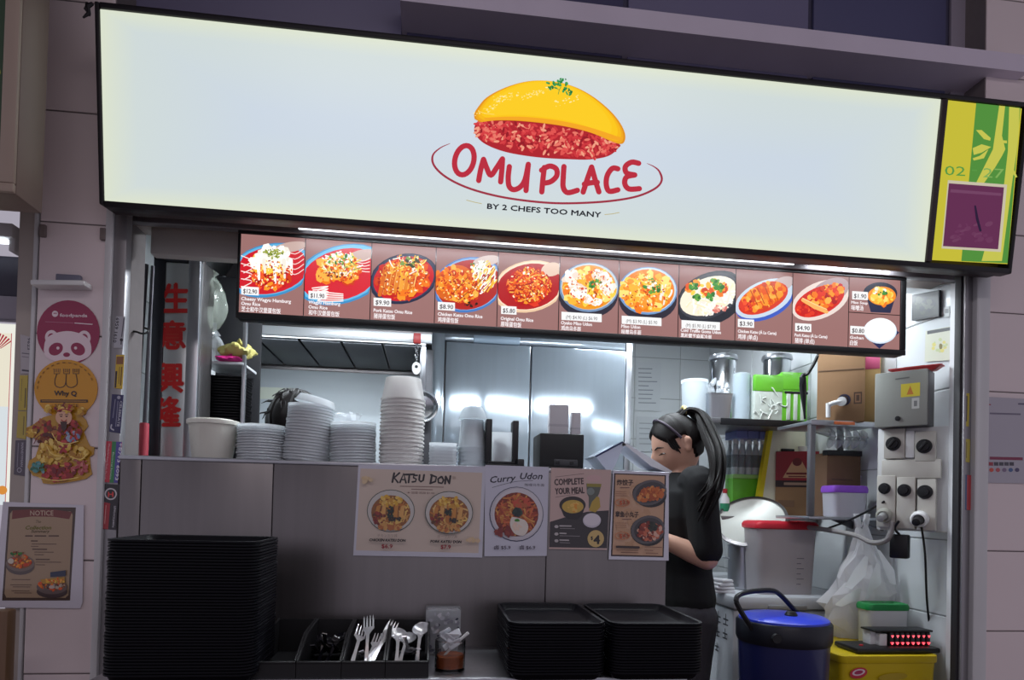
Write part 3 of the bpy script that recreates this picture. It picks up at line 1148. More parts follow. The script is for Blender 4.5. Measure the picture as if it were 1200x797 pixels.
YEL = (216, 152, 32)
INKB = (60, 44, 40)
A = sticker('round_sticker', 'round yellow Why Q sticker with three fork heads on the tiled pillar', 'sticker', pp, 78, 456, .0012)
sheet_edge(A, list(reversed(z2(*circ(192, 384, 123, 113)))), YEL)
for x in (157, 195, 232):
    A.stroke(z2((x - 12, 308), (x - 11, 326), (x + 11, 326), (x + 12, 308)), .9, INKB)
    for d in (-6, 0, 6):
        A.stroke(z2((x + d, 308), (x + d, 320)), .7, INKB)
A.stroke(z2(*sm([(157, 328), (150, 350), (152, 372), (172, 380), (190, 368), (194, 328)], 4)), .9, INKB)
A.stroke(z2(*sm([(194, 328), (194, 368), (212, 380), (234, 370), (236, 350), (232, 328)], 4)), .9, INKB)
A.text('Why Q', *q2(191, 411), 5.6, INKB, 26, 'c', rot=-1, bold=.06)
A.rect(*q2(94, 438), *q2(278, 427), INKB)
A.stroke(z2((100, 432), (272, 433)), .7, YEL)
A.text('SERVICE', *q2(196, 455), 3.4, (120, 86, 40), 28, 'c')
for k in range(14):
    a = R(200 - k * 10 * 1.2 - 20)
    A.stroke([(77.8 + 33 * cos(a), -455.7 + 30.4 * sin(a)), (77.8 + 33 * cos(a - .09), -455.7 + 30.4 * sin(a - .09))], .8, (120, 84, 30))
stick(A, INK_GLOSS)

# the god of fortune: a gold and red foil cut-out
A = sticker('foil_cutout', 'gold and red foil cut-out of a bearded fortune figure on a beast', 'decoration', pp, 70, 520, .0024)
GD = [(206, 160, 48), (226, 184, 70), (176, 122, 30), (240, 206, 110)]
RR = [(150, 30, 36), (176, 44, 46), (120, 22, 34), (196, 70, 66)]
outl = [(36, 568), (46, 552), (40, 535), (60, 528), (82, 512), (104, 496), (130, 488), (150, 484), (140, 462), (128, 470), (122, 458), (138, 446), (152, 462), (170, 446), (196, 438), (222, 446), (238, 462), (256, 452), (276, 466), (268, 484), (254, 490), (270, 506), (278, 530), (262, 552), (272, 580), (284, 606), (302, 612), (300, 640), (284, 650), (288, 690), (294, 716), (270, 735), (230, 744), (180, 752), (140, 756), (104, 752), (96, 730), (64, 722), (44, 690), (50, 664), (74, 650), (84, 620), (92, 596), (76, 574), (56, 576)]
sheet_edge(A, list(reversed(z2(*outl))), (196, 148, 50))
rg = random.Random(3)


def blob(x, y, rx, ry, cols, n, size, rot=0, el=1.6):
    A.scat(20 + x / 3.32, -(340 + y / 3.32), rx / 3.32, ry / 3.32, n, cols, size / 3.32, el, rot)


BR = [(112, 56, 30), (146, 78, 38), (90, 36, 26), (178, 110, 50)]
blob(110, 550, 46, 42, BR + RR[:2], 60, 7)             # beast's head and mane
blob(62, 556, 20, 14, GD, 22, 5)
blob(150, 640, 62, 52, GD, 80, 7)                      # gold body
blob(170, 708, 66, 34, RR, 50, 7)                      # red base
blob(250, 690, 34, 34, [(190, 90, 90), (210, 130, 120), (170, 60, 70)], 36, 5)
blob(250, 636, 36, 26, GD, 34, 6)
blob(92, 692, 24, 20, [(60, 130, 110), (80, 150, 150), (50, 110, 90), (120, 160, 170)], 26, 5)
blob(212, 556, 46, 44, RR, 60, 6)                      # robe
blob(228, 570, 26, 20, [(120, 140, 176), (160, 176, 196), (200, 60, 60)], 20, 5)
blob(196, 618, 26, 14, RR + GD, 24, 5)
A.ell(*q2(193, 498), 9.6, 9.0, (226, 176, 146))        # face
A.ell(*q2(183, 494), 1.5, .8, (60, 30, 24))
A.ell(*q2(204, 494), 1.5, .8, (60, 30, 24))
A.stroke(z2((176, 488), (184, 485), (189, 488)), .7, (60, 30, 24))
A.stroke(z2((198, 488), (203, 485), (211, 488)), .7, (60, 30, 24))
A.stroke(z2(*sm([(184, 508), (194, 514), (204, 508)], 4)), 1.1, (170, 40, 40))
A.poly(z2((180, 514), (206, 514), (204, 540), (194, 556), (184, 540)), (70, 40, 36))
blob(196, 462, 40, 14, GD + RR, 44, 5)                 # hat
blob(136, 466, 14, 12, GD, 10, 5)
blob(262, 474, 14, 12, GD, 10, 5)
A.stroke(z2(*sm([(170, 474), (196, 466), (224, 474)], 4)), 1.4, (170, 40, 40))
for pts in ([(150, 560), (170, 590), (210, 600), (250, 590)], [(100, 730), (170, 742), (250, 730)], [(80, 600), (100, 570), (140, 580)], [(236, 520), (262, 540), (258, 570)], [(130, 610), (150, 640), (200, 650)], [(220, 650), (260, 660), (284, 640)]):
    A.stroke(z2(*sm(pts, 4)), 1.0, rg.choice([(246, 214, 120), (110, 40, 30)]))
stick(A, INK_GLOSS)

# laminated notice
pn = Pl(50, 650, 1.866)
zn = zo(0, 585, 6.38)
qn = lambda a, b: (a / 6.38, -(585 + b / 6.38))
A = sticker('notice_poster', 'laminated brown NOTICE poster with two rice bowls on the pillar', 'poster', pn, 50, 650)
sheet_edge(A, [(98.5, -592), (97, -706), (94, -713), (-8, -712), (4, -588)], (214, 210, 222))
A.poly(zn((66, 56), (570, 62), (526, 758), (18, 758)), (78, 62, 56))
A.poly(zn((96, 84), (530, 92), (546, 116), (514, 716), (490, 738), (50, 736), (36, 706), (78, 110)), (172, 146, 120))
A.poly(zn((96, 84), (240, 76), (400, 78), (540, 96), (520, 150), (400, 132), (240, 130), (92, 150)), (122, 58, 56))
A.text('NOTICE', *qn(315, 122), 6.0, (196, 170, 150), 27, 'c', bold=.02)
A.text('The', *qn(290, 178), 3.6, (70, 60, 30), 6, 'c', shear=.3)
A.text('Collection', *qn(290, 226), 4.4, (110, 104, 30), 30, 'c', bold=.06, shear=.3)
A.text('Summary', *qn(305, 250), 3.4, (80, 66, 30), 22, 'c', bold=.03, shear=.3)
for a, b, c in ((195, 275, 245), (265, 275, 345), (370, 275, 440)):
    A.stroke(zn((a, b), (c, b)), 1.5, (90, 66, 56))
for a, b, c, w_ in ((235, 312, 285, 1.6), (240, 335, 425, .8), (235, 352, 290, .8), (245, 374, 355, 1.6), (260, 395, 405, .8), (260, 414, 330, .8), (270, 450, 375, 1.6), (270, 470, 460, .8), (270, 490, 340, .8), (90, 600, 230, .8), (80, 640, 240, .8), (100, 655, 230, .8), (90, 685, 225, .8), (110, 700, 240, .8)):
    A.stroke(zn((a, b), (c, b + 1)), w_, (104, 80, 68), cap=False)
A.ell(*qn(155, 500), 16.5, 10.2, (96, 84, 84))
A.ell(*qn(155, 480), 16.8, 9.4, (126, 110, 104))
A.ell(*qn(155, 474), 14, 7, (150, 84, 40))
A.scat(*qn(160, 460), 12, 7, 50, OR + [(150, 90, 60), (190, 130, 80)], 1.4, 1.5)
A.ell(*qn(88, 462), 3.6, 3.2, (214, 204, 190))
A.scat(*qn(140, 408), 8, 2.4, 18, GR + BR, 1.2)
A.ell(*qn(395, 690), 18, 7.6, (76, 62, 64))
A.ell(*qn(395, 655), 18, 8.6, (110, 94, 92))
A.scat(*qn(400, 640), 15, 6, 50, BR + OR[:2] + [(190, 170, 150)], 1.5, 1.5)
A.poly(zn((310, 600), (490, 580), (495, 625), (330, 632)), (190, 140, 40))
A.poly(zn((385, 545), (500, 530), (500, 572), (385, 580)), (50, 56, 84))
A.scat(*qn(420, 605), 12, 3, 24, YL + OR, 1.0)
A.ell(*qn(398, 655), 3.6, 2, (200, 180, 170))
stick(A, INK_GLOSS)

# ------------------------------------------------ stickers on the two door jambs and the post
pj_ = Pl(140, 450, 1.8712)


def bar(label, quad, col, prints=(), pl=None, name='advert_sticker', cat='sticker'):
    pl = pl or pj_
    cx = sum(p[0] for p in quad) / len(quad)
    cy = sum(p[1] for p in quad) / len(quad)
    A = sticker(name, label, cat, pl, cx, cy)
    sheet_edge(A, [(x, -y) for x, y in reversed(quad)], col, .0004)
    for f in prints:
        f(A)
    return stick(A, INK_GLOSS)


def vt(tx, x, y, h, col, wid, rot=-90, bold=.04):
    return lambda A: A.text(tx, x, -y, h, col, wid, rot=rot, bold=bold)


def pg(pts, col):
    return lambda A: A.poly([(x, -y) for x, y in pts], col)


def ln(x0, y0, x1, y1, w_, col):
    return lambda A: A.stroke([(x0, -y0), (x1, -y1)], w_, col, False)


bar('white sticker with upright black phone number 6959 1610 on left door jamb', [(136, 371), (147, 371), (144, 408), (133.5, 408)], (176, 176, 184),
    [vt('6959 1610', 136.4, 372.5, 3.8, (50, 46, 56), 29, -97), ln(145.6, 373, 142.8, 395, 1.2, (90, 86, 96)), lambda A: A.ell(142.6, -398.5, 1.9, 1.9, (40, 36, 46)), ln(142.4, 398, 142.2, 404, 1.2, (40, 36, 46))])
bar('yellow sticker with brown grid and black bar on left door jamb', [(136.5, 416), (146, 416), (143.5, 456), (134, 455)], (212, 176, 46),
    [pg([(137, 418), (145, 418), (144.5, 427), (136.4, 427)], (140, 90, 50)), pg([(135.6, 435), (137.8, 435), (136.4, 454.5), (134.4, 454.5)], (44, 34, 40)), ln(143, 430, 141.5, 452, 1.3, (120, 90, 30)), ln(140.4, 430, 139.4, 450, .8, (120, 90, 30))])
bar('navy sticker with upright white lettering and a telephone sign on left door jamb', [(131.5, 462), (145, 463), (141, 508), (128, 506)], (42, 40, 88),
    [vt('CELEBRATE', 141.0, 470, 2.8, (190, 190, 206), 30, -97), ln(138.6, 470, 135.8, 500, .8, (150, 150, 176)), ln(135.4, 468, 132.6, 490, .8, (150, 150, 176)), lambda A: A.ell(139.5, -466, 2, 2, (170, 170, 190)), lambda A: A.stroke(sm([(131, -498), (130.4, -502), (133.4, -504)], 4), 1.6, (200, 200, 214))])
bar('red, green and violet striped sticker with number 8713 6093 on left door jamb', [(123.5, 517), (143, 518), (138, 566), (121, 565)], (196, 52, 70),
    [pg([(131.5, 517.5), (136.4, 517.6), (133.4, 566), (128.6, 565.6)], (50, 134, 80)), pg([(136.4, 517.6), (143, 518), (138, 566), (133.4, 565.8)], (84, 76, 160)),
     vt('+8713 6093', 140.2, 519, 3.6, (232, 228, 240), 44, -96.5), vt('Wonderful Home Studio Pte Ltd', 127.4, 519.5, 2.2, (240, 200, 206), 42, -96.5, 0), vt('Electrical Service', 132.3, 530, 2, (220, 236, 220), 32, -96.5, 0)])
bar('black and red sticker with a white key sign on left door jamb', [(120.5, 567), (140.5, 568), (136, 621), (117.5, 620)], (36, 30, 40),
    [pg([(119.8, 588), (129.5, 590), (127, 620.4), (117.6, 619.8)], (168, 36, 48)), lambda A: A.ring(130, -579, 6.4, 6.2, 1.6, (206, 200, 206)), lambda A: A.text('H', 130, -582.2, 6, (220, 60, 60), 6, 'c', bold=.06),
     vt('LEWLOCKSMITH', 134.2, 593, 2.2, (200, 196, 204), 25, -96), ln(121.5, 592, 120.2, 612, .9, (226, 150, 150)), ln(124.6, 592, 123, 614, .9, (226, 150, 150))])
pl_ = Pl(28, 500, 1.8785)
bar('white label with small grey print on the cream post at far left', [(24, 392), (36.5, 395), (36, 438), (24.5, 438)], (178, 172, 178), [vt('9623', 33, 396, 3, (80, 76, 90), 14, -92), ln(26, 414, 35, 415, 1.2, (110, 106, 116)), ln(26, 418, 34, 419, .8, (120, 116, 126)), ln(26, 434, 35, 435, 2, (60, 56, 70))], pl_)
bar('upper yellow label on the cream post at far left', [(23.5, 440), (33, 440), (31.5, 481), (21.5, 481)], (190, 168, 66), [ln(30.5, 455, 29.5, 478, 1.6, (110, 96, 50)), ln(26, 444, 25, 470, .8, (150, 130, 60))], pl_)
bar('lower yellow label on the cream post at far left', [(21.5, 482), (31.5, 482), (30.5, 515), (19.5, 513)], (186, 166, 74), [ln(28.5, 488, 27.5, 510, 1.2, (120, 104, 50))], pl_)
bar('grey label with white lettering on the cream post at far left', [(18.5, 516), (31, 516), (29.5, 558), (16.5, 556)], (86, 78, 92), [vt('HANDYMAN', 25.5, 519, 2.6, (180, 176, 190), 28, -92), ln(22, 519, 20.4, 548, .8, (150, 146, 160)), lambda A: A.ring(23, -551, 2.4, 2.4, .8, (180, 176, 190))], pl_)
pr_ = Pl(1130, 480, 1.8845)
bar('upper narrow yellow sticker on right door jamb', [(1128.5, 461), (1136, 461), (1135, 500), (1127.5, 499)], (190, 172, 44), [ln(1132.5, 464, 1131.8, 494, 2.2, (70, 60, 40))], pr_)
bar('lower narrow yellow sticker on right door jamb', [(1128, 514), (1136.5, 515), (1136, 542), (1127.5, 541)], (186, 172, 66), [ln(1132.5, 518, 1132, 537, 1, (130, 116, 50))], pr_)
bar('blue and red narrow sticker on right door jamb', [(1125.5, 556), (1139.5, 557), (1138.5, 598), (1125, 597)], (70, 92, 132), [pg([(1133, 556.6), (1139.5, 557), (1138.5, 598), (1132.4, 597.6)], (186, 70, 76)), ln(1129.5, 560, 1128.8, 590, 1.4, (176, 186, 206))], pr_)
# payment notice on the right pillar (its code square is left out)
pq_ = Pl(1175, 515, 1.897)
A = sticker('payment_notice', 'grey white payment notice with red bar and coloured logos on right tiled pillar', 'poster', pq_, 1175, 515)
zq = zo(1140, 455, 6.93)
qq = lambda a, b: (1140 + a / 6.93, -(455 + b / 6.93))
sheet_edge(A, list(reversed(zq((38, 66), (480, 90), (470, 775), (36, 765)))), (176, 172, 184))
A.poly(zq((74, 110), (100, 108), (102, 150), (76, 150)), (130, 36, 60))
A.stroke(zq((100, 130), (140, 134)), 1.4, (150, 60, 80))
A.stroke(zq((370, 128), (470, 130)), 2, (90, 84, 110))
A.stroke(zq((140, 205), (380, 212)), 2, (110, 104, 124))
A.poly(zq((134, 556), (402, 562), (402, 586), (134, 580)), (128, 20, 66))
for i, c in enumerate(((140, 30, 60), (150, 40, 60), (60, 56, 70), (60, 60, 72), (70, 66, 80), (60, 56, 70))):
    A.poly(zq((84 + i * 42, 600), (120 + i * 42, 601), (120 + i * 42, 630), (84 + i * 42, 629)), c)
for i, c in enumerate(((170, 80, 90), (200, 70, 50), (180, 70, 80), (120, 100, 130), (60, 90, 140), (70, 60, 100))):
    A.ell(*qq(96 + i * 52, 664), 2.6, 2.4, c)
stick(A, INK_GLOSS)
# white plastic tray and grey box screwed to the pillar
pb_ = at(72, 336, 1.869)
t = thing('wall_bracket', 'white plastic wall tray with a grey box behind it on left pillar above stickers', 'bracket', pb_)
MB().rbox(X(39, 333, 1.84) - pb_.x, X(102, 338, 1.84) - pb_.x, -.045, 0, -.010, .004, .004).build('tray', whitep, t, rot=(0, R(-3), 0))
MB().rbox(X(66, 325, 1.86) - pb_.x, X(95, 327, 1.86) - pb_.x, -.014, 0, .006, .03, .003).build('back_box', mat('blue grey plastic', (116, 116, 134), .5, 0, .05, 20), t)
for px, py in ((51, 270), (121, 273)):
    pass
for i, (px, py) in enumerate(((51, 271), (121.5, 275))):
    c = at(px, py, 1.868)
    t_ = MB().rbox(-.007, .007, -.008, .004, -.016, .016, .002).build('wall_clip', mat('beige plastic', (120, 108, 106), .6, 0, .05, 20), None, c)
    tag(t_, ('small beige clip at the upper left of the pillar tile', 'small beige clip at the upper right of the pillar tile')[i], 'clip', )

# neighbour's stall at far left: light box poster, lamp, dark sign
nbm = Pl(8, 480, 1.95)
ox, oz0, oz1 = X(17, 480, 1.95), Z(8, 592, 1.95), Z(8, 379, 1.95)
t = thing('neighbour_light_box', 'bright light box poster with red sunburst at the far left stall', 'light box', (ox, 1.95, oz0))
MB().box(-.5, 0, .006, .08, 0, oz1 - oz0).build('housing', alu_w, t)
A = Art(1, 1e-4)
A.L = -.006
A.rect(-.5, 0, 0, oz1 - oz0, (236, 236, 226))
zr = Z(8, 390, 1.95) - oz0
A.rect(-.5, .0, -.017, zr, (214, 222, 226))
A.rect(-.5, zr - .2, -.017, zr, (232, 226, 206))
for k in range(-6, 7):
    a = R(90 + k * 9)
    b = R(90 + k * 9 + 5)
    c0 = (-.06, zr - .055)
    A.poly([(c0[0] + .02 * cos(a), c0[1] + .02 * sin(a)), (min(-.018, c0[0] + .055 * cos(a)), c0[1] + .055 * sin(a)), (min(-.018, c0[0] + .055 * cos(b)), c0[1] + .055 * sin(b)), (c0[0] + .02 * cos(b), c0[1] + .02 * sin(b))], (170, 40, 60))
A.rect(-.018, .0, -.016, zr, (180, 70, 80))
A.ell(-.025, .04, .012, .012, (214, 140, 60))
A.build('poster_print', ink('backlit poster', 1.0), t)
nl = at(20, 288, 1.95)
t = thing('neighbour_lamp', 'white tube lamp fitting above the dark panel at the far left stall', 'lamp', nl)
hw = X(20, 288, 1.95) - X(-40, 288, 1.95)
MB().rbox(-hw, .004, -.03, .03, .012, .05, .004).rbox(-.01, .006, -.02, .02, -.022, .014, .003).build('housing', alu_w, t)
MB().lathe([(.006, -hw), (.006, -.012)], (0, -.018, .002), 10, 'x').build('tube', tube_m, t)
zb0, zb1 = Z(8, 375, 2.0), Z(8, 300, 2.0)
t = thing('hanging_signboard', 'dark grey panel with a pale lower board at the far left stall', 'panel', (X(26, 340, 2.0), 2.0, zb0))
zm = Z(8, 347, 2.0) - zb0
MB().rbox(-.6, 0, 0, .03, zm, zb1 - zb0, .003).build('upper_panel', mat('dark slate panel', (70, 68, 84), .5, 0, .05, 8), t)
MB().rbox(-.6, 0, -.01, .03, 0, zm - .002, .003).build('lower_board', mat('lilac grey board', (170, 164, 178), .5, 0, .05, 8), t)
struct(MB().box(X(26, 340, 2.0), X(50, 300, 1.9), 1.99, 2.08, 0, 3.6).build('trim_11', mat('cream painted post', (176, 166, 160), .6)))
ws = at(10, 714, 1.85)
t = thing('wooden_chair', 'edge of a brown wooden chair back at the lower left corner', 'chair', (ws.x - .20, 1.62, 0))
wood = mat('brown varnished wood', (112, 84, 62), .45, 0, .2, 6, 0, stretch=(12, 12, 1.2))
xr_ = X(14, 760, 1.66) - (ws.x - .20)
zt_ = Z(10, 714, 1.66)
for x_ in (xr_ - .02, xr_ - .40):
    MB().rbox(x_ - .02, x_ + .02, .02, .055, 0, zt_, .006).build('back_post', wood, t)
    MB().rbox(x_ - .02, x_ + .02, -.38, -.345, 0, .44, .006).build('leg', wood, t)
MB().rbox(xr_ - .42, xr_, -.38, .055, .44, .47, .006).build('seat', wood, t)
MB().rbox(xr_ - .38, xr_ - .04, .028, .048, zt_ - .09, zt_ - .01, .005).build('back_rail', wood, t)
MB().rbox(xr_ - .38, xr_ - .04, .028, .048, .60, .66, .005).build('back_rail', wood, t)

# ================================================================== counter
CF, CB = 1.87, 2.14
cx0, cx1, ctop = xo0 + .004, X(783, 553, CF), Z(470, 543.5, CF)
t = counter = thing('service_counter', 'brushed steel service counter with menu posters taped along its front', 'counter', ((cx0 + cx1) / 2, CF, 0))
hx = (cx1 - cx0) / 2
MB().box(-hx + .004, hx - .004, .006, CB - CF, .02, ctop - .03).build('carcass', steel_d, t)
sx_ = [-hx, X(165, 580, CF) - t.location.x, X(318, 640, CF) - t.location.x, X(640, 640, CF) - t.location.x, hx]
for i in range(4):
    MB().rbox(sx_[i] + .0012, sx_[i + 1] - .0012, -.002, .008, .02, ctop - .004, .002).build('front_panel', steel_d, t)
MB().rbox(-hx - .003, hx + .003, -.005, CB - CF + .01, ctop - .012, ctop, .003).build('worktop', steel, t)
# ledge in front
lz = Z(560, 757, CF)
lx0, lx1 = X(100, 790, 1.52), X(806, 790, 1.525)
t = thing('tray_ledge', 'low steel ledge in front of the counter carrying the black tray stacks', 'ledge', ((lx0 + lx1) / 2, 1.69, lz))
hl = (lx1 - lx0) / 2
MB().rbox(-hl, hl, 1.525 - 1.69, CF - .004 - 1.69, -.03, 0, .004).build('top', steel, t)
for s_ in (-.9, -.3, .3, .9):
    MB().prism([(hl * s_ - .015, -.03), (hl * s_ + .015, -.03), (hl * s_ + .015, -.2), (hl * s_ - .015, -.2)], CF - .03 - 1.69, CF - .004 - 1.69).build('bracket', steel_d, t)
    MB().tube([(hl * s_, -.12, -.04), (hl * s_, CF - .02 - 1.69, -.19)], .008, 8).build('strut', steel_d, t)

# posters on the counter front
pc_ = Pl(600, 600, CF - .0065)
PB = (212, 195, 182)
zk = zo(415, 545, 7.245)
qk = lambda a, b: (415 + a / 7.245, -(545 + b / 7.245))
A = sticker('menu_poster', 'wide laminated KATSU DON poster with two bowls on the counter front', 'poster', pc_, 491, 599)
sheet_edge(A, [(569, -546.5), (565, -653.5), (414, -651), (420, -545)], (206, 206, 220))
A.poly(zk((55, 30), (1088, 66), (1055, 748), (15, 724)), PB)
DK = (40, 34, 38)
KK = [([(340, 70), (325, 145)], 2.4), ([(385, 68), (340, 108), (372, 148)], 2.2), ([(390, 148), (420, 72), (440, 150)], 2.2), ([(400, 124), (435, 126)], 1.6), ([(425, 82), (510, 80)], 2.2), ([(470, 82), (462, 148)], 2.2),
      ([(535, 88), (505, 90), (504, 108), (528, 120), (520, 140), (494, 144)], 2.0), ([(556, 86), (552, 128), (566, 142), (586, 130), (594, 84)], 2.2),
      ([(660, 86), (648, 155)], 2.4), ([(652, 84), (698, 102), (690, 140), (645, 156)], 2.2), ([(738, 100), (712, 120), (716, 150), (745, 156), (760, 128), (744, 100)], 2.2), ([(772, 158), (778, 98)], 2.2), ([(778, 98), (808, 156)], 2.2), ([(808, 156), (817, 94)], 2.2)]
for pts, w_ in KK:
    A.stroke(zk(*pts), w_, DK)
A.text('猪排丼', *qk(850, 120), 3.0, (170, 150, 136), 4, 'c')
A.stroke(zk((390, 180), (760, 188)), 1.0, (150, 124, 116), False)
A.stroke(zk((485, 205), (668, 210)), 1.0, (150, 124, 116), False)
A.text('★ 加蛋 另加 $1.00', *qk(450, 242), 2.2, (140, 110, 104), 32, rot=-1)
DKG = (44, 66, 60)
for bx, by, s_ in ((312, 390, 0), (805, 404, 1)):
    A.ell(*qk(bx, by), 28.0, 25.0, DKG)
    A.ell(*qk(bx, by), 27.2, 24.2, (206, 202, 198))
    A.ell(*qk(bx, by + 12), 23, 20, (150, 96, 52))
    A.strands(*qk(bx, by + 14), 22.5, 18.5, 90, [(216, 160, 90), (196, 122, 56), (230, 190, 120), (170, 90, 44), (240, 200, 110)], 1.8, .8)
    for i in range(5):
        x = bx - 110 + i * 52
        A.stroke(zk((x - 4, by + 66 - abs(i - 2) * 12), (x + 6, by - 60 + abs(i - 2) * 16)), [6.2, 5.0], [(208, 140, 66), (226, 170, 96), (190, 120, 54)][i % 3])
        A.stroke(zk((x + 14, by + 60 - abs(i - 2) * 12), (x + 22, by - 54 + abs(i - 2) * 16)), .9, (120, 70, 36))
    A.scat(*qk(bx, by - 84), 13, 6, 40, [(226, 176, 60), (240, 200, 100), (206, 150, 60)], 1.6, 1.5)
    A.scat(*qk(bx - 100, by + 60), 7, 7, 24, [(130, 40, 40), (156, 60, 50), (100, 60, 40)], 1.5)
    A.scat(*qk(bx + (0 if not s_ else -5), by + (20 if not s_ else -8)), 4, 8 if not s_ else 4, 34, [(36, 50, 44), (56, 66, 50), (30, 36, 40)], 1.2)
    A.scat(*qk(bx + 40, by + 66), 9, 2, 20, [(40, 36, 40), (60, 50, 46)], 1.1)
    A.scat(*qk(bx, by + 130), 14, 4, 36, [(216, 160, 90), (186, 110, 60)], 1.5, 1.6)
A.text('チキンカツ丼', *qk(285, 608), 3.0, (150, 130, 120), 23, 'c', rot=-1)
A.text('CHICKEN KATSU DON', *qk(286, 646), 3.0, DK, 42, 'c', rot=-1, bold=.09, shear=.15)
A.text('$6.9', *qk(282, 702), 4.6, (150, 44, 52), 12.5, 'c', rot=-1, bold=.06)
A.text('ポークカツ丼', *qk(790, 616), 3.0, (150, 130, 120), 23, 'c', rot=-1)
A.text('PORK KATSU DON', *qk(778, 658), 3.0, DK, 36, 'c', rot=-1, bold=.09, shear=.15)
A.text('$7.9', *qk(776, 708), 4.6, (150, 44, 52), 11.5, 'c', rot=-1, bold=.06)
A.scat(*qk(120, 130), 7, 3, 8, [(216, 190, 150), (220, 196, 160)], 2)
A.scat(*qk(1000, 640), 7, 3, 8, [(216, 190, 150), (220, 192, 158)], 2)
stick(A, INK_GLOSS)

zc = zo(565, 545, 7.25)
qc = lambda a, b: (565 + a / 7.25, -(545 + b / 7.25))
A = sticker('menu_poster', 'white Curry Udon poster with a round bowl and a poached egg on the counter front', 'poster', pc_, 605, 599, .001)
sheet_edge(A, [(643, -547.5), (640.5, -651.5), (567.5, -652), (568.5, -545)], (206, 206, 222))
A.text('Curry', *qc(70, 152), 7.6, (44, 44, 62), 30, rot=5, bold=.035, shear=.25)
A.text('Udon', *qc(322, 120), 7.6, (44, 44, 62), 26, rot=0, bold=.035, shear=.25)
A.stroke(zc(*sm([(85, 192), (180, 165), (290, 140), (430, 132)], 4)), .6, (90, 90, 104))
A.text('咖喱乌冬面', *qc(360, 178), 2.6, (60, 60, 76), 23, rot=-1)
A.ell(*qc(290, 418), 31.8, 32.2, (64, 66, 92))
A.ell(*qc(292, 416), 30.8, 31.2, (200, 196, 206))
A.ell(*qc(300, 410), 29, 29, (216, 212, 220))
A.ell(*qc(290, 420), 25.8, 25.8, (132, 50, 36))
A.strands(*qc(290, 420), 25, 25, 170, [(206, 130, 60), (224, 160, 84), (190, 90, 50), (170, 70, 46), (216, 110, 66)], 1.9, .7)
A.scat(*qc(330, 320), 10, 6, 24, [(206, 84, 60), (190, 100, 60)], 2, 1.6)
A.scat(*qc(200, 560), 14, 5, 30, [(130, 44, 44), (150, 60, 50)], 2, 1.6)
A.scat(*qc(300, 400), 5.4, 4.4, 50, [(40, 60, 56), (56, 76, 66), (30, 44, 46)], 1.3, 1.4)
A.poly(zc(*sm([(250, 440), (300, 448), (360, 470), (388, 520), (370, 580), (330, 600), (270, 580), (236, 520), (236, 470), (250, 440)], 4)), (232, 222, 212))
A.scat(*qc(290, 530), 5, 5, 14, [(238, 206, 190), (240, 214, 196)], 1.8)
A.scat(*qc(296, 470), 2, 1.4, 10, GR, 1, 1.6)
A.text('卤 $5.9', *qc(100, 712), 3.8, (90, 84, 100), 19, bold=.03)
A.text('卤 $6.9', *qc(315, 712), 3.8, (90, 84, 100), 18, bold=.03)
stick(A, INK_GLOSS)

zm_ = zo(640, 545, 6.93)
qm = lambda a, b: (640 + a / 6.93, -(545 + b / 6.93))
A = sticker('menu_poster', 'two-tone COMPLETE YOUR MEAL poster with soup, drink and $4 disc on the counter front', 'poster', pc_, 677, 597)
sheet_edge(A, list(reversed(zm_((40, 22), (528, 40), (492, 690), (22, 682)))), (206, 178, 172))
A.poly(zm_((30, 462), (150, 425), (330, 380), (508, 368), (492, 676), (24, 668)), (58, 54, 58))
A.text('COMPLETE', *qm(68, 164), 7.4, (74, 56, 58), 34, rot=2.4, bold=.05)
A.text('YOUR MEAL', *qm(74, 238), 7.4, (74, 56, 58), 34, rot=2.4, bold=.05)
A.stroke(zm_((75, 98), (305, 70)), .5, (110, 90, 90))
A.stroke(zm_((75, 262), (270, 232)), .5, (110, 90, 90))
A.ell(*qm(385, 108), 8.6, 3.8, (212, 176, 176))
A.poly(zm_((325, 150), (448, 155), (430, 230), (415, 260), (395, 360), (345, 350), (345, 260), (330, 230)), (96, 100, 92))
A.poly(zm_((328, 150), (448, 154), (444, 180), (330, 176)), (150, 140, 60))
A.poly(zm_((410, 255), (430, 262), (440, 340), (400, 385), (345, 370), (370, 300)), (190, 160, 66))
A.ell(*qm(360, 215), 4.5, 4.2, (130, 140, 136))
A.poly(zm_((110, 330), (318, 330), (290, 410), (250, 445), (175, 440), (140, 410)), (40, 34, 38))
A.ell(*qm(213, 325), 15.4, 10.2, (48, 40, 42))
A.ell(*qm(215, 338), 12.6, 7.8, (206, 170, 76))
A.scat(*qm(215, 345), 9, 4.6, 26, [(226, 150, 50), (232, 190, 96), (214, 176, 80)], 1.8)
A.ell(*qm(374, 470), 10.4, 6.6, (44, 40, 44))
A.ell(*qm(370, 450), 10.6, 8.6, (206, 200, 214))
A.ell(*qm(370, 444), 9.6, 7.2, (226, 220, 230))
A.ell(*qm(401, 598), 9.6, 10, (214, 184, 120))
A.text('$', *qm(360, 606), 4, DK, 2.6, bold=.04)
A.text('4', *qm(385, 640), 10.4, DK, 6.8, bold=.06)
for i, yy in enumerate((500, 560, 615)):
    A.ell(*qm(82, yy), 2.4, 1.8, (190, 184, 186))
    A.stroke(zm_((110, yy - 6), (110 + (90, 50, 70)[i], yy - 4)), 1.5, (190, 184, 186))
    A.stroke(zm_((110, yy + 14), (110 + (120, 160, 80)[i], yy + 18)), .7, (150, 144, 148))
stick(A, INK_GLOSS)

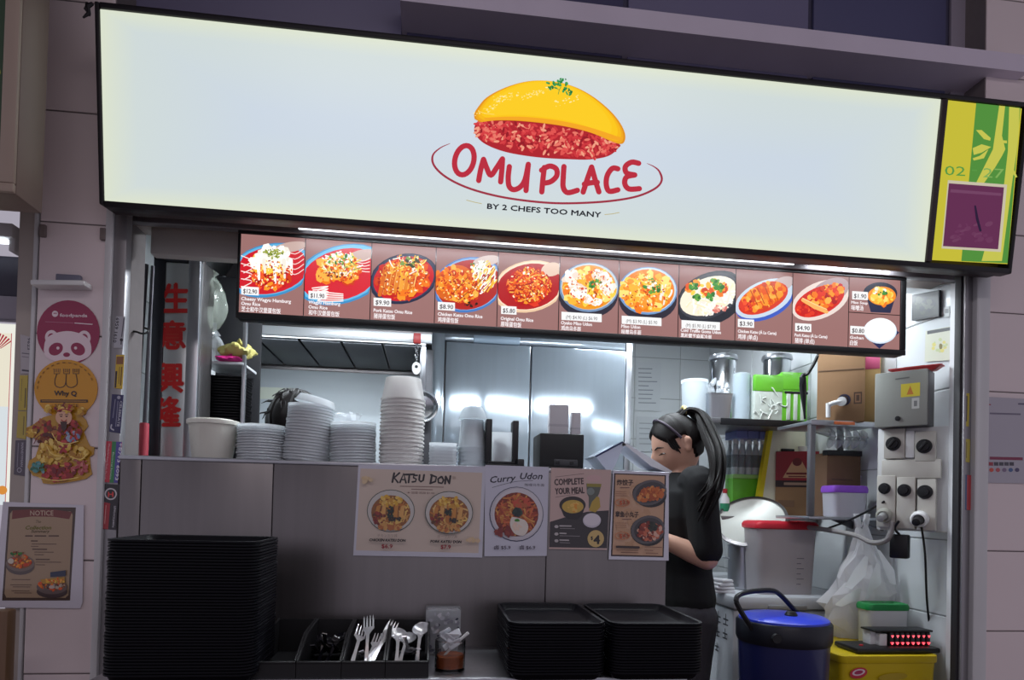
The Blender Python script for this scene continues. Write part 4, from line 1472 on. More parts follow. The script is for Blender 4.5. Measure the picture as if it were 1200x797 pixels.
A = sticker('menu_poster', 'white-edged orange side-dish poster with two dark plates at counter right end', 'poster', pc_, 748, 604, .001)
sheet_edge(A, [(783.4, -554), (783.2, -657), (713, -655.5), (718.5, -552)], (222, 222, 236))
A.poly(zm_((550, 66), (972, 82), (952, 750), (524, 740)), (56, 40, 44))
A.poly(zm_((562, 76), (960, 92), (942, 738), (536, 728)), (206, 166, 136))
A.scat(*qm(760, 400), 26, 40, 60, [(204, 162, 128), (210, 172, 142), (198, 156, 122)], 5)
for a, b, tx in ((572, 160, '炸饺子'), (560, 418, '章鱼小丸子')):
    A.text(tx, *qm(a, b), 5.4, (60, 44, 44), 19 if a > 565 else 27, rot=-1, bold=.03)
for a, b in ((600, 184), (618, 440)):
    A.stroke(zm_((a, b), (a + 70, b)), 1, (130, 96, 84))
for b in (215, 232, 248, 470, 488, 505):
    A.stroke(zm_((560, b), (650, b + 1)), .7, (176, 130, 104), False)
for by, px in ((225, 835), (525, 820)):
    A.ell(*qm(px, by + 14), 20, 15 if by < 300 else 17, (40, 38, 42), -8)
    A.ell(*qm(px + 2, by), 20, 14.6 if by < 300 else 16.4, (96, 92, 96), 14)
    A.ell(*qm(px + 6, by), 17, 12 if by < 300 else 13.6, (70, 66, 70), 14)
A.scat(*qm(840, 240), 14, 7, 70, [(206, 110, 50), (226, 150, 80), (180, 84, 40)], 2, 1.7, 14)
A.scat(*qm(836, 540), 14, 10, 80, [(170, 70, 50), (206, 110, 80), (226, 180, 160), (130, 50, 40)], 2, 1.4)
A.scat(*qm(856, 500), 5, 4.4, 40, [(40, 44, 40), (56, 60, 50)], 1.4, 1.3)
for b, tx in ((322, '$3.9'), (590, '$4.9')):
    A.text('$', *qm(590, b), 5, (200, 90, 50), 3, bold=.04)
    A.text(tx[1:], *qm(616, b - 2), 5, (170, 70, 40), 7.4, bold=.04)
    A.ring(*qm(612, b - 16), 8.4, 4.2, .7, (206, 120, 70))
A.stroke(zm_((566, 662), (744, 668)), 2.6, (60, 44, 46))
for a, b, c in ((565, 690, 740), (600, 708, 740), (790, 664, 930), (790, 690, 860), (800, 714, 900)):
    A.stroke(zm_((a, b), (c, b + 3)), .7, (130, 92, 76), False)
stick(A, INK_GLOSS)

# ================================================================== things on the counter
def cup_shell(r0, r1, h, th=.0015, n=28, lip=.0025, up=True):
    """open paper or plastic tub; up=False stands upside down"""
    pr = [(r0 * .2, .004), (r0 - .001, .004), (r0, 0), (r0 + .0005, .001), (r1, h - lip * 1.6), (r1 + lip, h - lip * 1.5), (r1 + lip, h), (r1 - th, h), (r1 - th, h - lip), (r0 - th, .006), (r0 * .2, .006)]
    if not up:
        pr = [(r, h - z) for r, z in reversed(pr)]
    return MB().lathe(pr, n=n, cap0=True, cap1=True)


def nth(k):
    return str(k) + ('th' if 10 <= k % 100 <= 20 else {1: 'st', 2: 'nd', 3: 'rd'}.get(k % 10, 'th'))


def row_copy(first, n, pitch, lab, group, lean=(0, 0), jit=.0006, seed=1, twist=0.):
    rr = random.Random(seed)
    out = [first]
    for k in range(1, n):
        o = dup(first, first.location + Vector((lean[0] * k + rr.uniform(-jit, jit), lean[1] * k + rr.uniform(-jit, jit), pitch * k)), None, lab, group)
        out.append(o)
    for k, o in enumerate(out):
        o['label'] = lab + ', ' + ('topmost' if k == n - 1 else 'lowest' if k == 0 else nth(n - k) + ' from the top')
    return out


def cpos(px, Y):
    return (X(px, 535, Y), Y, ctop)


# tub with lid
t = thing('paper_tub', 'cream paper tub with a closed lid at the left end of the counter', 'tub', cpos(249, 2.0))
cup_shell(.053, .066, .106).build('tub', cream, t)
MB().lathe([(.0705, .101), (.0715, .103), (.0715, .112), (.069, .1135), (.066, .112), (.058, .112), (.056, .117), (.01, .117)], n=28).build('lid', mat('cream plastic lid', (226, 224, 214), .4), t)


def lid_stack(px, Y, n, pitch, r, h, name, lab_top, lab, group, lean, rot=(0, 0, 0), mt=frost, seed=1):
    p = Vector(cpos(px, Y))
    mb = MB().lathe([(r * .80, 0), (r * .86, .001), (r * .90, h * .5), (r, h * .55), (r, h), (r - .002, h), (r - .003, h * .65), (r * .84, h * .45), (r * .78, .003)], n=26)
    f = mb.build(name, mt, None, p)
    f.rotation_euler = rot
    tag(f, lab, 'cover', group)
    return row_copy(f, n, pitch, lab, group, lean, .0012, seed)


lid_stack(306, 2.0, 13, .0078, .067, .011, 'takeaway_cover', '', 'clear round lid, short stack by the paper tub', 'clear lids in the short stack', (0, 0), seed=2)
lid_stack(358, 2.0, 19, .0086, .066, .013, 'takeaway_cover', '', 'frosted round lid, tall stack leaning right', 'clear lids in the tall leaning stack', (.0007, 0), (0, R(4), 0), seed=3)
lid_stack(414, 2.0, 14, .0084, .067, .012, 'takeaway_cover', '', 'frosted round lid, stack left of the paper bowls', 'clear lids in the middle stack', (-.0003, 0), (0, R(-2), 0), seed=4)
p = Vector(cpos(366, 2.0)) + Vector((.004, 0, .170))
o = cup_shell(.050, .058, .022, up=False).build('clear_tub', frost, None, p, (0, R(14), 0))
tag(o, 'frosted shallow tub lying tilted on top of the tall leaning lid stack', 'tub')
# loose film on the middle stack
mb = MB()
rr = random.Random(9)
for k in range(7):
    a = rr.uniform(0, 6.28)
    l_ = rr.uniform(.03, .07)
    b0 = Vector((rr.uniform(-.02, .03), rr.uniform(-.02, .02), 0))
    q = b0 + Vector((l_ * cos(a) * .7, l_ * .4 * sin(a), rr.uniform(.015, .045)))
    w_ = Vector((-.006 - .01 * rr.random(), .006, .003))
    md = (b0 + q) / 2 + Vector((0, 0, .016))
    mb.add([b0 - w_, b0 + w_, md + w_ * 1.5, md - w_ * 1.5, q + w_ * .5, q - w_ * .5], [(0, 1, 2, 3), (3, 2, 4, 5)])
o = mb.build('plastic_wrap', bagp, None, Vector(cpos(408, 2.0)) + Vector((0, 0, .123)))
tag(o, 'crumpled clear plastic wrap on top of the middle lid stack', 'plastic wrap')
# inverted paper bowls
pb0 = Vector(cpos(470, 2.0))
f = cup_shell(.052, .063, .066, up=False, lip=.0030).build('paper_bowl', mat('white paperboard', (240, 239, 237), .55, 0, .02, 30, thin=.35), None, pb0)
tag(f, 'upside-down white paper bowl, tallest stack on the counter', 'bowl', 'upside-down paper bowls in the tall stack')
stack = row_copy(f, 18, .0114, 'upside-down white paper bowl, tallest stack on the counter', 'upside-down paper bowls in the tall stack', (.0001, 0), .0008, 5)
stack[-1]['label'] = 'topmost upside-down white paper bowl with its whole side showing'

# small square lids
p = Vector(cpos(519, 2.0))
f = MB().loft([[(x, y, z) for x, y in rrect(.082 * s_, .082 * s_, .016)] for s_, z in ((.9, 0), (.93, .003), (.97, .010), (1, .011), (1, .014), (.96, .014), (.90, .005))]).build('square_cover', frost, None, p)
tag(f, 'white square lid, low pile right of the paper bowls', 'lid', 'square lids in the low pile')
row_copy(f, 7, .0095, f['label'], f['group'], (0, 0), .001, 6)
# clear cups with dome
p = Vector(cpos(553, 2.02))
f = cup_shell(.034, .042, .085, up=False).build('clear_cup', clearp, None, p)
tag(f, 'upside-down clear cup, stack beside the black holder', 'cup', 'clear cups in the upside-down stack')
st = row_copy(f, 6, .0125, f['label'], f['group'], (0, 0), .0006, 7)
o = MB().lathe([(.042, 0), (.044, .001), (.044, .005), (.041, .006), (.037, .022), (.030, .036), (.026, .040), (.006, .041), (.006, .039), (.024, .038), (.028, .034), (.035, .021), (.039, .005)], n=26).build('dome_lid', clearp, None, p + Vector((0, 0, .149)))
o.location.z = p.z + 5 * .0125 + .0855
tag(o, 'clear dome lid resting on top of the stack of clear cups', 'lid')
# black holder with clear box
t = thing('cutlery_holder', 'black holder with two upright posts around a clear box of sachets', 'holder', cpos(587, 2.0))
MB().rbox(-.048, .048, -.045, .045, 0, .014, .003).rbox(-.040, .040, -.036, .036, .014, .022, .003).build('base', blackp, t)
for s_, h_ in ((-1, .148), (1, .146)):
    MB().rbox(s_ * .040 - .009, s_ * .040 + .009, -.03, .03, .014, h_, .003).build('post', blackp, t)
MB().loft([rr_ for z in (.022, .11) for rr_ in [[(x, y, z) for x, y in rrect(.06, .056, .006)]]], False, False).build('clear_box', clearp, t)
mb = MB()
rr = random.Random(4)
for k in range(16):
    a, b, c = rr.uniform(-.022, .022), rr.uniform(-.02, .015), .03 + k * .0042
    Mx = Matrix.Translation((a * .5, b * .6, c)) @ Matrix.Rotation(rr.uniform(-.9, .9), 4, 'Y') @ Matrix.Rotation(rr.uniform(-.6, .6), 4, 'X')
    st_ = len(mb.v)
    mb.rbox(-.016, .016, -.012, .012, -.0022, .0022, .002, 1)
    mb.xf(Mx, st_)
tag(mb.build('sachets', mat('silver sachet foil', (168, 170, 176), .3, .5, .2, 60), t), kind='stuff')
MB().rbox(.045, .065, -.05, -.03, .0, .03, .003).build('side_clip', blackp, t)
# receipt printer and two white rolls on it
t = thing('receipt_printer', 'black cube receipt printer standing on the counter', 'printer', cpos(654, 2.03))
hw = 26 * 2.03 / 780
MB().rbox(-hw, hw, -.06, .075, .008, .112, .004).build('body', blackm, t)
MB().rbox(-hw - .004, hw - .01, -.066, .075, 0, .012, .003).build('foot', blackp, t)
MB().rbox(-hw * .35, hw * .72, -.0635, -.058, .014, .034, .002).build('front_slot', darkg, t)
for x in (-.2, .45):
    MB().rbox(hw * x - .007, hw * x + .007, -.066, -.062, .018, .030, .002).build('button', blackp, t)
MB().lathe([(.004, 0), (.006, .003), (.004, .006)], (hw + .008, -.05, .006), 10, 'y').build('power_light', mat('small white indicator', (220, 226, 232), .3), t)
zt_ = ctop + .112
for (px, w_, h_, lb) in ((654, 23, .098, 'wider white stack of paper slips standing on the black printer'), (674, 11, .075, 'narrower white stack of paper slips standing on the black printer')):
    hw2 = w_ * 2.05 / 780 / 2
    t2 = thing('paper_stack', lb, 'paper', (X(px, 500, 2.05), 2.05, zt_))
    MB().rbox(-hw2, hw2, -.014, .014, 0, h_, .0015).build('slips', paperw, t2)
    MB().rbox(-hw2 * 1.02, hw2 * 1.02, -.0146, .0146, h_ * .3, h_ * .38, .001).build('band', mat('pale band', (206, 206, 212), .6), t2)
# point-of-sale terminal: two slanted panels on a foot
t = thing('payment_terminal', 'pale two-sided tilted sales terminal at the right end of the counter', 'terminal', (X(724, 535, 2.02), 2.02, ctop))
ux = lambda px: (px - 724) * 2.02 / 780
ap = .091
dk = mat('dark blue screen', (34, 44, 84), .15, 0, .1, 20, coat=.5)
lt = mat('pale blue white plastic', (196, 204, 222), .4, 0, .03, 20)
MB().prism([(ux(691), .046), (ux(723), ap), (ux(727), ap - .004), (ux(722), ap - .022), (ux(712), .006), (ux(704), .006)], -.06, .06).build('left_housing', lt, t)
MB().prism([(ux(688.5), .046), (ux(722), ap + .003), (ux(724), ap), (ux(691), .043)], -.064, .064).build('left_screen', dk, t)
MB().prism([(ux(724), ap + .002), (ux(784), .008), (ux(781), .001), (ux(758), .022), (ux(728), ap - .012), (ux(722), ap - .01)], -.06, .06).build('right_housing', mat('pale grey plastic', (206, 206, 212), .45, 0, .03, 20), t)
MB().prism([(ux(728), ap + .001), (ux(783), .0115), (ux(782), .0085), (ux(726), ap - .002)], -.052, .052).build('right_screen', mat('grey screen', (176, 180, 190), .2, 0, .05, 10, coat=.3), t)
MB().rbox(ux(702), ux(780), -.05, .05, 0, .008, .003).build('foot', lt, t)
MB().lathe([(.006, 0), (.009, .004), (.006, .010)], (ux(687), -.05, 0), 12).build('card_reader_knob', steel, t)

# ================================================================== trays
def tray_mesh(w_, d_, h=.020):
    def ring(s, z, r):
        return [(x, y, z) for x, y in rrect(w_ - 2 * s, d_ - 2 * s, r, 5)]
    mb = MB()
    mb.loft([ring(.016, 0, .020), ring(.010, .006, .026), ring(.006, h - .005, .030), ring(0, h - .004, .034), ring(0, h, .034), ring(.003, h + .0006, .032), ring(.007, h - .001, .029), ring(.012, .008, .024), ring(.018, .003, .018)])
    return mb.mesh('serving_tray', blacktray)


TM = tray_mesh(.314, .226)
TM2 = tray_mesh(.226, .314)
rt3 = random.Random(21)


def trays(me, x, y, n, lab, toplab, group, lean=0.):
    for k in range(n):
        o = bpy.data.objects.new('serving_tray', me)
        COL.objects.link(o)
        o.location = (x + rt3.uniform(-.0012, .0012) + lean * (k - n), y + rt3.uniform(-.001, .001), lz + .0005 + k * .0066)
        o.rotation_euler.z = rt3.uniform(-.004, .004)
        tag(o, lab + ', ' + (nth(n - k) + ' from the top' if k else 'lowest'), 'tray', group)
        if k == n - 1:
            o['label'] = toplab


xt = (X(118, 640, 1.485) + X(301, 640, 1.485)) / 2
trays(TM, xt, 1.600, 44, 'black serving tray, tall left stack on the steel ledge', 'topmost black serving tray of the tall left stack', 'black trays in the tall left stack')
xt2 = (X(598, 735, 1.48) + X(713, 735, 1.48)) / 2
trays(TM2, xt2, 1.640, 18, 'black serving tray, low stack beside the glass jar', 'topmost black serving tray of the low stack beside the glass jar', 'black trays in the low stack beside the jar')
xt3 = xt2 + .2335
trays(TM2, xt3, 1.640, 18, 'black serving tray, low stack at right end of the ledge', 'topmost black serving tray of the low stack at right end of the ledge', 'black trays in the low stack at the right end')

# ================================================================== cutlery bins
bx = [X(p, 771, 1.53) for p in (293, 346.5, 400, 451.5, 503)]
zf, zbk = .036, .086
bin_lab = ['empty black bin, first from the left of the cutlery row', 'black bin holding black spoons in the cutlery row', 'black bin holding metal forks in the cutlery row', 'black bin holding metal spoons in the cutlery row']
binp = mat('black bin plastic', (26, 26, 29), .5, 0, .12, 30)
yb0, yb1 = 1.535, 1.80
bins = []
for i in range(4):
    c = (bx[i] + bx[i + 1]) / 2
    h = (bx[i + 1] - bx[i]) / 2 - .0007
    t = thing('cutlery_bin', bin_lab[i], 'bin', (c, yb0, lz), group='cutlery bins in a row')
    bins.append(t)
    D = yb1 - yb0
    th = .003
    mb = MB()
    mb.box(-h + .004, h - .004, .006, D - .004, 0, .003)
    mb.build('floor', binp, t)
    MB().prism([(-h, .0), (h, 0), (h, zf), (-h, zf)], 0, th).build('front_wall', binp, t)
    MB().rbox(-h, h, -.003, .006, zf - .004, zf + .001, .0015).build('front_lip', binp, t)
    MB().prism([(-h, .0), (h, 0), (h, zbk), (-h, zbk)], D - th, D).build('back_wall', binp, t)
    for s_ in (-1, 1):
        x0, x1 = (s_ * h, s_ * (h - th))
        prof = [(th, .0), (D - th, 0), (D - th, zbk), (D * .42, zbk - .008), (th, zf)]
        MB().loft([[(min(x0, x1), y, z) for y, z in prof], [(max(x0, x1), y, z) for y, z in prof]]).build('side_wall', binp, t)
        MB().tube([(s_ * (h - .002), .002, zf), (s_ * (h - .002), D * .42, zbk - .008), (s_ * (h - .002), D, zbk)], .003, 6).build('rim', binp, t)


def fork(mt):
    mb = MB()
    prof = [(-.09, .0045, 0), (-.05, .004, .001), (-.01, .003, .002), (.03, .0035, .002), (.045, .008, 0), (.055, .0115, -.002), (.064, .0115, -.003)]
    rings = [[(-w_, y, z - .0008), (w_, y, z - .0008), (w_, y, z + .0008), (-w_, y, z + .0008)] for y, w_, z in prof]
    mb.loft(rings)
    for k in range(4):
        x = -.0095 + k * .00633
        mb.loft([[(x - .0018, .063, -.0038), (x + .0018, .063, -.0038), (x + .0018, .063, -.0022), (x - .0018, .063, -.0022)], [(x - .0016, .085, -.001), (x + .0016, .085, -.001), (x + .0016, .085, .0005), (x - .0016, .085, .0005)], [(x - .0005, .10, .003), (x + .0005, .10, .003), (x + .0005, .10, .0035), (x - .0005, .10, .0035)]])
    return mb.mesh('fork', mt)


def spoon(mt, w_=.019, l_=.03, deep=.009):
    mb = MB()
    prof = [(-.09, .0045, 0), (-.05, .004, .001), (-.01, .003, .002), (.035, .0035, .002), (.05, .006, 0)]
    mb.loft([[(-a, y, z - .0009), (a, y, z - .0009), (a, y, z + .0009), (-a, y, z + .0009)] for y, a, z in prof])
    n = 16
    rings = []
    for f, z in ((1.0, 0), (1.0, .001), (.8, -deep * .45), (.5, -deep * .8), (.2, -deep)):
        rings.append([(w_ * f * cos(2 * pi * i / n), .05 + l_ + l_ * f * sin(2 * pi * i / n), z) for i in range(n)])
    inner = [[(w_ * f * .93 * cos(2 * pi * i / n), .05 + l_ + l_ * .95 * f * sin(2 * pi * i / n), z + .0012) for i in range(n)] for f, z in ((.2, -deep), (.5, -deep * .8), (.8, -deep * .45), (1, 0))]
    mb.loft([*reversed(rings)] + [*reversed(inner)])
    return mb.mesh('spoon', mt)


cut_m = mat('shiny cutlery steel', (232, 234, 238), .2, .55, .03, 20)
fm_, sm_, bm_ = fork(cut_m), spoon(cut_m), spoon(mat('glossy black plastic', (16, 16, 22), .12, 0, .1, 20, coat=.4), .017, .027, .008)


def drop(me, b, name, lab, group, items):
    order = sorted(range(len(items)), key=lambda i: items[i][0])
    for q, (x, y, z, pit, yaw, roll) in enumerate(items):
        o = bpy.data.objects.new(name, me)
        COL.objects.link(o)
        o.location = bins[b].location + Vector((x, y - .034, z + .004))
        o.rotation_euler = (R(pit + 4), R(roll), R(yaw))
        o.scale = (1.2, 1.0, 1.2)
        r_ = order.index(q)
        tag(o, lab + ', ' + ('leftmost there' if r_ == 0 else 'rightmost there' if r_ == len(items) - 1 else nth(r_ + 1) + ' from the left'), name.split('_')[-1], group)


# the heads lie up against the back wall
drop(bm_, 1, 'black_spoon', 'glossy black plastic spoon lying in the second cutlery bin', 'black spoons in the bin', [(-.026, .146, .036, 14, 6, 175), (.002, .150, .042, 17, -3, 170), (.026, .148, .038, 15, -6, 185), (-.012, .140, .028, 10, 8, 20), (.014, .142, .030, 11, -8, -10), (-.004, .152, .052, 20, 2, 190)])
drop(fm_, 2, 'fork', 'shiny steel fork lying in the third cutlery bin', 'steel forks in the bin', [(-.028, .140, .038, 18, 5, 20), (-.002, .146, .050, 26, -2, -10), (.020, .142, .038, 18, -9, 30), (-.012, .134, .030, 12, 9, 160), (.008, .132, .029, 11, -8, 0), (.030, .148, .044, 22, -7, 20)])
drop(sm_, 3, 'spoon', 'shiny steel spoon lying in the fourth cutlery bin', 'steel spoons in the bin', [(-.028, .142, .034, 14, 4, 8), (-.004, .148, .046, 20, -3, 178), (.024, .146, .042, 18, -6, -8), (.008, .140, .032, 12, 8, 190), (-.014, .138, .029, 11, -6, 0)])

# carton of sachets and the chilli jar
cxp = X(519, 730, 1.80)
t = thing('sachet_box', 'small grey and white patterned box in clear film behind the glass jar', 'box', (cxp, 1.80, lz))
hw = 19 * 1.8 / 780
MB().rbox(-hw, hw, -.035, .035, 0, Z(519, 713, 1.80) - lz, .004).build('carton', mat('mottled grey print', (132, 134, 142), .25, 0, .55, 40, coat=.5), t)
mb = MB()
zt_ = Z(519, 713, 1.80) - lz
mb.loft([[(hw * 1.04 * a, -.037 * b, z) for a, b in ((-1, 1), (1, 1), (1, -1), (-1, -1))] for z in (0, zt_ + .002)], False, False)
mb.build('film_wrap', bagp, t)
A = Art(1, 1e-4)
A.L = .0375
rr = random.Random(8)
for k in range(40):
    A.ell(rr.uniform(-hw * .9, hw * .9), rr.uniform(.004, zt_ * .95), rr.uniform(.002, .008), rr.uniform(.002, .006), rr.choice([(190, 192, 200), (76, 78, 92), (214, 214, 220), (100, 100, 116), (150, 150, 160)]), rr.uniform(0, 90), 7)
A.build('print', INK_GLOSS, t)
glass = mat('clear glass', (250, 252, 252), .03, 0, .01, 10, trans=1.0)
jx = X(527, 786, 1.60)
t = thing('chilli_jar', 'clear glass jar half filled with orange chilli paste in front of the box', 'jar', (jx, 1.60, lz))
MB().lathe([(.002, 0), (.033, 0), (.036, .003), (.0365, .072), (.0350, .073), (.0335, .072), (.033, .008), (.002, .007)], n=32).build('glass', glass, t)
MB().lathe([(.002, .0075), (.0325, .0085), (.0328, .036), (.030, .039), (.015, .037), (.002, .038)], n=28).build('chilli_paste', mat('orange brown chilli paste', (150, 74, 34), .4, 0, .45, 90, .6), t)
o = MB().tube([(-.018, 0, .03), (.01, -.004, .062), (.042, -.006, .090)], [.003, .003, .004], 8).build('jar_spoon', whitep, None, (jx, 1.60, lz))
tag(o, 'white plastic spoon handle sticking out of the chilli jar', 'spoon')
mb = MB()
for k in range(9):
    st_ = len(mb.v)
    mb.rbox(-.014, .014, -.010, .010, -.0015, .0015, .0012, 1)
    mb.xf(Matrix.Translation((rr.uniform(-.014, .012), rr.uniform(-.01, .01), .058 + k * .004)) @ Matrix.Rotation(rr.uniform(-.8, .8), 4, 'Y') @ Matrix.Rotation(rr.uniform(-1, 1), 4, 'X'), st_)
tag(mb.build('sachets', mat('white film sachets', (220, 222, 228), .3, 0, .1, 50), t), kind='stuff')

# ================================================================== people
def limb(mb, pts, rs, n=14):
    P = sm(pts, 5)
    Q = []
    m_ = len(rs) - 1
    for i in range(len(P)):
        f = i / (len(P) - 1) * m_
        k = min(int(f), m_ - 1)
        Q.append(rs[k] + (rs[k + 1] - rs[k]) * (f - k))
    mb.tube(P, Q, n)
    mb.ball(P[0], Q[0], n=n, k=8)
    mb.ball(P[-1], Q[-1], n=n, k=8)


def torso(mb, secs, n=24):
    """secs: (x, z, half depth, half width)"""
    mb.loft([[(x + a * cos(2 * pi * i / n), b * sin(2 * pi * i / n) * (1 if True else 1), z) for i in range(n)] for x, z, a, b in secs])


def headshape(d):
    """head surface, face towards -x; d is a unit direction"""
    x, y, z = d
    r = Vector((x * .094, y * .073, z * .112))
    if z < 0:                                  # jaw narrows towards the chin
        f = min(1, -z)
        r.y *= 1 - .30 * f * f
        if x < 0:
            r.x *= 1 + .05 * f
        else:
            r.x *= 1 - .35 * f
    front = max(0, -x)
    r.x += .012 * front * math.exp(-(y / .10) ** 2 * 2) * math.exp(-((z + .18) / .30) ** 2) * -1
    # nose, brow, eye sockets, lips, chin
    r.x -= .017 * front ** 6 * math.exp(-(y / .14) ** 2) * math.exp(-((z + .20) / .13) ** 2)
    r.x -= .008 * front ** 6 * math.exp(-(y / .10) ** 2) * math.exp(-((z + .04) / .16) ** 2)
    r.x += .007 * front ** 3 * (math.exp(-((y - .34) / .15) ** 2) + math.exp(-((y + .34) / .15) ** 2)) * math.exp(-(z / .10) ** 2)
    r.x -= .006 * front ** 4 * math.exp(-(y / .24) ** 2) * (math.exp(-((z + .47) / .055) ** 2) + math.exp(-((z + .58) / .055) ** 2))
    r.x -= .008 * front ** 2 * math.exp(-(y / .3) ** 2) * math.exp(-((z + .80) / .14) ** 2)
    return r


def head_mesh(mb, M, n=64, k=48):
    st_ = len(mb.v)
    rings = []
    for j in range(k + 1):
        t = pi * (.01 + .98 * j / k) - pi / 2
        rings.append([headshape((cos(t) * cos(2 * pi * i / n), cos(t) * sin(2 * pi * i / n), sin(t))) for i in range(n)])
    mb.loft(rings)
    for s_ in (-1, 1):                          # ears
        for (x, z, rx, rz) in ((.012, .006, .017, .022), (.007, -.016, .012, .018)):
            mb.ball((x, s_ * .076, z), rx, .012, rz, 12, 8)
    mb.xf(M, st_)


def hand(mb, wrist, direction, palm_n, side, curl=.5, L=.165):
    """palm, four unequal bent fingers and a thumb leaving the side of the palm"""
    d = Vector(direction).normalized()
    n = Vector(palm_n).normalized()
    s_ = d.cross(n).normalized() * side
    w0 = Vector(wrist)
    for f in (-.024, -.008, .008, .024):
        limb(mb, [w0 + s_ * f * .7, w0 + d * .04 + s_ * f, w0 + d * .078 + s_ * f], [.013, .0135, .0105], 10)
    for k, (f, ln_) in enumerate(((-.027, .060), (-.009, .072), (.009, .077), (.027, .068))):
        p = w0 + d * .08 + s_ * f
        pts = [p]
        a = curl * .5
        for q in (.45, .32, .25):
            dr = d * cos(a) + n * sin(a)
            pts.append(pts[-1] + dr * ln_ * q)
            a += curl
        limb(mb, pts, [.0095, .009, .0085, .007], 8)
    b = w0 + d * .028 + s_ * .026
    limb(mb, [b, b + d * .020 + s_ * .024 + n * .008, b + d * .045 + s_ * .030 + n * .018, b + d * .064 + s_ * .026 + n * .026], [.013, .0115, .010, .0078], 8)


def fuse(mb, name, mt, parent, voxel, smooth=4):
    """one continuous skin over the pieces"""
    o = mb.build(name, mt, parent)
    r = o.modifiers.new('r', 'REMESH')
    r.mode = 'VOXEL'
    r.voxel_size = voxel
    r.use_smooth_shade = True
    s_ = o.modifiers.new('s', 'SMOOTH')
    s_.factor = .5
    s_.iterations = smooth
    dg = bpy.context.evaluated_depsgraph_get()
    me = bpy.data.meshes.new_from_object(o.evaluated_get(dg))
    o.modifiers.clear()
    old = o.data
    o.data = me
    bpy.data.meshes.remove(old)
    me.name = name
    if not me.materials:
        me.materials.append(mt)
    return o


skin = mat('skin', (206, 160, 138), .5, 0, .06, 30)
hairm = mat('black hair', (19, 14, 14), .5, 0, .4, 90, .35, stretch=(6, 6, .7), spec=.3)
shirt = mat('black cotton shirt', (17, 17, 20), .85, 0, .2, 60, .25)
pants = mat('dark grey trousers', (70, 68, 74), .85, 0, .12, 60, .2)


def person(label, loc, yaw, scale, head_pitch, arms, shirt_m, pants_m, voxel, lean=0.):
    t = thing('person', label, 'person', loc, (0, 0, yaw))
    t.scale = (scale,) * 3
    shl = 1.345
    HM = Matrix.Translation((-.012 - lean, 0, 1.485)) @ Matrix.Rotation(-head_pitch, 4, 'Y')
    body = MB()
    torso(body, [(.02, .86, .085, .13), (.02, .93, .10, .155), (.015, 1.02, .085, .13), (.005 - lean * .3, 1.12, .085, .13), (-.005 - lean * .6, 1.22, .098, .15), (0 - lean * .8, 1.31, .085, .15), (.005 - lean, 1.365, .055, .085), (0 - lean, 1.39, .04, .05)])
    limb(body, [(.015 - lean, 0, 1.35), (0 - lean, 0, 1.40), (.002 - lean, 0, 1.455)], [.052, .047, .047])
    head_mesh(body, HM)
    top = MB()
    torso(top, [(.02, .885, .100, .160), (.02, .93, .108, .166), (.015, 1.02, .100, .146), (.005 - lean * .3, 1.12, .102, .146), (-.005 - lean * .6, 1.22, .112, .165), (0 - lean * .8, 1.31, .100, .165), (.005 - lean, 1.365, .066, .10), (.002 - lean, 1.384, .056, .066)])
    for s_, (el, wr, pn) in zip((-1, 1), arms):
        sh = Vector((.012 - lean * .9, s_ * .158, shl - .01))
        el, wr = Vector(el), Vector(wr)
        limb(body, [sh, (sh + el) / 2, el], [.048, .043, .038])
        limb(body, [el, el + (wr - el) * .3, wr], [.038, .037, .025])
        hand(body, wr, (wr - el), pn, s_, .42)
        end = sh + (el - sh) * .88
        limb(top, [sh + Vector((0, -s_ * .04, .008)), sh + Vector((0, 0, .002)), sh + (el - sh) * .3, end], [.064, .060, .057, .056])
    bot = MB()
    torso(bot, [(.02, .80, .098, .155), (.02, .88, .106, .165), (.018, .955, .100, .152)])
    for s_ in (-1, 1):
        hp, kn, an = (.02, s_ * .085, .86), (.0, s_ * .09, .48), (.03, s_ * .095, .085)
        limb(body, [hp, kn, an], [.080, .055, .036])
        limb(body, [(.045, s_ * .095, .04), (-.04, s_ * .10, .03), (-.12, s_ * .105, .022)], [.036, .036, .024])
        limb(bot, [hp, kn, (.03, s_ * .095, .12)], [.094, .070, .062])
        sh_ = MB()
        limb(sh_, [(.05, s_ * .095, .045), (-.04, s_ * .10, .040), (-.13, s_ * .105, .034)], [.044, .046, .034], 12)
        sh_.v = [(x, y, max(z, 0)) for x, y, z in sh_.v]
        sh_.build('shoe', blackm, t)
    b = fuse(body, 'body', skin, t, voxel)
    b.name = 'body'
    fuse(top, 'shirt', shirt_m, t, voxel * 1.3, 5)
    fuse(bot, 'trousers', pants_m, t, voxel * 1.4, 5)
    return t, HM


def hair_cap(t, HM, front=.22, low=-.62, grow=.010, fringe=True, seed=1):
    """hair over the skull: the head's own surface pushed outwards where hair grows"""
    n, k = 72, 44
    mb = MB()
    rg = random.Random(seed)
    jit = [rg.uniform(-1, 1) for _ in range(n)]
    rings = []
    for j in range(k + 1):
        tt = -pi / 2 + pi * (.01 + .98 * j / k)
        ring = []
        for i in range(n):
            a = 2 * pi * i / n
            d = (cos(tt) * cos(a), cos(tt) * sin(a), sin(tt))
            p = headshape(d)
            ln_ = Vector(d)
            # hairline: high at the face, low at the nape, falling past the ears
            fx = -d[0]
            line = low + (front - low) * max(0, min(1, (fx + .35) / .25))
            if fx > .35:
                line = .38 + .25 * min(1, (fx - .35) / .5) - .30 * min(1, abs(d[1]) / .75)
            g = max(0, min(1, (d[2] - line) / .12))
            ring.append(p * (.90 + .10 * g) + ln_ * (grow * g * (1 + .10 * jit[i])))
        rings.append(ring)
    mb.loft(rings)
    mb.xf(HM)
    return mb.build('hair', hairm, t)


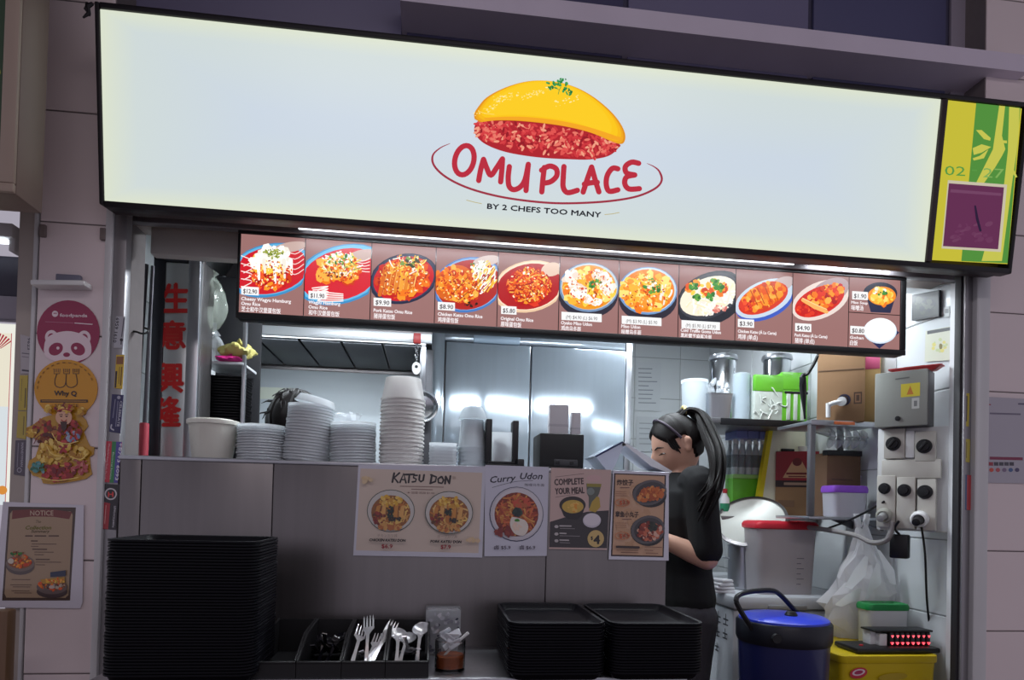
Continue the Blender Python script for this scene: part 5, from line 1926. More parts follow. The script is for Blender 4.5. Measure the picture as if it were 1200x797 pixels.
wY = 2.36
wx = X(796, 600, wY)
woman, HM = person('woman in a black t-shirt with a long dark ponytail looking down behind the counter end', (wx, wY, 0), 0, 1.0, R(24),
                   [((.022, -.205, 1.085), (-.125, -.135, 1.150), (0, .3, -1)), ((.02, .215, 1.085), (-.13, .12, 1.14), (0, -.3, -1))], shirt, pants, .0048, .0)
# eyes, brows and lips are set into the head
def on_head(az, el, out):
    d = Vector((-cos(az) * cos(el), sin(az) * cos(el), sin(el)))
    return HM @ (headshape(d) + d * out)


for s_ in (-1, 1):
    MB().tube([on_head(s_ * R(10 + 3.6 * k), .20 - .012 * abs(k - 4), .0005) for k in range(10)], [.0012, .002, .0026, .0028, .0028, .0026, .0024, .002, .0015, .0008], 6).build('eyebrow', hairm, woman)
    MB().tube([on_head(s_ * R(16 + 3.2 * k), -.03 - .006 * abs(k - 4), .0005) for k in range(9)], [.001, .0018, .0024, .0026, .0026, .0024, .0022, .0018, .001], 6).build('eye', mat('dark eye', (30, 22, 22), .2), woman)
mb = MB().ball((-.0985, 0, -.052), .006, .019, .0045, 12, 8).ball((-.0975, 0, -.061), .006, .016, .0045, 12, 8)
mb.xf(HM)
mb.build('lips', mat('lips', (176, 96, 92), .4), woman)
hair = hair_cap(woman, HM, seed=3)
# side locks and loose fringe
rr = random.Random(12)
for s_ in (-1, 1):
    mb = MB()
    for k in range(4):
        y0 = s_ * (.030 + .005 * k)
        mb.tube(sm([(-.030 + .006 * k, y0 + s_ * .012, .086 - .002 * k), (-.050 + .007 * k, s_ * (.058 + .001 * k), .052), (-.050 + .008 * k, s_ * (.070 + .001 * k), .010 - .004 * k), (-.044 + .008 * k, s_ * .074, -.006 - .010 * (k % 3))], 4), [.004, .0055, .005, .005, .005, .005, .005, .004, .004, .003, .003, .002, .001], 6)
    mb.xf(HM)
    tag(mb.build('side_lock', hairm, hair), kind='stuff')
mb = MB()
tie = HM @ Vector((.070, 0, .098))
for k in range(26):
    a = 2 * pi * k / 26
    q = .018 * math.sqrt(rr.random())
    oy, ox = q * cos(a) * 1.5, q * sin(a)
    e = rr.uniform(-.03, .03)
    pts = [tie + Vector((-.02 + ox, oy, -.012)), tie + Vector((.012 + ox, oy, .014)), tie + Vector((.050 + ox * 1.2, oy * 1.4 - .02, -.008)), tie + Vector((.060 + ox * 1.6, oy * 1.5 - .09, -.085)), tie + Vector((.048 + ox * 1.6, oy * 1.3 - .185, -.17)), tie + Vector((.022 + ox * 1.5, oy - .235, -.265 + e * .5)), tie + Vector((-.020 + ox * 1.2, oy * .8 - .225, -.35 + e * 1.6))]
    P = sm(pts, 4)
    mb.tube(P, [max(.0012, .0095 * (1 - .75 * (i / len(P)) ** 2)) for i in range(len(P))], 6)
mb.build('ponytail', hairm, hair)
mb = MB()
mb.tube([tie + Vector((-.004 + .002 * cos(a), .026 * cos(a), .004 + .022 * sin(a))) for a in [2 * pi * i / 16 for i in range(16)]], .0065, 8, closed=True)
mb.build('hair_tie', mat('pale yellow hair tie', (214, 196, 130), .6, 0, .1, 40), hair)
mb = MB()
mb.tube([HM @ (headshape((sin(R(25)) * -1 * cos(a), sin(a) if False else sin(a), cos(a) * cos(R(25)))) * 1.0 + Vector((-.25 * cos(a), sin(a), cos(a))) * .016) for a in [R(-78 + 156 * i / 24) for i in range(25)]], .0045, 8)
mb.build('headband', mat('dark purple headband', (62, 50, 66), .5), hair)

kY = 2.80
kx, kz = X(343, 460, kY), Z(343, 456, kY)
cook, HM2 = person('person with short black hair seen only above the stacked lids on the counter', (kx, kY, 0), R(-115), kz / 1.622, R(10),
                   [((-.06, -.215, 1.09), (-.27, -.10, 1.08), (0, .3, -1)), ((-.06, .215, 1.09), (-.27, .10, 1.08), (0, -.3, -1))], shirt, pants, .008, .01)
h2 = hair_cap(cook, HM2, front=-.1, grow=.030, seed=5)
mb = MB()
for k in range(170):
    a, b = rr.uniform(0, 2 * pi), rr.uniform(.15, 1.45)
    d = Vector((cos(b) * cos(a), cos(b) * sin(a), sin(b)))
    if d.x < -.5 and d.z < .5:
        continue
    p = headshape(d) + d * .026
    tg = Vector((rr.uniform(-.3, .8), rr.uniform(-.6, .6), -.5)).normalized()
    mb.tube([HM2 @ p, HM2 @ (p + d * .010 + tg * .02), HM2 @ (p + d * .006 + tg * .045)], [.004, .003, .0006], 5)
mb.build('hair_tufts', hairm, h2)
for s_ in (-1, 1):
    mb = MB().ball((-.083, s_ * .030, -.004), .008, .011, .0045, 10, 8)
    mb.xf(HM2)
    mb.build('eye', mat('dark eye', (30, 22, 22), .2), cook)

# ================================================================== kitchen side: racks, cartons, freezer
def pxbox(pa, pb, Y, depth, base=None):
    """metres (half width, height) and foot point of a box whose front face fills a photo rectangle at depth Y"""
    cx = (pa[0] + pb[0]) / 2
    p0 = at(cx, pb[1], Y)
    z0 = p0.z if base is None else base
    x0, x1 = X(pa[0], pb[1], Y), X(pb[0], pb[1], Y)
    return ((x0 + x1) / 2, Y, z0), (x1 - x0) / 2, at(cx, pa[1], Y).z - z0, depth


post_m = mat('grey rack post', (120, 120, 124), .4, .7, .08, 12)
za = Z(870, 492, 2.6)
zm2 = Z(900, 606, 2.74)
ax0, ax1 = X(812, 492, 2.6), X(951, 492, 2.6)
t = thing('wall_shelf', 'upper steel shelf with black front edge holding green packs and canisters', 'shelf', ((ax0 + ax1) / 2, 2.6, za))
h = (ax1 - ax0) / 2
MB().rbox(-h, h, 0, .42, -.016, 0, .003).build('shelf_board', steel_d, t)
MB().rbox(-h * .55, h, -.008, 0, -.024, .004, .002).build('front_edge', blackp, t)
MB().rbox(-h, -h * .55, -.008, 0, -.018, .004, .002).build('front_edge', post_m, t)
MB().rbox(-h + .09, -h + .114, .20, .224, zm2 - za, -.016, .003).build('post', post_m, t)
for y_ in (.06, .36):
    MB().prism([((IN_R - .002) - t.location.x, -.016), ((IN_R - .002) - t.location.x, -.05), (h - .02, -.016)], y_, y_ + .012).build('bracket', post_m, t)
mx0, mx1 = X(846, 606, 2.74), IN_R - .008
t = thing('middle_shelf', 'middle steel shelf over the freezer carrying the red carton and white board', 'shelf', ((mx0 + mx1) / 2, 2.74, zm2))
h2_ = (mx1 - mx0) / 2
MB().rbox(-h2_, h2_, 0, .42, -.02, 0, .003).build('shelf_board', steel_d, t)
for y_ in (.06, .34):
    MB().prism([(h2_, -.02), (h2_, -.16), (h2_ - .22, -.02)], y_, y_ + .012).build('bracket', post_m, t)
zb_ = Z(990, 494, 2.3)
b0, b1 = X(950, 493, 2.3), X(1031, 493, 2.3)
t = thing('corner_shelf', 'small steel shelf on posts carrying the cardboard drink carton', 'shelf', ((b0 + b1) / 2, 2.3, zb_))
h3 = (b1 - b0) / 2
MB().rbox(-h3, h3, 0, .24, -.014, 0, .003).rbox(-h3, h3, -.004, .002, -.018, .002, .002).build('shelf_board', steel, t)
zt2 = Z(990, 606, 2.3)
MB().rbox(-h3, (IN_R - .002) - t.location.x, 0, .24, zt2 - zb_ - .012, zt2 - zb_, .003).build('lower_board', steel, t)
MB().rbox(-h3, -h3 + .022, .0, .022, zt2 - zb_, -.014, .003).build('post', post_m, t)
MB().rbox(h3 - .02, h3, .215, .235, zt2 - zb_, -.014, .003).build('post', post_m, t)
for y_ in (.02, .20):
    MB().prism([((IN_R - .002) - t.location.x, zt2 - zb_ - .012), ((IN_R - .002) - t.location.x, zt2 - zb_ - .05), (h3 - .06, zt2 - zb_ - .012)], y_, y_ + .012).build('bracket', post_m, t)
MB().rbox(-h3 * .35, h3 * .25, -.006, -.0035, -.013, -.001, .001).build('price_strip', mat('orange label', (226, 120, 70), .5), t)


def solid(name, label, cat, pa, pb, Y, depth, mt, base=None, rot=0, part=None, r=.004, lid=None):
    p, hw, hh, d = pxbox(pa, pb, Y, depth, base)
    t = thing(name, label, cat, p, (0, 0, rot))
    MB().rbox(-hw, hw, 0, d, 0, hh, r).build(part or 'body', mt, t)
    return t, hw, hh


# --- on the upper shelf
p, hw, hh, d = pxbox((832, 461), (860, 490), 2.66, .12, za)
t = thing('steel_bin', 'square steel bin with clear wrap on the upper shelf', 'bin', p)
MB().loft([[(x, y + .06, z) for x, y in rrect(2 * hw * s_, .11 * s_, .012)] for s_, z in ((.82, 0), (.86, .002), (1, hh), (1.04, hh), (1.04, hh + .003), (.97, hh + .003), (.84, .004))]).build('bin_body', steel, t)
mb = MB()
for k in range(8):
    a, b = rr.uniform(-hw * .7, hw * .7), rr.uniform(.02, .09)
    mb.tube(sm([(a, b, hh * .6), (a + rr.uniform(-.02, .02), b, hh + .02), (a + rr.uniform(-.03, .03), b, hh + rr.uniform(.03, .07))], 3), [.008, .010, .013, .014, .012, .010, .003], 6)
mb.build('wrap', bagp, t)
p, hw, hh, d = pxbox((803, 444), (832, 491), 2.70, .1, za)
t = thing('round_container', 'clear round plastic container at the left end of upper shelf', 'container', (p[0], 2.74, za))
MB().lathe([(hw * .86, 0), (hw * .9, .002), (hw, hh * .94), (hw * .97, hh * .94), (hw * .86, .006)], n=24).build('tub', clearp, t)
MB().lathe([(hw * 1.05, hh * .93), (hw * 1.05, hh), (hw * .5, hh * 1.03), (.004, hh * 1.03)], n=24).build('lid', clearp, t)
p, hw, hh, d = pxbox((863, 437), (881, 490), 2.66, .1, za)
t = thing('cup_sleeve', 'tall sleeve of clear bluish plastic cups on the upper shelf', 'cups', (p[0], 2.69, za))
prof = [(hw * .75, 0)]
for k in range(16):
    z = hh * k / 16
    prof += [(hw * .88, z + .001), (hw, z + hh / 16 * .7), (hw * 1.02, z + hh / 16 * .85)]
prof += [(hw * .8, hh)]
MB().lathe(prof, n=20).build('cups', mat('bluish clear plastic', (206, 226, 236), .2, 0, .05, 30, alpha=.85), t)
MB().lathe([(hw * 1.08, hh * .02), (hw * 1.08, hh * .99), (hw * .6, hh * 1.03)], n=20, cap0=False, cap1=False).build('film_wrap', bagp, t)
grn = mat('bright green print', (106, 190, 50), .4, 0, .08, 20, coat=.3)
for (pa, pb, lb, kind) in (((884, 440), (917, 490), 'clear pack with green top band on the upper shelf', 0), ((916, 437), (946, 490), 'bright green pack with clear window slots on the upper shelf', 1)):
    p, hw, hh, d = pxbox(pa, pb, 2.64, .12, za)
    t = thing('noodle_pack', lb, 'pack', p)
    MB().rbox(-hw, hw, 0, .13, 0, hh, .006).build('carton', grn if kind else mat('pale pack film', (206, 214, 206), .25, 0, .2, 30, coat=.4), t)
    MB().rbox(-hw - .001, hw + .001, -.003, .02, hh * .66, hh + .002, .003).build('top_band', grn, t)
    if kind:
        for k in range(3):
            x = -hw * .5 + k * hw * .55
            MB().rbox(x - hw * .15, x + hw * .15, -.003, .01, hh * .06, hh * .58, .002).build('window_slot', mat('pale pack film', (206, 214, 206), .25), t)
        MB().rbox(-hw * .8, hw, -.0035, .01, hh * .58, hh * .63, .001).build('dark_line', blackp, t)
    else:
        mb = MB()
        for k in range(14):
            a = rr.uniform(-hw * .8, hw * .8)
            b = rr.uniform(.05, .55) * hh
            mb.tube(sm([(a, -.002, b), (a + rr.uniform(-.03, .03), -.005, b + rr.uniform(-.01, .04)), (a + rr.uniform(-.04, .04), -.002, b + rr.uniform(-.02, .04))], 3), .0028, 5)
        tag(mb.build('film_folds', mat('bright wrinkled film', (228, 234, 228), .15, 0, .1, 30), t), kind='stuff')
for (px0, px1, lb) in ((838, 868, 'left polished steel canister at the back of the upper shelf'), (902, 933, 'right polished steel canister at the back of the upper shelf')):
    p, hw, hh, d = pxbox((px0, 411), (px1, 480), 2.86, .1, za)
    t = thing('steel_canister', lb, 'canister', (p[0], 2.92, za))
    MB().lathe([(hw * .9, 0), (hw * .95, .003), (hw * .95, hh * .92), (hw * .92, hh * .93)], n=28).build('canister_body', steel_p, t)
    MB().lathe([(hw * 1.06, hh * .91), (hw * 1.08, hh * .93), (hw * 1.02, hh * .97), (hw * .4, hh), (.003, hh)], n=28).build('cover', steel, t)
# --- corner shelf cartons
p, hw, hh, d = pxbox((961, 409), (1008, 492), 2.32, .18, zb_)
t = thing('drink_carton', 'brown cardboard carton with a white tap in a round hole', 'carton', p, (0, 0, R(-34)))
MB().rbox(-hw, hw, 0, .11, 0, hh, .003).build('box', kraft, t)
MB().rbox(-hw * .96, hw * .96, -.001, .004, hh * .70, hh * .72, .0005).build('flap_seam', kraft_d, t)
MB().lathe([(.022, 0), (.022, -.002), (.016, -.002), (.016, 0)], (hw * .15, 0, hh * .30), 24, 'y').build('hole_rim', mat('dark blue ring', (40, 38, 60), .5), t)
mb = MB().lathe([(.008, .004), (.010, -.012), (.017, -.014), (.017, -.026), (.006, -.028)], (hw * .05, 0, hh * .27), 18, 'y')
mb.tube([(hw * .05, -.02, hh * .27), (-hw * .30, -.024, hh * .25), (-hw * .52, -.024, hh * .22)], .009, 10)
mb.tube([(-hw * .50, -.024, hh * .25), (-hw * .50, -.024, hh * .06)], [.009, .008], 10)
mb.build('tap', whitep, t)
A = Art(1, 1e-4)
A.L = .0005
A.rect(hw * .55, hh * .24, hw * .88, hh * .40, (70, 50, 40))
A.rect(hw * .60, hh * .26, hw * .83, hh * .38, (130, 96, 70))
A.rect(hw * .65, hh * .28, hw * .78, hh * .36, (70, 50, 40))
A.build('printed_mark', INK, t)
p, hw, hh, d = pxbox((1008, 405), (1029, 492), 2.34, .16, zb_)
t = thing('tan_carton', 'narrow tan carton with a pink label beside the tap carton', 'carton', p, (0, 0, R(-34)))
MB().rbox(-hw, hw, 0, .08, 0, hh, .003).build('box', mat('tan cardboard', (176, 146, 96), .8, 0, .06, 14), t)
MB().rbox(-hw * .7, hw * .9, -.001, .003, hh * .70, hh * .86, .0005).build('label', mat('pink label', (196, 86, 126), .6), t)
mb = MB()
q0, q1 = at(958, 408, 2.27), at(947, 440, 2.27)
mb.tube(sm([(q0.x, 2.27, q0.z + .02), (q0.x, 2.27, q0.z - .03), (q1.x + .01, 2.29, q1.z + .01), (q1.x, 2.305, q1.z), (q1.x + .014, 2.31, zb_ + .004)], 4), [.006] * 12 + [.011, .013, .010, .005, .004], 8)
o = mb.build('strap', blackp, None)
tag(o, 'black strap hanging beside the left edge of the tap carton', 'strap')
p, hw, hh, d = pxbox((967, 500), (1004, 523), 2.45, .05)
t = thing('hanging_bag', 'small clear bag hanging under the corner shelf', 'bag', (p[0], 2.42, zb_ - .014))
mb = MB()
for k in range(5):
    x = -hw + k * hw * .5
    mb.tube(sm([(x, 0, 0), (x + .006, -.01, -.03), (x - .006, 0, -.075)], 3), [.004, .008, .012, .015, .016, .013, .004], 7)
mb.build('film', bagp, t)
# --- on the middle shelf
p, hw, hh, d = pxbox((968, 528), (1008, 606), 2.42, .11, zt2)
t = thing('dark_carton', 'dark brown open carton behind the purple lidded tub', 'carton', p)
MB().rbox(-hw, hw, 0, .11, 0, hh * .96, .003).build('box', kraft_d, t)
MB().rbox(-hw * 1.02, hw * 1.02, -.006, .03, hh * .92, hh, .002).build('flap', blackp, t)
A = Art(1, 1e-4)
A.L = .0005
A.rect(-hw * .7, hh * .3, hw * .1, hh * .44, (84, 60, 44))
A.rect(-hw * .7, hh * .55, hw * .5, hh * .57, (84, 60, 44))
A.build('printed_mark', INK, t)
zt_ = zm2
tubp = mat('milky clear plastic', (216, 214, 224), .35, 0, .03, 20, alpha=.72)


def tub(name, label, pa, pb, Y, base, dep, bodym, lidm, lidname, lidh=.16, taper=.9):
    p, hw, hh, d = pxbox(pa, pb, Y, dep, base)
    t = thing(name, label, 'tub', (p[0], Y + dep / 2, base))
    hb = hh * (1 - lidh)
    MB().loft([[(x, y, z) for x, y in rrect(2 * hw * s_, dep * s_, .02)] for s_, z in ((taper, 0), (taper + .02, .004), (.97, hb * .96), (.99, hb), (.96, hb), (taper - .01, .006))]).build('tub', bodym, t)
    MB().loft([[(x, y, z) for x, y in rrect(2 * hw * s_, dep * s_, .022)] for s_, z in ((.98, hb * .985), (1.04, hb), (1.05, hb + hh * lidh * .5), (1.0, hh * .985), (.9, hh), (.86, hh * .985), (.4, hh * .985))]).build(lidname, lidm, t)
    return t, hw, hh


tub('storage_tub', 'small clear tub with a purple lid on the corner shelf lower board', (978, 569), (1019, 606), 2.31, zt2, .10, tubp, mat('purple plastic lid', (132, 70, 190), .4, 0, .04, 20), 'purple_lid', .22)

p0 = at(1022, 590, 2.46)
o = MB().rbox(-.045, .045, -.004, .004, -.04, .04, .004).build('plastic_sheet', mat('pale lilac plastic', (196, 188, 214), .4, 0, .03, 20), None, (X(1022, 570, 2.42), 2.46, Z(1022, 570, 2.42)), (R(8), R(40), 0))
tag(o, 'pale lilac plastic panel leaning at a slant beside the purple lidded tub', 'panel')
# red carton
p, hw, hh, d = pxbox((911, 529), (955, 607), 2.745, .18, zm2)
t = thing('red_carton', 'brown carton with a red printed top half and pale triangle emblem', 'carton', p, (0, 0, R(-27)))
MB().rbox(-hw, hw, 0, .10, 0, hh, .003).build('box', kraft, t)
A = Art(1, 1e-4)
A.L = .0003
A.rect(-hw, hh * .55, hw, hh, (150, 34, 44))
A.rect(-hw, hh * .46, hw, hh * .56, (44, 26, 28))
A.poly([(-hw * .66, hh * .60), (hw * .66, hh * .60), (hw * .2, hh * .86), (0, hh * .90), (-hw * .2, hh * .86)], (206, 160, 120))
A.ell(0, hh * .84, hw * .22, hh * .06, (110, 34, 36))
A.rect(-hw * .5, hh * .65, hw * .5, hh * .68, (120, 40, 40))
A.rect(-hw * .4, hh * .61, hw * .4, hh * .63, (120, 60, 50))
A.rect(-hw * .6, hh * .49, hw * .6, hh * .53, (160, 130, 110))
A.rect(-hw * .86, hh * .16, -hw * .1, hh * .26, (126, 94, 68))
A.build('printed_front', INK, t)
zr_ = zm2 + hh
o = MB().lathe([(.012, 0), (.014, .001), (.020, .018), (.021, .026), (.019, .026), (.012, .003)], (0, 0, 0), 18).build('white_cup', whitep, None, (p[0] + hw * .55, 2.785, zr_))
tag(o, 'small white cup standing on top of the red carton', 'cup')
o = MB().rbox(-.03, .03, -.02, .02, 0, .014, .003).build('dark_tray', blackp, None, (p[0] - hw * .25, 2.80, zr_))
tag(o, 'small dark flat tray on top of the red carton', 'tray')
# cutting board leaning
bpl = Pl(920, 600, 2.79)
bo = Vector((X(920, 600, 2.79), 2.79, zm2))
def bpoly(*ps):
    return [((bpl.o + bpl.M @ Vector((bpl.uv(*p_)[0], 0, 0))).x - bo.x, max(.002, (bpl.o.z + bpl.uv(*p_)[1]) - zm2)) for p_ in ps]
t = thing('cutting_board', 'white cutting board with yellow left edge leaning behind the red carton', 'board', bo)
MB().prism(bpoly((890, 620), (907, 496), (944, 494), (944, 620)), 0, .022).build('board', mat('ivory plastic board', (222, 218, 196), .5, 0, .03, 20), t)
MB().prism(bpoly((884, 620), (902, 496), (907, 496), (890, 620)), -.002, .024).build('yellow_edge', mat('yellow plastic', (222, 200, 36), .45, 0, .05, 20), t)
# packs at the left
p, hw, hh, d = pxbox((858, 556), (890, 607), 2.83, .16, zm2)
t = thing('green_crate', 'bright green small crate under the pack of bottles', 'crate', p)
MB().rbox(-hw, hw, 0, .08, 0, hh * .96, .004).build('crate_body', grn, t)
MB().rbox(-hw * 1.03, hw * 1.03, -.004, .084, hh * .90, hh, .003).build('rim', mat('pale green plastic', (150, 200, 120), .4), t)
ztop = zm2 + hh
p, hw, hh, d = pxbox((859, 514), (899, 556), 2.83, .12, ztop)
t = thing('bottle_pack', 'film-wrapped pack of small dark-labelled bottles on the green crate', 'pack', (p[0], 2.83, ztop))
for i in range(5):
    for j in range(2):
        x = -hw * .8 + i * hw * .4
        r_ = hw * .19
        b_ = MB().lathe([(r_ * .9, 0), (r_, .003), (r_, hh * .60), (r_ * .5, hh * .78), (r_ * .42, hh * .86)], (x, .02 + j * .05, 0), 12).build('bottle', mat('clear bottle', (180, 190, 196), .15, 0, .05, 20, alpha=.9), t)
        MB().lathe([(r_ * 1.03, hh * .2), (r_ * 1.03, hh * .55)], (x, .02 + j * .05, 0), 12, cap0=False, cap1=False).build('label', mat('dark bottle label', (60, 76, 84), .5, 0, .2, 30), b_)
        MB().lathe([(r_ * .55, hh * .86), (r_ * .55, hh * .97), (.001, hh * .97)], (x, .02 + j * .05, 0), 12).build('cap', whitep, b_)
MB().loft([[(x, y + .045, z) for x, y in rrect(2.1 * hw, .11, .02)] for z in (.001, hh * 1.0)], False, False).build('film_wrap', thinwrap, t)
ztop += hh
p, hw, hh, d = pxbox((863, 496), (903, 514), 2.83, .12, ztop)
t = thing('blue_box', 'low blue lilac box on top of the bottle pack', 'box', p)
for i in range(3):
    MB().rbox(-hw + i * hw * .667 + .001, -hw + (i + 1) * hw * .667 - .001, 0, .12, 0, hh, .003).build('carton', mat('blue lilac print', (116, 130, 190), .5, 0, .08, 20), t)
p, hw, hh, d = pxbox((836, 560), (858, 606), 2.60, .1, zm2)
hh = .085
t = thing('soap_bottle', 'white bottle with green label beside the green crate', 'bottle', (X(852, 575, 2.76), 2.78, zm2))
MB().lathe([(.018, 0), (.020, .003), (.020, .075), (.010, .092), (.008, .10)], n=18).build('bottle', whitep, t)
MB().lathe([(.0205, .02), (.0205, .055)], n=18, cap0=False, cap1=False).build('label', mat('green label', (50, 140, 100), .5), t)
MB().lathe([(.010, .10), (.010, .118), (.003, .12)], n=14).build('cap', mat('red cap', (180, 50, 56), .4), t)
# --- freezer and what stands on it
fY = 2.42
fx0, fz = X(861, 701, fY), Z(861, 699, fY)
t = thing('chest_freezer', 'white chest freezer behind the blue drink cooler', 'freezer', ((fx0 + (IN_R - .015)) / 2, fY, 0))
hw = ((IN_R - .015) - fx0) / 2
fwm = mat('white enamel', (214, 218, 224), .3, 0, .02, 8, coat=.2)
MB().rbox(-hw, hw, .01, .95, .05, fz - .055, .012).build('cabinet', fwm, t)
MB().rbox(-hw - .006, hw + .004, -.004, .96, fz - .05, fz, .012).build('freezer_lid', fwm, t)
MB().rbox(-hw, hw, .008, .95, fz - .056, fz - .049, .002).build('gasket', mat('grey rubber', (120, 122, 126), .7), t)
MB().rbox(-hw * .5, hw * .1, -.012, -.002, fz - .05, fz - .032, .004).build('handle', greyp, t)
for x_ in (-hw + .05, hw - .05):
    for y_ in (.06, .9):
        MB().lathe([(.02, 0), (.02, .052)], (x_, y_, 0), 12).build('foot', blackp, t)
# black marks on its left side
A = Art(1, 1e-4)
A.L = .0006
for i, (x, z, s_) in enumerate(((.10, .62, .04), (.17, .62, .04), (.10, .56, .034), (.17, .565, .036), (.10, .50, .03))):
    zc = fz - .1 - (.62 - z)
    A.stroke([(x - s_ / 2, zc), (x + s_ / 2, zc)], .006, (50, 52, 60))
    A.stroke([(x, zc + s_ / 2), (x, zc - s_ / 2)], .006, (50, 52, 60))
    A.stroke([(x - s_ / 2, zc - s_ / 2), (x + s_ / 2, zc - s_ / 2)], .005, (50, 52, 60))
o = A.build('side_marks', INK, t, (-hw, .24, 0), (0, 0, R(-90)))
tub('storage_tub', 'large clear square tub with a red lid standing on the freezer', (887, 611), (959, 686), 2.47, fz, .14, mat('frosted tub plastic', (224, 218, 220), .4, 0, .04, 20, alpha=.8, thin=.4), mat('red plastic lid', (196, 36, 52), .4, 0, .04, 20), 'red_lid', .10, .86)
A = Art(1, 1e-4)
p = at(935, 655, 2.62)
t = bpy.data.objects['storage_tub.001']
A.L = .1
for k in range(6):
    A.rect(.018, .045 + k * .02, .018 + (.03 if k % 2 else .018), .048 + k * .02, (110, 106, 116))
A.build('scale_marks', INK, t)
p = at(872, 678, 2.80)
pot_r = 16 * 2.66 / 780
t = thing('steel_pot', 'small steel pot on the freezer under the tilted wok', 'pot', (X(874, 660, 2.62), 2.66, fz))
ph = Z(874, 640, 2.66) - fz
MB().lathe([(pot_r * .9, 0), (pot_r, .006), (pot_r, ph), (pot_r * 1.06, ph), (pot_r * 1.06, ph + .003), (pot_r * .96, ph + .003), (pot_r * .95, .008)], n=28).build('pot_body', steel, t)
mb = MB().tube(sm([(-pot_r, 0, ph * .7), (-pot_r * 1.35, -.0, ph * .72), (-pot_r * 1.35, .03, ph * .72), (-pot_r, .03, ph * .7)], 3), .004, 6)
mb.build('handle', steel, t)
wc = at(880, 611, 2.66)
t = thing('wok', 'large pale steel wok tilted on top of the small pot', 'wok', wc, (R(34), R(-30), R(0)))
wr = 41 * 2.66 / 780
prof = [(.004, -.034)] + [(wr * s_, -.034 + .034 * s_ ** 2.2) for s_ in (.3, .5, .7, .85, .95, 1)] + [(wr * 1.03, .001), (wr * 1.03, .004), (wr, .004)] + [(wr * s_ * .985, -.031 + .034 * s_ ** 2.2) for s_ in (.95, .85, .7, .5, .3)] + [(.004, -.031)]
MB().lathe(prof, n=36).build('bowl', mat('pale satin steel', (206, 208, 202), .45, .3, .04, 8), t)
MB().lathe([(wr * .97, .003), (wr * 1.05, -.003), (wr * 1.06, .006), (wr * .97, .010)], n=36, cap0=False, cap1=False).build('rim', steel_d, t)
mb = MB()
for k in range(4):
    st_ = len(mb.v)
    mb.rbox(-.045 + .006 * k, .045 - .004 * k, -.03, .03, .014 * k, .014 * k + .013, .006)
    mb.xf(Matrix.Rotation(.12 * k, 4, 'Z') @ Matrix.Rotation(.05 * (k % 2), 4, 'Y'), st_)
o = mb.build('folded_cloth', mat('white cloth', (222, 222, 226), .9, 0, .04, 60, .3), None, (X(850, 672, 2.5), 2.53, fz))
tag(o, 'small folded white cloth at the left corner of the freezer', 'cloth')

# --- white plastic bag hanging
bp = at(1010, 618, 2.27)
bagw = mat('white translucent plastic film', (248, 248, 250), .3, 0, .03, 9, .2, alpha=.95, thin=.4)
t = thing('plastic_bag', 'big crumpled white plastic bag hanging beside the freezer', 'bag', bp)
rr = random.Random(33)
n, lev = 17, 9
Lz = at(1006, 756, 2.27).z - bp.z
rings = []
for k in range(lev + 1):
    f = k / lev
    w_ = .022 + .128 * math.sin(min(1, f * 1.25) * pi / 2) ** 1.3 * (1 - .55 * max(0, f - .68) / .32)
    ring = []
    for i in range(n):
        a = 2 * pi * i / n
        fold = 1 + .16 * sin(5 * a + 3 * f) + rr.uniform(-.26, .20)
        ring.append((w_ * fold * cos(a) + .012 * sin(5 * f), .36 * w_ * fold * sin(a), Lz * f + .010 * sin(4 * a + f * 5)))
    rings.append(ring)
MB().loft(rings).build('bag_body', bagw, t, smooth=False)
for s_ in (-1, 1):
    mb = MB()
    mb.loft([[(x * .5 + s_ * (.012 + .010 * q), y, .0 + q * .05) for x, y in ((-.02, -.006), (.02, -.004), (.02, .004), (-.02, .006))] for q in (0, .5, 1)])
    mb.build('bag_handle', bagw, t)
for k, (x, z, ln_, a) in enumerate(((-.05, -.16, .13, .5), (.06, -.14, .14, -.5), (.01, -.2, .15, .2), (-.08, -.25, .10, .9))):
    mb = MB()
    c = Vector((x, -.05, z))
    d = Vector((sin(a), -.12, cos(a))) * ln_ / 2
    w_ = Vector((.035, .012, -.01))
    mb.add([c - d - w_ * .4, c - d + w_ * .6, c - w_ + Vector((0, -.02, 0)), c + w_ * 1.2 + Vector((0, -.004, 0)), c + d - w_ * .3, c + d + w_ * .2], [(0, 1, 3, 2), (2, 3, 5, 4)])
    mb.build('bag_fold', bagw, t)
# hook for it
o = MB().tube(sm([(bp.x, 2.27, bp.z + .0), (bp.x + .010, 2.27, bp.z + .012), (bp.x + .012, 2.30, zt2 - .03), (bp.x + .004, 2.33, zt2 - .012)], 4), .004, 6).build('hanging_hook', steel, None)
tag(o, 'thin steel hook rod holding the white plastic bag', 'hook')

# --- blue drink cooler
cY = 2.0
ccx = X(918, 730, cY)
cr_ = (X(971, 730, cY) - X(865, 730, cY)) / 2 * .93
ctz = Z(918, 726, cY)
t = thing('drink_cooler', 'navy blue round drink cooler with bright blue lid and black bail handle', 'cooler', (ccx, cY, 0))
navy = mat('navy blue plastic', (26, 32, 86), .35, 0, .08, 10, coat=.2)
bluel = mat('bright blue plastic', (38, 60, 200), .35, 0, .05, 10, coat=.2)
hb = ctz - .055
MB().lathe([(cr_ * .82, .38), (cr_ * .84, .385), (cr_ * .97, hb), (cr_ * .9, hb)], n=40).build('cooler_body', navy, t)
MB().lathe([(cr_ * .985, hb - .012), (cr_ * 1.015, hb), (cr_ * 1.015, ctz - .006), (cr_ * .98, ctz), (cr_ * .93, ctz)], n=40).build('collar', mat('black blue plastic', (20, 22, 34), .4, 0, .08, 10), t)
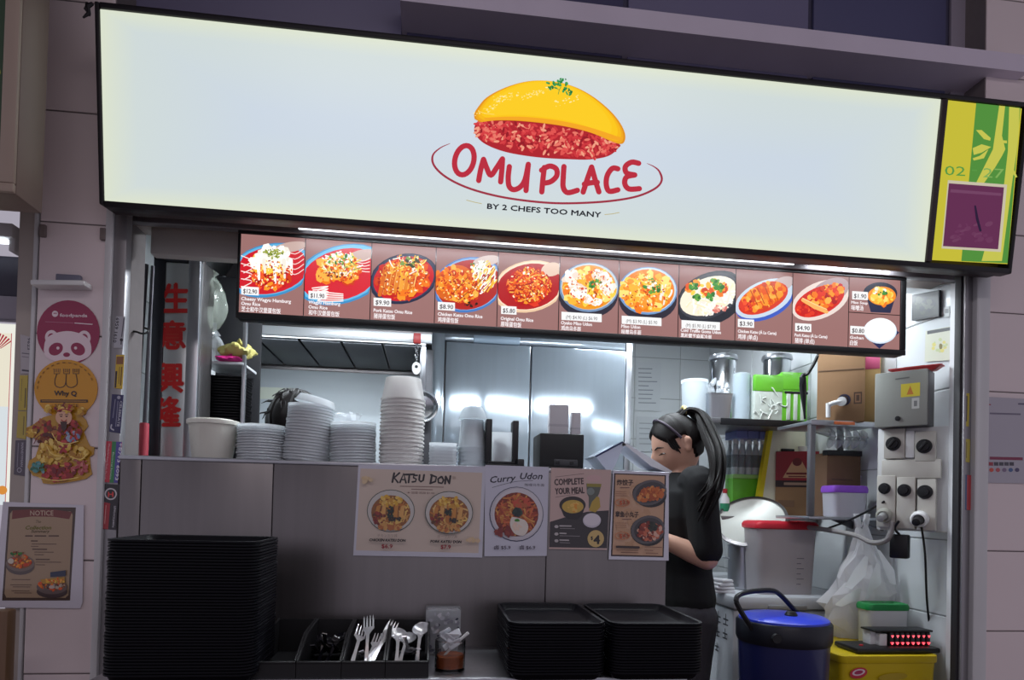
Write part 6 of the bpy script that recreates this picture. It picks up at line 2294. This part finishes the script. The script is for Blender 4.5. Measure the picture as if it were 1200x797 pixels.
MB().lathe([(cr_ * .955, ctz - .004), (cr_ * .95, ctz + .006), (cr_ * .88, ctz + .012), (cr_ * .3, ctz + .016), (.004, ctz + .016)], n=40).build('cooler_lid', bluel, t)
MB().lathe([(.018, ctz + .014), (.020, ctz + .018), (.014, ctz + .028), (.004, ctz + .030)], (.014, -.02, 0), 16).build('lid_knob', blackp, t)
u = lambda px, py, dy=0: (X(px, py, cY + dy) - ccx, dy, Z(px, py, cY + dy))
mb = MB().tube(sm([u(884, 740, -.05), u(868, 716, -.05), u(863, 701, -.045), u(876, 694, -.02), u(903, 692, .02), u(914, 697, .05), u(930, 714, .085), u(940, 724, .10)], 5), [.008] * 36, 8)
mb.build('bail_handle', blackp, t)
for s_ in (-1, 1):
    MB().lathe([(.014, -.006), (.014, .006)], (s_ * cr_ * .3 - .05 * (s_ < 0), -cr_ * .9 if s_ < 0 else cr_ * .9, hb + .02), 12, 'y').build('handle_pivot', blackp, t)
st = thing('plastic_stool', 'low dark stool carrying the blue drink cooler', 'stool', (ccx, cY, 0))
MB().lathe([(cr_ * .95, .35), (cr_ * .98, .355), (cr_ * .98, .375), (cr_ * .9, .38), (.01, .38)], n=24).build('seat', darkg, st)
for k in range(4):
    a = pi / 4 + k * pi / 2
    MB().tube([(cr_ * .8 * cos(a), cr_ * .8 * sin(a), .352), (cr_ * .98 * cos(a), cr_ * .98 * sin(a), 0)], .014, 8).build('leg', darkg, st)

# --- yellow box, pager dock and green-lidded tub
yY = 1.97
yz = Z(1040, 768, yY)
yx0, yx1 = X(986, 780, yY), X(1099, 780, yY)
hw = (yx1 - yx0) / 2
t = thing('yellow_box', 'yellow plastic box with a red emblem under the black pager dock', 'box', ((yx0 + yx1) / 2, yY, yz - .36))
yel = mat('yellow box plastic', (206, 180, 24), .4, 0, .06, 10)
MB().loft([[(x, y + .15, z) for x, y in rrect(2 * hw * s_, .3 * s_, .02)] for s_, z in ((.9, 0), (.92, .004), (1, .36), (.96, .36), (.88, .008))]).build('box_body', yel, t)
MB().loft([[(x, y + .15, z) for x, y in rrect(2 * hw * s_, .3 * s_, .022)] for s_, z in ((1.02, .335), (1.03, .338), (1.03, .358), (1.0, .360), (.9, .358))]).build('box_lid', yel, t)
A = Art(1, 1e-4)
A.L = .0035
A.ell(-hw * .66, .305, .03, .017, (196, 40, 60), 10)
A.ell(-hw * .66, .307, .022, .010, (226, 200, 210), 10)
A.ell(-hw * .66, .307, .015, .006, (170, 40, 90), 10)
A.ell(hw * .05, .292, .05, .012, (176, 150, 20), 4)
A.build('emblem', INK, t)
o = MB().rbox(-hw * .85, hw * .85, 0, .22, 0, yz - .36, .01).build('storage_crate', darkg, None, ((yx0 + yx1) / 2, yY + .04, 0))
tag(o, 'dark crate standing under the yellow box', 'crate')
dz = yz
dx0, dx1 = X(1002, 775, 2.0), X(1100, 775, 2.0)
hw = (dx1 - dx0) / 2
t = thing('pager_dock', 'black pager charging dock with two rows of red lights on the yellow box', 'pager dock', ((dx0 + dx1) / 2, 1.99, dz))
MB().rbox(-hw, hw, 0, .125, 0, .018, .006).build('dock_base', blackp, t)
ux = lambda px: X(px, 755, 2.02) - t.location.x
x0, x1 = ux(1043), ux(1092)
red_l = bpy.data.materials.new('red indicator light')
red_l.use_nodes = True
_b = red_l.node_tree.nodes['Principled BSDF']
_b.inputs['Emission Color'].default_value = (1, .03, .06, 1)
_b.inputs['Emission Strength'].default_value = 1.6
zt_ = Z(1060, 741, 2.02) - dz
for k in range(8):
    a = x0 + (x1 - x0) * (k + .08) / 8
    b = x0 + (x1 - x0) * (k + .92) / 8
    pg_ = MB().rbox(a, b, .035, .085, .018, zt_, .003).build('pager', blackm, t)
    MB().rbox(a + .002, b - .003, .032, .036, zt_ * .50, zt_ * .95, .001).build('pager_face', mat('dark grey face', (62, 62, 68), .35), pg_)
    m_ = (a + b) / 2
    mb = MB()
    for z_ in (.022, .045):
        mb.prism([(m_ - .005, z_ + .008), (m_, z_), (m_ + .005, z_ + .008)], .030, .036)
    tag(mb.build('light', red_l, pg_), kind='stuff')
MB().rbox(ux(1024), x1 + .004, .03, .10, zt_, zt_ + .006, .002).build('top_cover', blackp, t)
MB().rbox(ux(1027), ux(1033), .06, .10, .016, zt_, .002).build('side_card', whitep, t)
MB().rbox(ux(1033), ux(1042), .04, .085, .016, zt_ * .88, .002).build('side_card', whitep, t)
MB().lathe([(.006, .018), (.006, .022), (.002, .023)], (-hw * .72, .04, 0), 12).build('button', mat('red button', (190, 40, 50), .4), t)
tub('storage_tub', 'white square tub with a green lid behind the pager dock', (1018, 708), (1067, 768), 2.125, yz, .08, mat('white tub plastic', (220, 224, 226), .4, 0, .03, 20, alpha=.92), mat('green plastic lid', (30, 140, 70), .4, 0, .05, 20), 'green_lid', .16, .92)

# --- electrical boxes on a splayed board
be = Pl(1072, 560, 2.06, 0, R(-51))
Xe = be.uv
board = thing('socket_board', 'white electrical board with switches, plugs and sockets right of the kitchen', 'electrical board', be.o, be.rot)


def eb(parent, name, pa, pb, t0, t1, mt, r=.003):
    a, b = Xe(*pa), Xe(*pb)
    return MB().rbox(min(a[0], b[0]), max(a[0], b[0]), -t1, -t0, min(a[1], b[1]), max(a[1], b[1]), r).build(name, mt, parent)


bei = mat('ivory electrical plastic', (196, 192, 184), .4, 0, .04, 20)
eb(board, 'back_board', (1030, 504), (1112, 624), -.02, .012, mat('white laminated board', (206, 206, 206), .5, 0, .03, 10))
for c in ((1050, 521), (1086, 524)):
    hs = eb(board, 'isolator_switch', (c[0] - 11, c[1] - 17), (c[0] + 13, c[1] + 17), .012, .032, bei)
    q = Xe(*c)
    MB().lathe([(.0235, -.032), (.0235, -.036), (.017, -.037), (.016, -.05), (.003, -.051)], (q[0], 0, q[1]), 20, 'y').build('dial', blackp, hs)
    st_ = MB().rbox(-.004, .004, -.058, -.045, -.016, .016, .002).build('dial_grip', blackp, hs, (q[0], 0, q[1]), (0, R(35), 0))
eb(board, 'junction_box', (1064, 506), (1074, 537), .012, .03, whitep)
eb(board, 'junction_box', (1036, 540), (1105, 561), .012, .03, bei)
for i, c in enumerate(((1040, 573), (1063, 575), (1087, 577))):
    hs = eb(board, 'socket', (c[0] - 9, c[1] - 15), (c[0] + 12, c[1] + 45), .012, .034, bei)
    q = Xe(*c)
    MB().lathe([(.019 + .002 * i, -.034), (.019 + .002 * i, -.038), (.014, -.039), (.013, -.048), (.003, -.049)], (q[0], 0, q[1]), 20, 'y').build('dial', blackp, hs)
for (c, r_, mt, lb, nm) in (((1041, 603), .025, mat('grey clear plug', (170, 170, 160), .3, 0, .1, 30), 'grey round industrial plug in the left socket of the electrical board', 'power_plug'),
                            ((1082, 607), .027, whitep, 'white ringed industrial plug in the right socket of the electrical board', 'power_plug')):
    q = Xe(*c)
    w_ = be.o + be.M @ Vector((q[0], -.034, q[1]))
    t = thing(nm, lb, 'plug', w_, (R(14), 0, R(-51)))
    MB().lathe([(r_ * .8, 0), (r_, -.008), (r_, -.022), (r_ * .8, -.03), (r_ * .66, -.03), (r_ * .66, -.020), (.003, -.02)], (0, 0, 0), 24, 'y').build('plug_ring', mt, t)
    MB().lathe([(r_ * .64, -.021), (r_ * .5, -.04), (r_ * .45, -.062), (.004, -.064)], (0, 0, 0), 18, 'y').build('plug_body', greyp if mt is not whitep else blackp, t)
q = Xe(1058, 640)
t = thing('power_adapter', 'black power adapter hanging under the sockets', 'adapter', be.o + be.M @ Vector((q[0], -.02, q[1])), be.rot)
MB().rbox(-.028, .028, -.035, 0, -.04, .04, .006).build('adapter_body', blackp, t)
MB().tube(sm([(0, -.018, .038), (-.01, -.04, .06), (.004, -.05, .085)], 4), .004, 6).build('lead', blackp, t)
t = thing('distribution_box', 'grey steel distribution box with yellow warning label', 'electrical box', be.o + be.M @ Vector((Xe(1062, 502)[0], 0, Xe(1062, 502)[1])), be.rot)
a, b = Xe(1031, 502), Xe(1092, 434)
hw, hh = (b[0] - a[0]) / 2, b[1] - a[1]
gb = mat('light grey enamelled steel', (150, 152, 146), .45, .2, .05, 12)
MB().rbox(-hw, hw, -.06, .02, 0, hh, .003).build('box_body', mat('dark grey enamelled steel', (96, 94, 96), .5, .2, .05, 12), t)
MB().rbox(-hw - .002, hw - .001, -.072, -.061, 0, hh, .003).build('door', gb, t)
A = Art(1, 1e-4)
A.L = .0724
A.rect(-hw * .0, hh * .52, hw * .72, hh * .76, (214, 196, 60))
A.poly([(hw * .22, hh * .56), (hw * .48, hh * .56), (hw * .35, hh * .72)], (196, 120, 50))
A.rect(hw * .42, hh * .30, hw * .70, hh * .49, (190, 190, 186))
A.rect(hw * .5, hh * .34, hw * .62, hh * .44, (120, 120, 120))
A.stroke([(-hw * .2, hh * .86), (hw * .3, hh * .87)], .004, (110, 112, 110))
A.build('door_label', INK, t)
MB().lathe([(.008, -.072), (.008, -.078), (.004, -.079)], (-hw * .1, 0, hh * .14), 14, 'y').build('lock', blackp, t)
p = Vector(t.location) + be.M @ Vector((hw * .4, -.02, hh))
t = thing('red_tray', 'small red plastic tray lying on top of the distribution box', 'tray', p, be.rot)
MB().loft([[(x, y, z) for x, y in rrect(.15 * s_, .05 * s_, .01)] for s_, z in ((.8, 0), (1, .012), (1.06, .013), (1.06, .016), (.96, .015), (.78, .003))]).build('tray_body', mat('red plastic', (196, 64, 66), .4, 0, .06, 20), t)
MB().rbox(-.035, .03, -.012, .012, .012, .020, .002).build('dark_bar', blackp, t)
# cables
mb = MB()
q = [at(1080, 618, 1.99), at(1084, 650, 2.02), at(1086, 700, 2.06), at(1090, 740, 2.10), at(1094, 775, 2.12)]
o = MB().tube(sm([tuple(v) for v in q], 5), .0035, 6).build('power_cable', blackp, None)
tag(o, 'thin black cable running down the tiles from the right plug', 'cable')
q = [at(1046, 612, 2.06), at(1040, 632, 2.06), at(1022, 636, 2.12), at(1004, 628, 2.2), at(975, 622, 2.3), at(948, 618, 2.45)]
o = MB().tube(sm([tuple(v) for v in q], 5), .009, 8).build('grey_hose', mat('grey hose', (140, 136, 136), .5), None)
tag(o, 'grey flexible hose running left below the sockets', 'hose')
q = [at(1036, 588, 2.1), at(1015, 600, 2.2), at(990, 612, 2.3), at(962, 622, 2.4)]
o = MB().tube(sm([tuple(v) for v in q], 5), .004, 6).build('black_cable', blackp, None)
tag(o, 'black cable sagging left from the sockets across the middle shelf', 'cable')
# papers on the right-hand wall
wr_ = Pl(1100, 400, 2.0, 0, R(-90))
wr_.o = Vector((IN_R - .008, 2.1, wr_.o.z))
A = sticker('wall_notice', 'pale yellow notice with dark heading strip on the stall wall', 'notice', wr_, 1100, 405)
sheet_edge(A, [(1117, -422), (1084, -424), (1085, -388), (1117, -382)], (206, 208, 190))
A.poly([(1087, -392), (1116, -387), (1116, -383), (1087, -388)], (80, 82, 84))
A.scat(1102, -405, 9, 8, 16, [(216, 206, 120), (190, 200, 150)], 2)
A.ell(1103, -406, 2, 3.4, (130, 120, 70))
stick(A)
A = sticker('wall_notice', 'dark framed board on the stall wall under the short tube lamp', 'picture', wr_, 1087, 358)
sheet_edge(A, [(1103, -371), (1071, -376), (1071, -346), (1103, -340)], (40, 40, 46), .008)
A.poly([(1101.5, -369), (1072.5, -374), (1072.5, -348), (1101.5, -342)], (64, 66, 66))
A.scat(1087, -358, 12, 9, 26, [(72, 76, 70), (58, 60, 66), (90, 92, 84)], 3)
stick(A)
A = sticker('wall_notice', 'small white label beside the dark framed board', 'label', wr_, 1110, 366)
sheet_edge(A, [(1113, -371), (1107, -372), (1107, -360), (1113, -359)], (196, 200, 200))
A.rect(1108, -367, 1112, -362, (130, 134, 136))
stick(A)
wb_ = Pl(760, 450, BACK - .008)
A = sticker('wall_notice', 'white printed paper taped on back wall beside the steel fridge', 'notice', wb_, 757, 452)
sheet_edge(A, [(773, -482), (744, -481), (746, -424), (775, -425)], (206, 210, 214))
for k in range(9):
    A.stroke([(748, -432 - k * 5), (748 + rr.uniform(12, 24), -432.4 - k * 5)], 1, (130, 136, 146), False)
stick(A)
A = sticker('wall_notice', 'lower white paper on back wall partly behind the woman', 'notice', wb_, 760, 505)
sheet_edge(A, [(778, -530), (745, -529), (746, -488), (778, -489)], (200, 204, 208))
for k in range(5):
    A.stroke([(749, -496 - k * 6), (749 + rr.uniform(12, 26), -496.4 - k * 6)], 1, (150, 154, 160), False)
stick(A)

# ================================================================== fridge, hood and the left side
rY = 3.3
rx0, rx1 = X(506, 400, rY), X(741, 405, rY)
rz = Z(620, 392, rY)
t = thing('steel_fridge', 'tall two-door stainless steel fridge against the back wall', 'fridge', ((rx0 + rx1) / 2, rY, 0))
hw = (rx1 - rx0) / 2
fr = mat('fridge steel', (184, 196, 208), .13, .6, .06, 5, 0, stretch=(10, 10, .4))
MB().rbox(-hw, hw, .03, .62, .12, rz, .006).build('cabinet', steel_d, t)
xs_ = X(621, 470, rY) - t.location.x
ins = X(523, 470, rY) - X(506, 470, rY)
zlo, zhi = .2, Z(620, 406, rY)
for a, b in ((-hw + ins, xs_ - .004), (xs_ + .004, hw - ins * .5)):
    d_ = MB().rbox(a, b, -.012, .028, zlo, zhi, .005).build('door', fr, t)
    MB().rbox(b - .03 if a > 0 else b - .05, b - .012 if a > 0 else b - .032, -.022, -.010, .95, 1.12, .004).build('door_handle', steel, d_)
MB().rbox(-hw, -hw + ins - .006, -.004, .03, zlo, rz, .003).build('left_frame', fr, t)
MB().rbox(hw - ins * .5 + .004, hw, -.006, .03, zlo, rz, .003).build('right_frame', steel, t)
MB().rbox(-hw + ins - .006, hw - ins * .5, -.002, .03, zhi + .006, rz, .003).build('top_panel', fr, t)
a, b = X(555, 400, rY) - t.location.x, X(609, 400, rY) - t.location.x
MB().rbox(a, b, -.018, -.004, Z(580, 404, rY), rz, .003).build('control_panel', mat('pale grey metal plate', (150, 168, 186), .35, .6, .04, 10), t)
for x_ in (-hw + .06, hw - .06):
    for y_ in (.08, .56):
        MB().lathe([(.02, 0), (.02, .12)], (x_, y_, 0), 12).build('foot', steel_d, t)
# hood and its back panel
hY = 2.92
hx0, hx1 = X(238, 388, hY), X(506, 400, hY)
hz = Z(390, 397, hY)
t = thing('exhaust_hood', 'stainless steel exhaust hood with pale front lip behind the menu board', 'hood', ((hx0 + hx1) / 2, hY, hz))
hw = (hx1 - hx0) / 2
MB().loft([[(-hw, 0, .01), (hw, 0, .01), (hw, .66, .01), (-hw, .66, .01)], [(-hw, 0, .10), (hw, 0, .10), (hw, .66, .10), (-hw, .66, .10)], [(-hw * .8, .25, CEIL - hz - .002), (hw * .8, .25, CEIL - hz - .002), (hw * .8, .66, CEIL - hz - .002), (-hw * .8, .66, CEIL - hz - .002)]]).build('canopy', steel_d, t)
MB().rbox(-hw, hw, -.012, .008, .0, .040, .003).build('front_lip', mat('pale steel lip', (226, 230, 234), .35, .2, .03, 10), t)
hl_ = MB().lathe([(.012, -.45), (.012, .45)], (0, .030, .014), 10, 'x').build('hood_lamp', tube_m, t)  # tube and area light added under the hood to brighten the cladding
area('hood_lamp_light', t.location + Vector((0, .035, -.008)), (R(22), 0, 0), .9, .03, 4.5, (.86, .94, 1.0))
for k in range(5):
    MB().rbox(-hw + .03 + k * (2 * hw - .06) / 5, -hw + .02 + (k + 1) * (2 * hw - .06) / 5, .05, .60, -.004, .010, .003).build('grease_filter', mat('dark grease filter', (56, 58, 62), .5, .6, .2, 60), t)
pY = 3.58
px0, px1 = X(286, 470, pY), X(505, 470, pY)
t = thing('wall_cladding', 'smooth stainless steel cladding sheet on the wall behind the cook', 'cladding', ((px0 + px1) / 2, pY, 0))
hw = (px1 - px0) / 2
MB().rbox(-hw, hw, 0, .02, .1, hz + .1, .003).build('sheet', mat('satin steel sheet', (190, 198, 204), .5, .25, .06, 4, 0, stretch=(.5, 4, 7)), t)
MB().rbox(-hw, hw, -.006, .0, Z(390, 436, pY), Z(390, 424, pY), .002).build('upper_rail', steel_d, t)
# wall behind, so nothing stands loose
MB().box(-hw, hw, .02, BACK - pY - .002, .1, hz + .1).build('backing', grout, t)
cl_ = Pl(390, 470, pY - .001)
A = sticker('tape_strip', 'cream strip of paper tape on the steel cladding left of the hair', 'tape', cl_, 320, 460)
sheet_edge(A, [(345, -467), (293, -468), (292, -453), (345, -455)], (206, 212, 198))
stick(A)
p, hw_, hh, d = pxbox((443, 409), (470, 430), pY - .04, .035)
t = thing('wall_box', 'small square steel box on the cladding under the hood', 'electrical box', (p[0], pY - .045, p[2]))
MB().rbox(-hw_, hw_, 0, .038, 0, hh, .003).build('box_body', steel_d, t)
MB().rbox(-hw_ * .98, hw_ * .98, -.003, .002, hh * .05, hh, .002).build('cover', mat('pale steel cover', (176, 184, 190), .4, .5, .04, 10), t)
# key ring, chain and tag hanging from the lip
kp = at(489, 392, hY - .03)
t = thing('hanging_tag', 'white tag on a chain with red clip hanging from the hood lip', 'tag', kp)
kz = lambda py: Z(489, py, hY - .03) - kp.z
MB().rbox(-.016, .016, -.010, .012, kz(403), kz(391), .004).build('red_clip', mat('red plastic clip', (170, 50, 50), .4), t)
mb = MB()
for k in range(5):
    z_ = kz(405 + k * 4)
    mb.tube([(.006 * cos(a) * (1 if k % 2 else .4), .006 * cos(a) * (.4 if k % 2 else 1), z_ + .010 * sin(a)) for a in [2 * pi * i / 10 for i in range(10)]], .0025, 6, closed=True)
tag(mb.build('chain', steel_p, t), kind='stuff')
MB().prism([(.019 * cos(a), kz(431) + (.024 if sin(a) > 0 else .03) * sin(a)) for a in [2 * pi * i / 20 for i in range(20)]], -.004, .004).build('tag_plate', whitep, t)
MB().lathe([(.007, -.0055), (.007, .0)], (0, 0, kz(430)), 12, 'y').build('tag_mark', blackp, t)
wp = at(495, 476, 2.95)
t = thing('hanging_pan', 'round steel pan hanging behind the tall stack of paper bowls', 'pan', wp, (0, 0, 0))
r_ = 17 * 2.95 / 780
MB().lathe([(r_ * .4, .03), (r_ * .8, .028), (r_, 0), (r_ * 1.08, -.002), (r_ * 1.08, -.006), (r_ * .96, -.004), (r_ * .76, .02), (r_ * .4, .024)], (0, 0, 0), 32, 'y').build('pan_bowl', steel_p, t)
MB().rbox(-.010, .010, .004, .012, r_, hz - wp.z + .012, .003).build('pan_handle', steel, t)
# dark cooking column beside the fridge
o = MB().rbox(-.03, .03, 0, .24, 0, hz - .006, .004).build('steel_upright', mat('dark grey steel', (70, 70, 74), .4, .7, .1, 8), None, (X(500, 470, 3.0) - .005, 3.0, 0))  # one even dark grey over the whole upright
tag(o, 'narrow dark steel upright between the cladding and the fridge', 'upright')

# ---- left: glass-fronted cabinet with four red characters
gY = 2.28
g0, g1 = X(177, 420, gY), X(233, 420, gY)
gz1 = Z(200, 297, gY)
t = thing('tall_cabinet', 'tall steel cabinet with mirror-like door at the left end behind the counter', 'cabinet', ((g0 + g1) / 2, gY, 0))
hw = (g1 - g0) / 2
g = lambda px, py=420: X(px, py, gY) - t.location.x
MB().rbox(-hw, hw, .012, .13, 0, gz1 - .01, .004).build('cabinet_body', steel_d, t)
MB().rbox(g(191), g(219), -.002, .012, .1, gz1 - .03, .002).build('door', mat('satin mirror steel', (186, 190, 192), .3, .45, .05, 4), t)
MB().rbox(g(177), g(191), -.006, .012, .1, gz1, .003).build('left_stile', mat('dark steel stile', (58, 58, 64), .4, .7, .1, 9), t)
MB().rbox(g(219), g(233), -.012, .012, .1, gz1, .003).build('right_stile', steel, t)
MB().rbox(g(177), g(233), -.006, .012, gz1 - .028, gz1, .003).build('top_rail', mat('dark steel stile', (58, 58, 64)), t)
gp = Pl(205, 420, gY - .0035)
for ch, (cx, cy, hgt), lb in (('生', (206, 351, 34), 'topmost red character cut-out on the steel cabinet'), ('意', (202, 394, 32), 'second red character cut-out from the top on the steel cabinet'), ('興', (199.5, 444, 34), 'third red character cut-out from the top on the steel cabinet'), ('隆', (196.5, 484, 34), 'lowest red character cut-out on the steel cabinet')):
    A = sticker('character_cutout', lb, 'decoration', gp, cx, cy, 0, 'red character cut-outs on the cabinet')
    for dx, dy in ((-1.6, 0), (1.6, 0), (0, 1.6), (0, -1.6), (1.1, 1.1), (-1.1, -1.1)):
        A.text(ch, cx + dx * .8, -(cy + hgt * .38) + dy * .8, hgt * .80, (196, 84, 60), 30, 'c')
    for dx, dy in ((-1, 0), (1, 0), (0, 1), (0, -1), (0, 0)):
        A.text(ch, cx + dx * .8, -(cy + hgt * .38) + dy * .8, hgt * .80, (196, 32, 34), 30, 'c')
    stick(A, ink('red foil', 0, .35))
# poles with red grips
for (pa, pb, lb) in (((172, 310), (157, 532), 'left leaning pole with red grip beside the cabinet'), ((179, 312), (167.5, 532), 'right leaning pole with red grip beside the cabinet')):
    a, b = at(*pa, 2.23), at(*pb, 2.19)
    t = thing('grip_pole', lb, 'pole', (b.x, b.y, 0))
    dv = (a - b)
    foot = b - dv * (b.z / dv.z)
    tl = lambda v: tuple(v - t.location)
    MB().tube([tl(foot), tl(a)], .006, 8).build('pole', mat('dark metal pole', (70, 68, 74), .4, .6, .1, 12), t)
    MB().tube([tl(b - dv * .04), tl(b + dv * .02), tl(b + dv * .16)], [.014, .015, .013], 10).build('grip', mat('red pink rubber grip', (190, 70, 84), .5, 0, .1, 40), t)
hk = at(155, 388, 2.06)
o = MB().tube(sm([tuple(at(153, 388, 2.05)), tuple(at(160, 389, 2.03)), tuple(at(166, 391, 2.03)), tuple(at(172, 390, 2.04)), tuple(at(174, 386.5, 2.05)), tuple(at(170, 384.5, 2.06))], 4), .003, 6).build('wire_hook', blackm, None)
tag(o, 'black wire hook sticking out from the left jamb', 'hook')
ml_ = Pl(156, 450, 2.2, 0, R(90))
ml_.o = Vector((IN_L + .006, 2.2, ml_.o.z))
# open rack right of the cabinet: bags, black trays
kY_ = 2.42
k0, k1 = X(236, 430, kY_), X(286, 430, kY_)
t = thing('open_rack', 'narrow open rack with pale slanted shelf left of the hood', 'rack', ((k0 + k1) / 2, kY_, 0))
hw = (k1 - k0) / 2
zs = Z(260, 424, kY_)
MB().rbox(hw - .006, hw + .006, -.006, .012, 0, Z(286, 300, kY_), .002).build('post', steel, t)
MB().rbox(-hw, -hw + .010, .20, .212, 0, Z(240, 300, kY_), .002).build('post', steel, t)
o = MB().rbox(-hw, hw, -.01, .17, zs - .010, zs, .002).build('rack_shelf', mat('white shelf edge', (216, 218, 222), .4, 0, .03, 10), t)
zlow = Z(260, 520, kY_)
MB().rbox(-hw, hw, -.01, .17, zlow - .012, zlow, .002).build('rack_shelf', steel_d, t)
MB().rbox(-hw - .01, hw + .01, .18, .192, .9, Z(260, 305, kY_), .002).build('rack_back', mat('dark rack back', (50, 50, 54), .6, .3, .1, 10), t)
# black trays on the rack
bt = MB().loft([[(x, y, z) for x, y in rrect(2 * hw * .92 * s_, .15 * s_, .02)] for s_, z in ((.86, 0), (.9, .002), (.98, .010), (1, .011), (1, .013), (.96, .013), (.86, .004))]).mesh('black_tray', blackp)
n_ = int((zs - .045 - zlow) / .0098)
for k in range(n_):
    o = bpy.data.objects.new('black_tray', bt)
    COL.objects.link(o)
    o.location = ((k0 + k1) / 2 + rr.uniform(-.002, .002), kY_ + .08, zlow + .001 + k * .0098)
    tag(o, 'small black tray on the open rack left of the hood, ' + ('topmost' if k == n_ - 1 else 'lowest' if k == 0 else nth(n_ - k) + ' from the top'), 'tray', 'black trays on the open rack')


def bag(name, label, cat, c, sx, sy, sz, mt, seed, Y=None, fold=.22, parts=()):
    r2 = random.Random(seed)
    ph = [r2.uniform(0, 6.28) for _ in range(6)]
    n, k = 30, 14
    rings = []
    for j in range(k + 1):
        tt = -pi / 2 + pi * (.03 + .94 * j / k)
        ring = []
        for i in range(n):
            a = 2 * pi * i / n
            f = 1 + fold * (.5 * sin(3 * a + ph[0] + 2 * tt) + .4 * sin(5 * a + ph[1] - 3 * tt) + .35 * sin(7 * a + ph[2] + 4 * tt))
            ring.append((sx * cos(tt) * cos(a) * f, sy * cos(tt) * sin(a) * f, sz * sin(tt) * (1 + .3 * fold * sin(4 * a + ph[3])) + sz))
        rings.append(ring)
    t = thing(name, label, cat, c)
    MB().loft(rings).build('bag_film', mt, t, ang=22)
    mb = MB()
    mb.tube(sm([(0, 0, 2 * sz * .95), (.004, 0, 2 * sz * 1.05), (.012, 0, 2 * sz * 1.12)], 3), [.012, .010, .006, .008, .010, .012, .013], 8)
    mb.build('bag_neck', mt, t)
    return t


q = at(247, 372, 2.40)
bag('clear_bag', 'large clear plastic bag hanging at the top of the open rack', 'bag', (q.x, 2.40, Z(247, 388, 2.4)), .046, .05, .092, mat('greenish clear film', (206, 216, 204), .15, 0, .15, 9, alpha=.34, coat=.4), 4)
bag('clear_bag', 'small crumpled clear bag on the white rack shelf', 'bag', (X(246, 405, 2.42), 2.47, zs), .034, .04, .05, bagp, 5)
bag('yellow_bag', 'crumpled pale yellow plastic bag on the rack shelf', 'bag', (X(273, 410, 2.40), 2.45, zs + .014), .058, .05, .030, mat('pale yellow film', (196, 186, 110), .4, 0, .12, 14), 6, fold=.3)
bag('pink_bag', 'small bright pink bag under the yellow bag', 'bag', (X(266, 420, 2.40), 2.425, zs), .045, .035, .011, mat('pink film', (206, 40, 130), .4, 0, .12, 14), 7, fold=.25)
o = MB().rbox(-.03, .03, 0, .02, 0, .05, .003).build('dark_box', blackp, None, (X(238, 488, 2.35), 2.33, Z(238, 488, 2.35) - .03))
tag(o, 'small black box beside the cabinet above the paper tub', 'box')
o.location.z = zlow
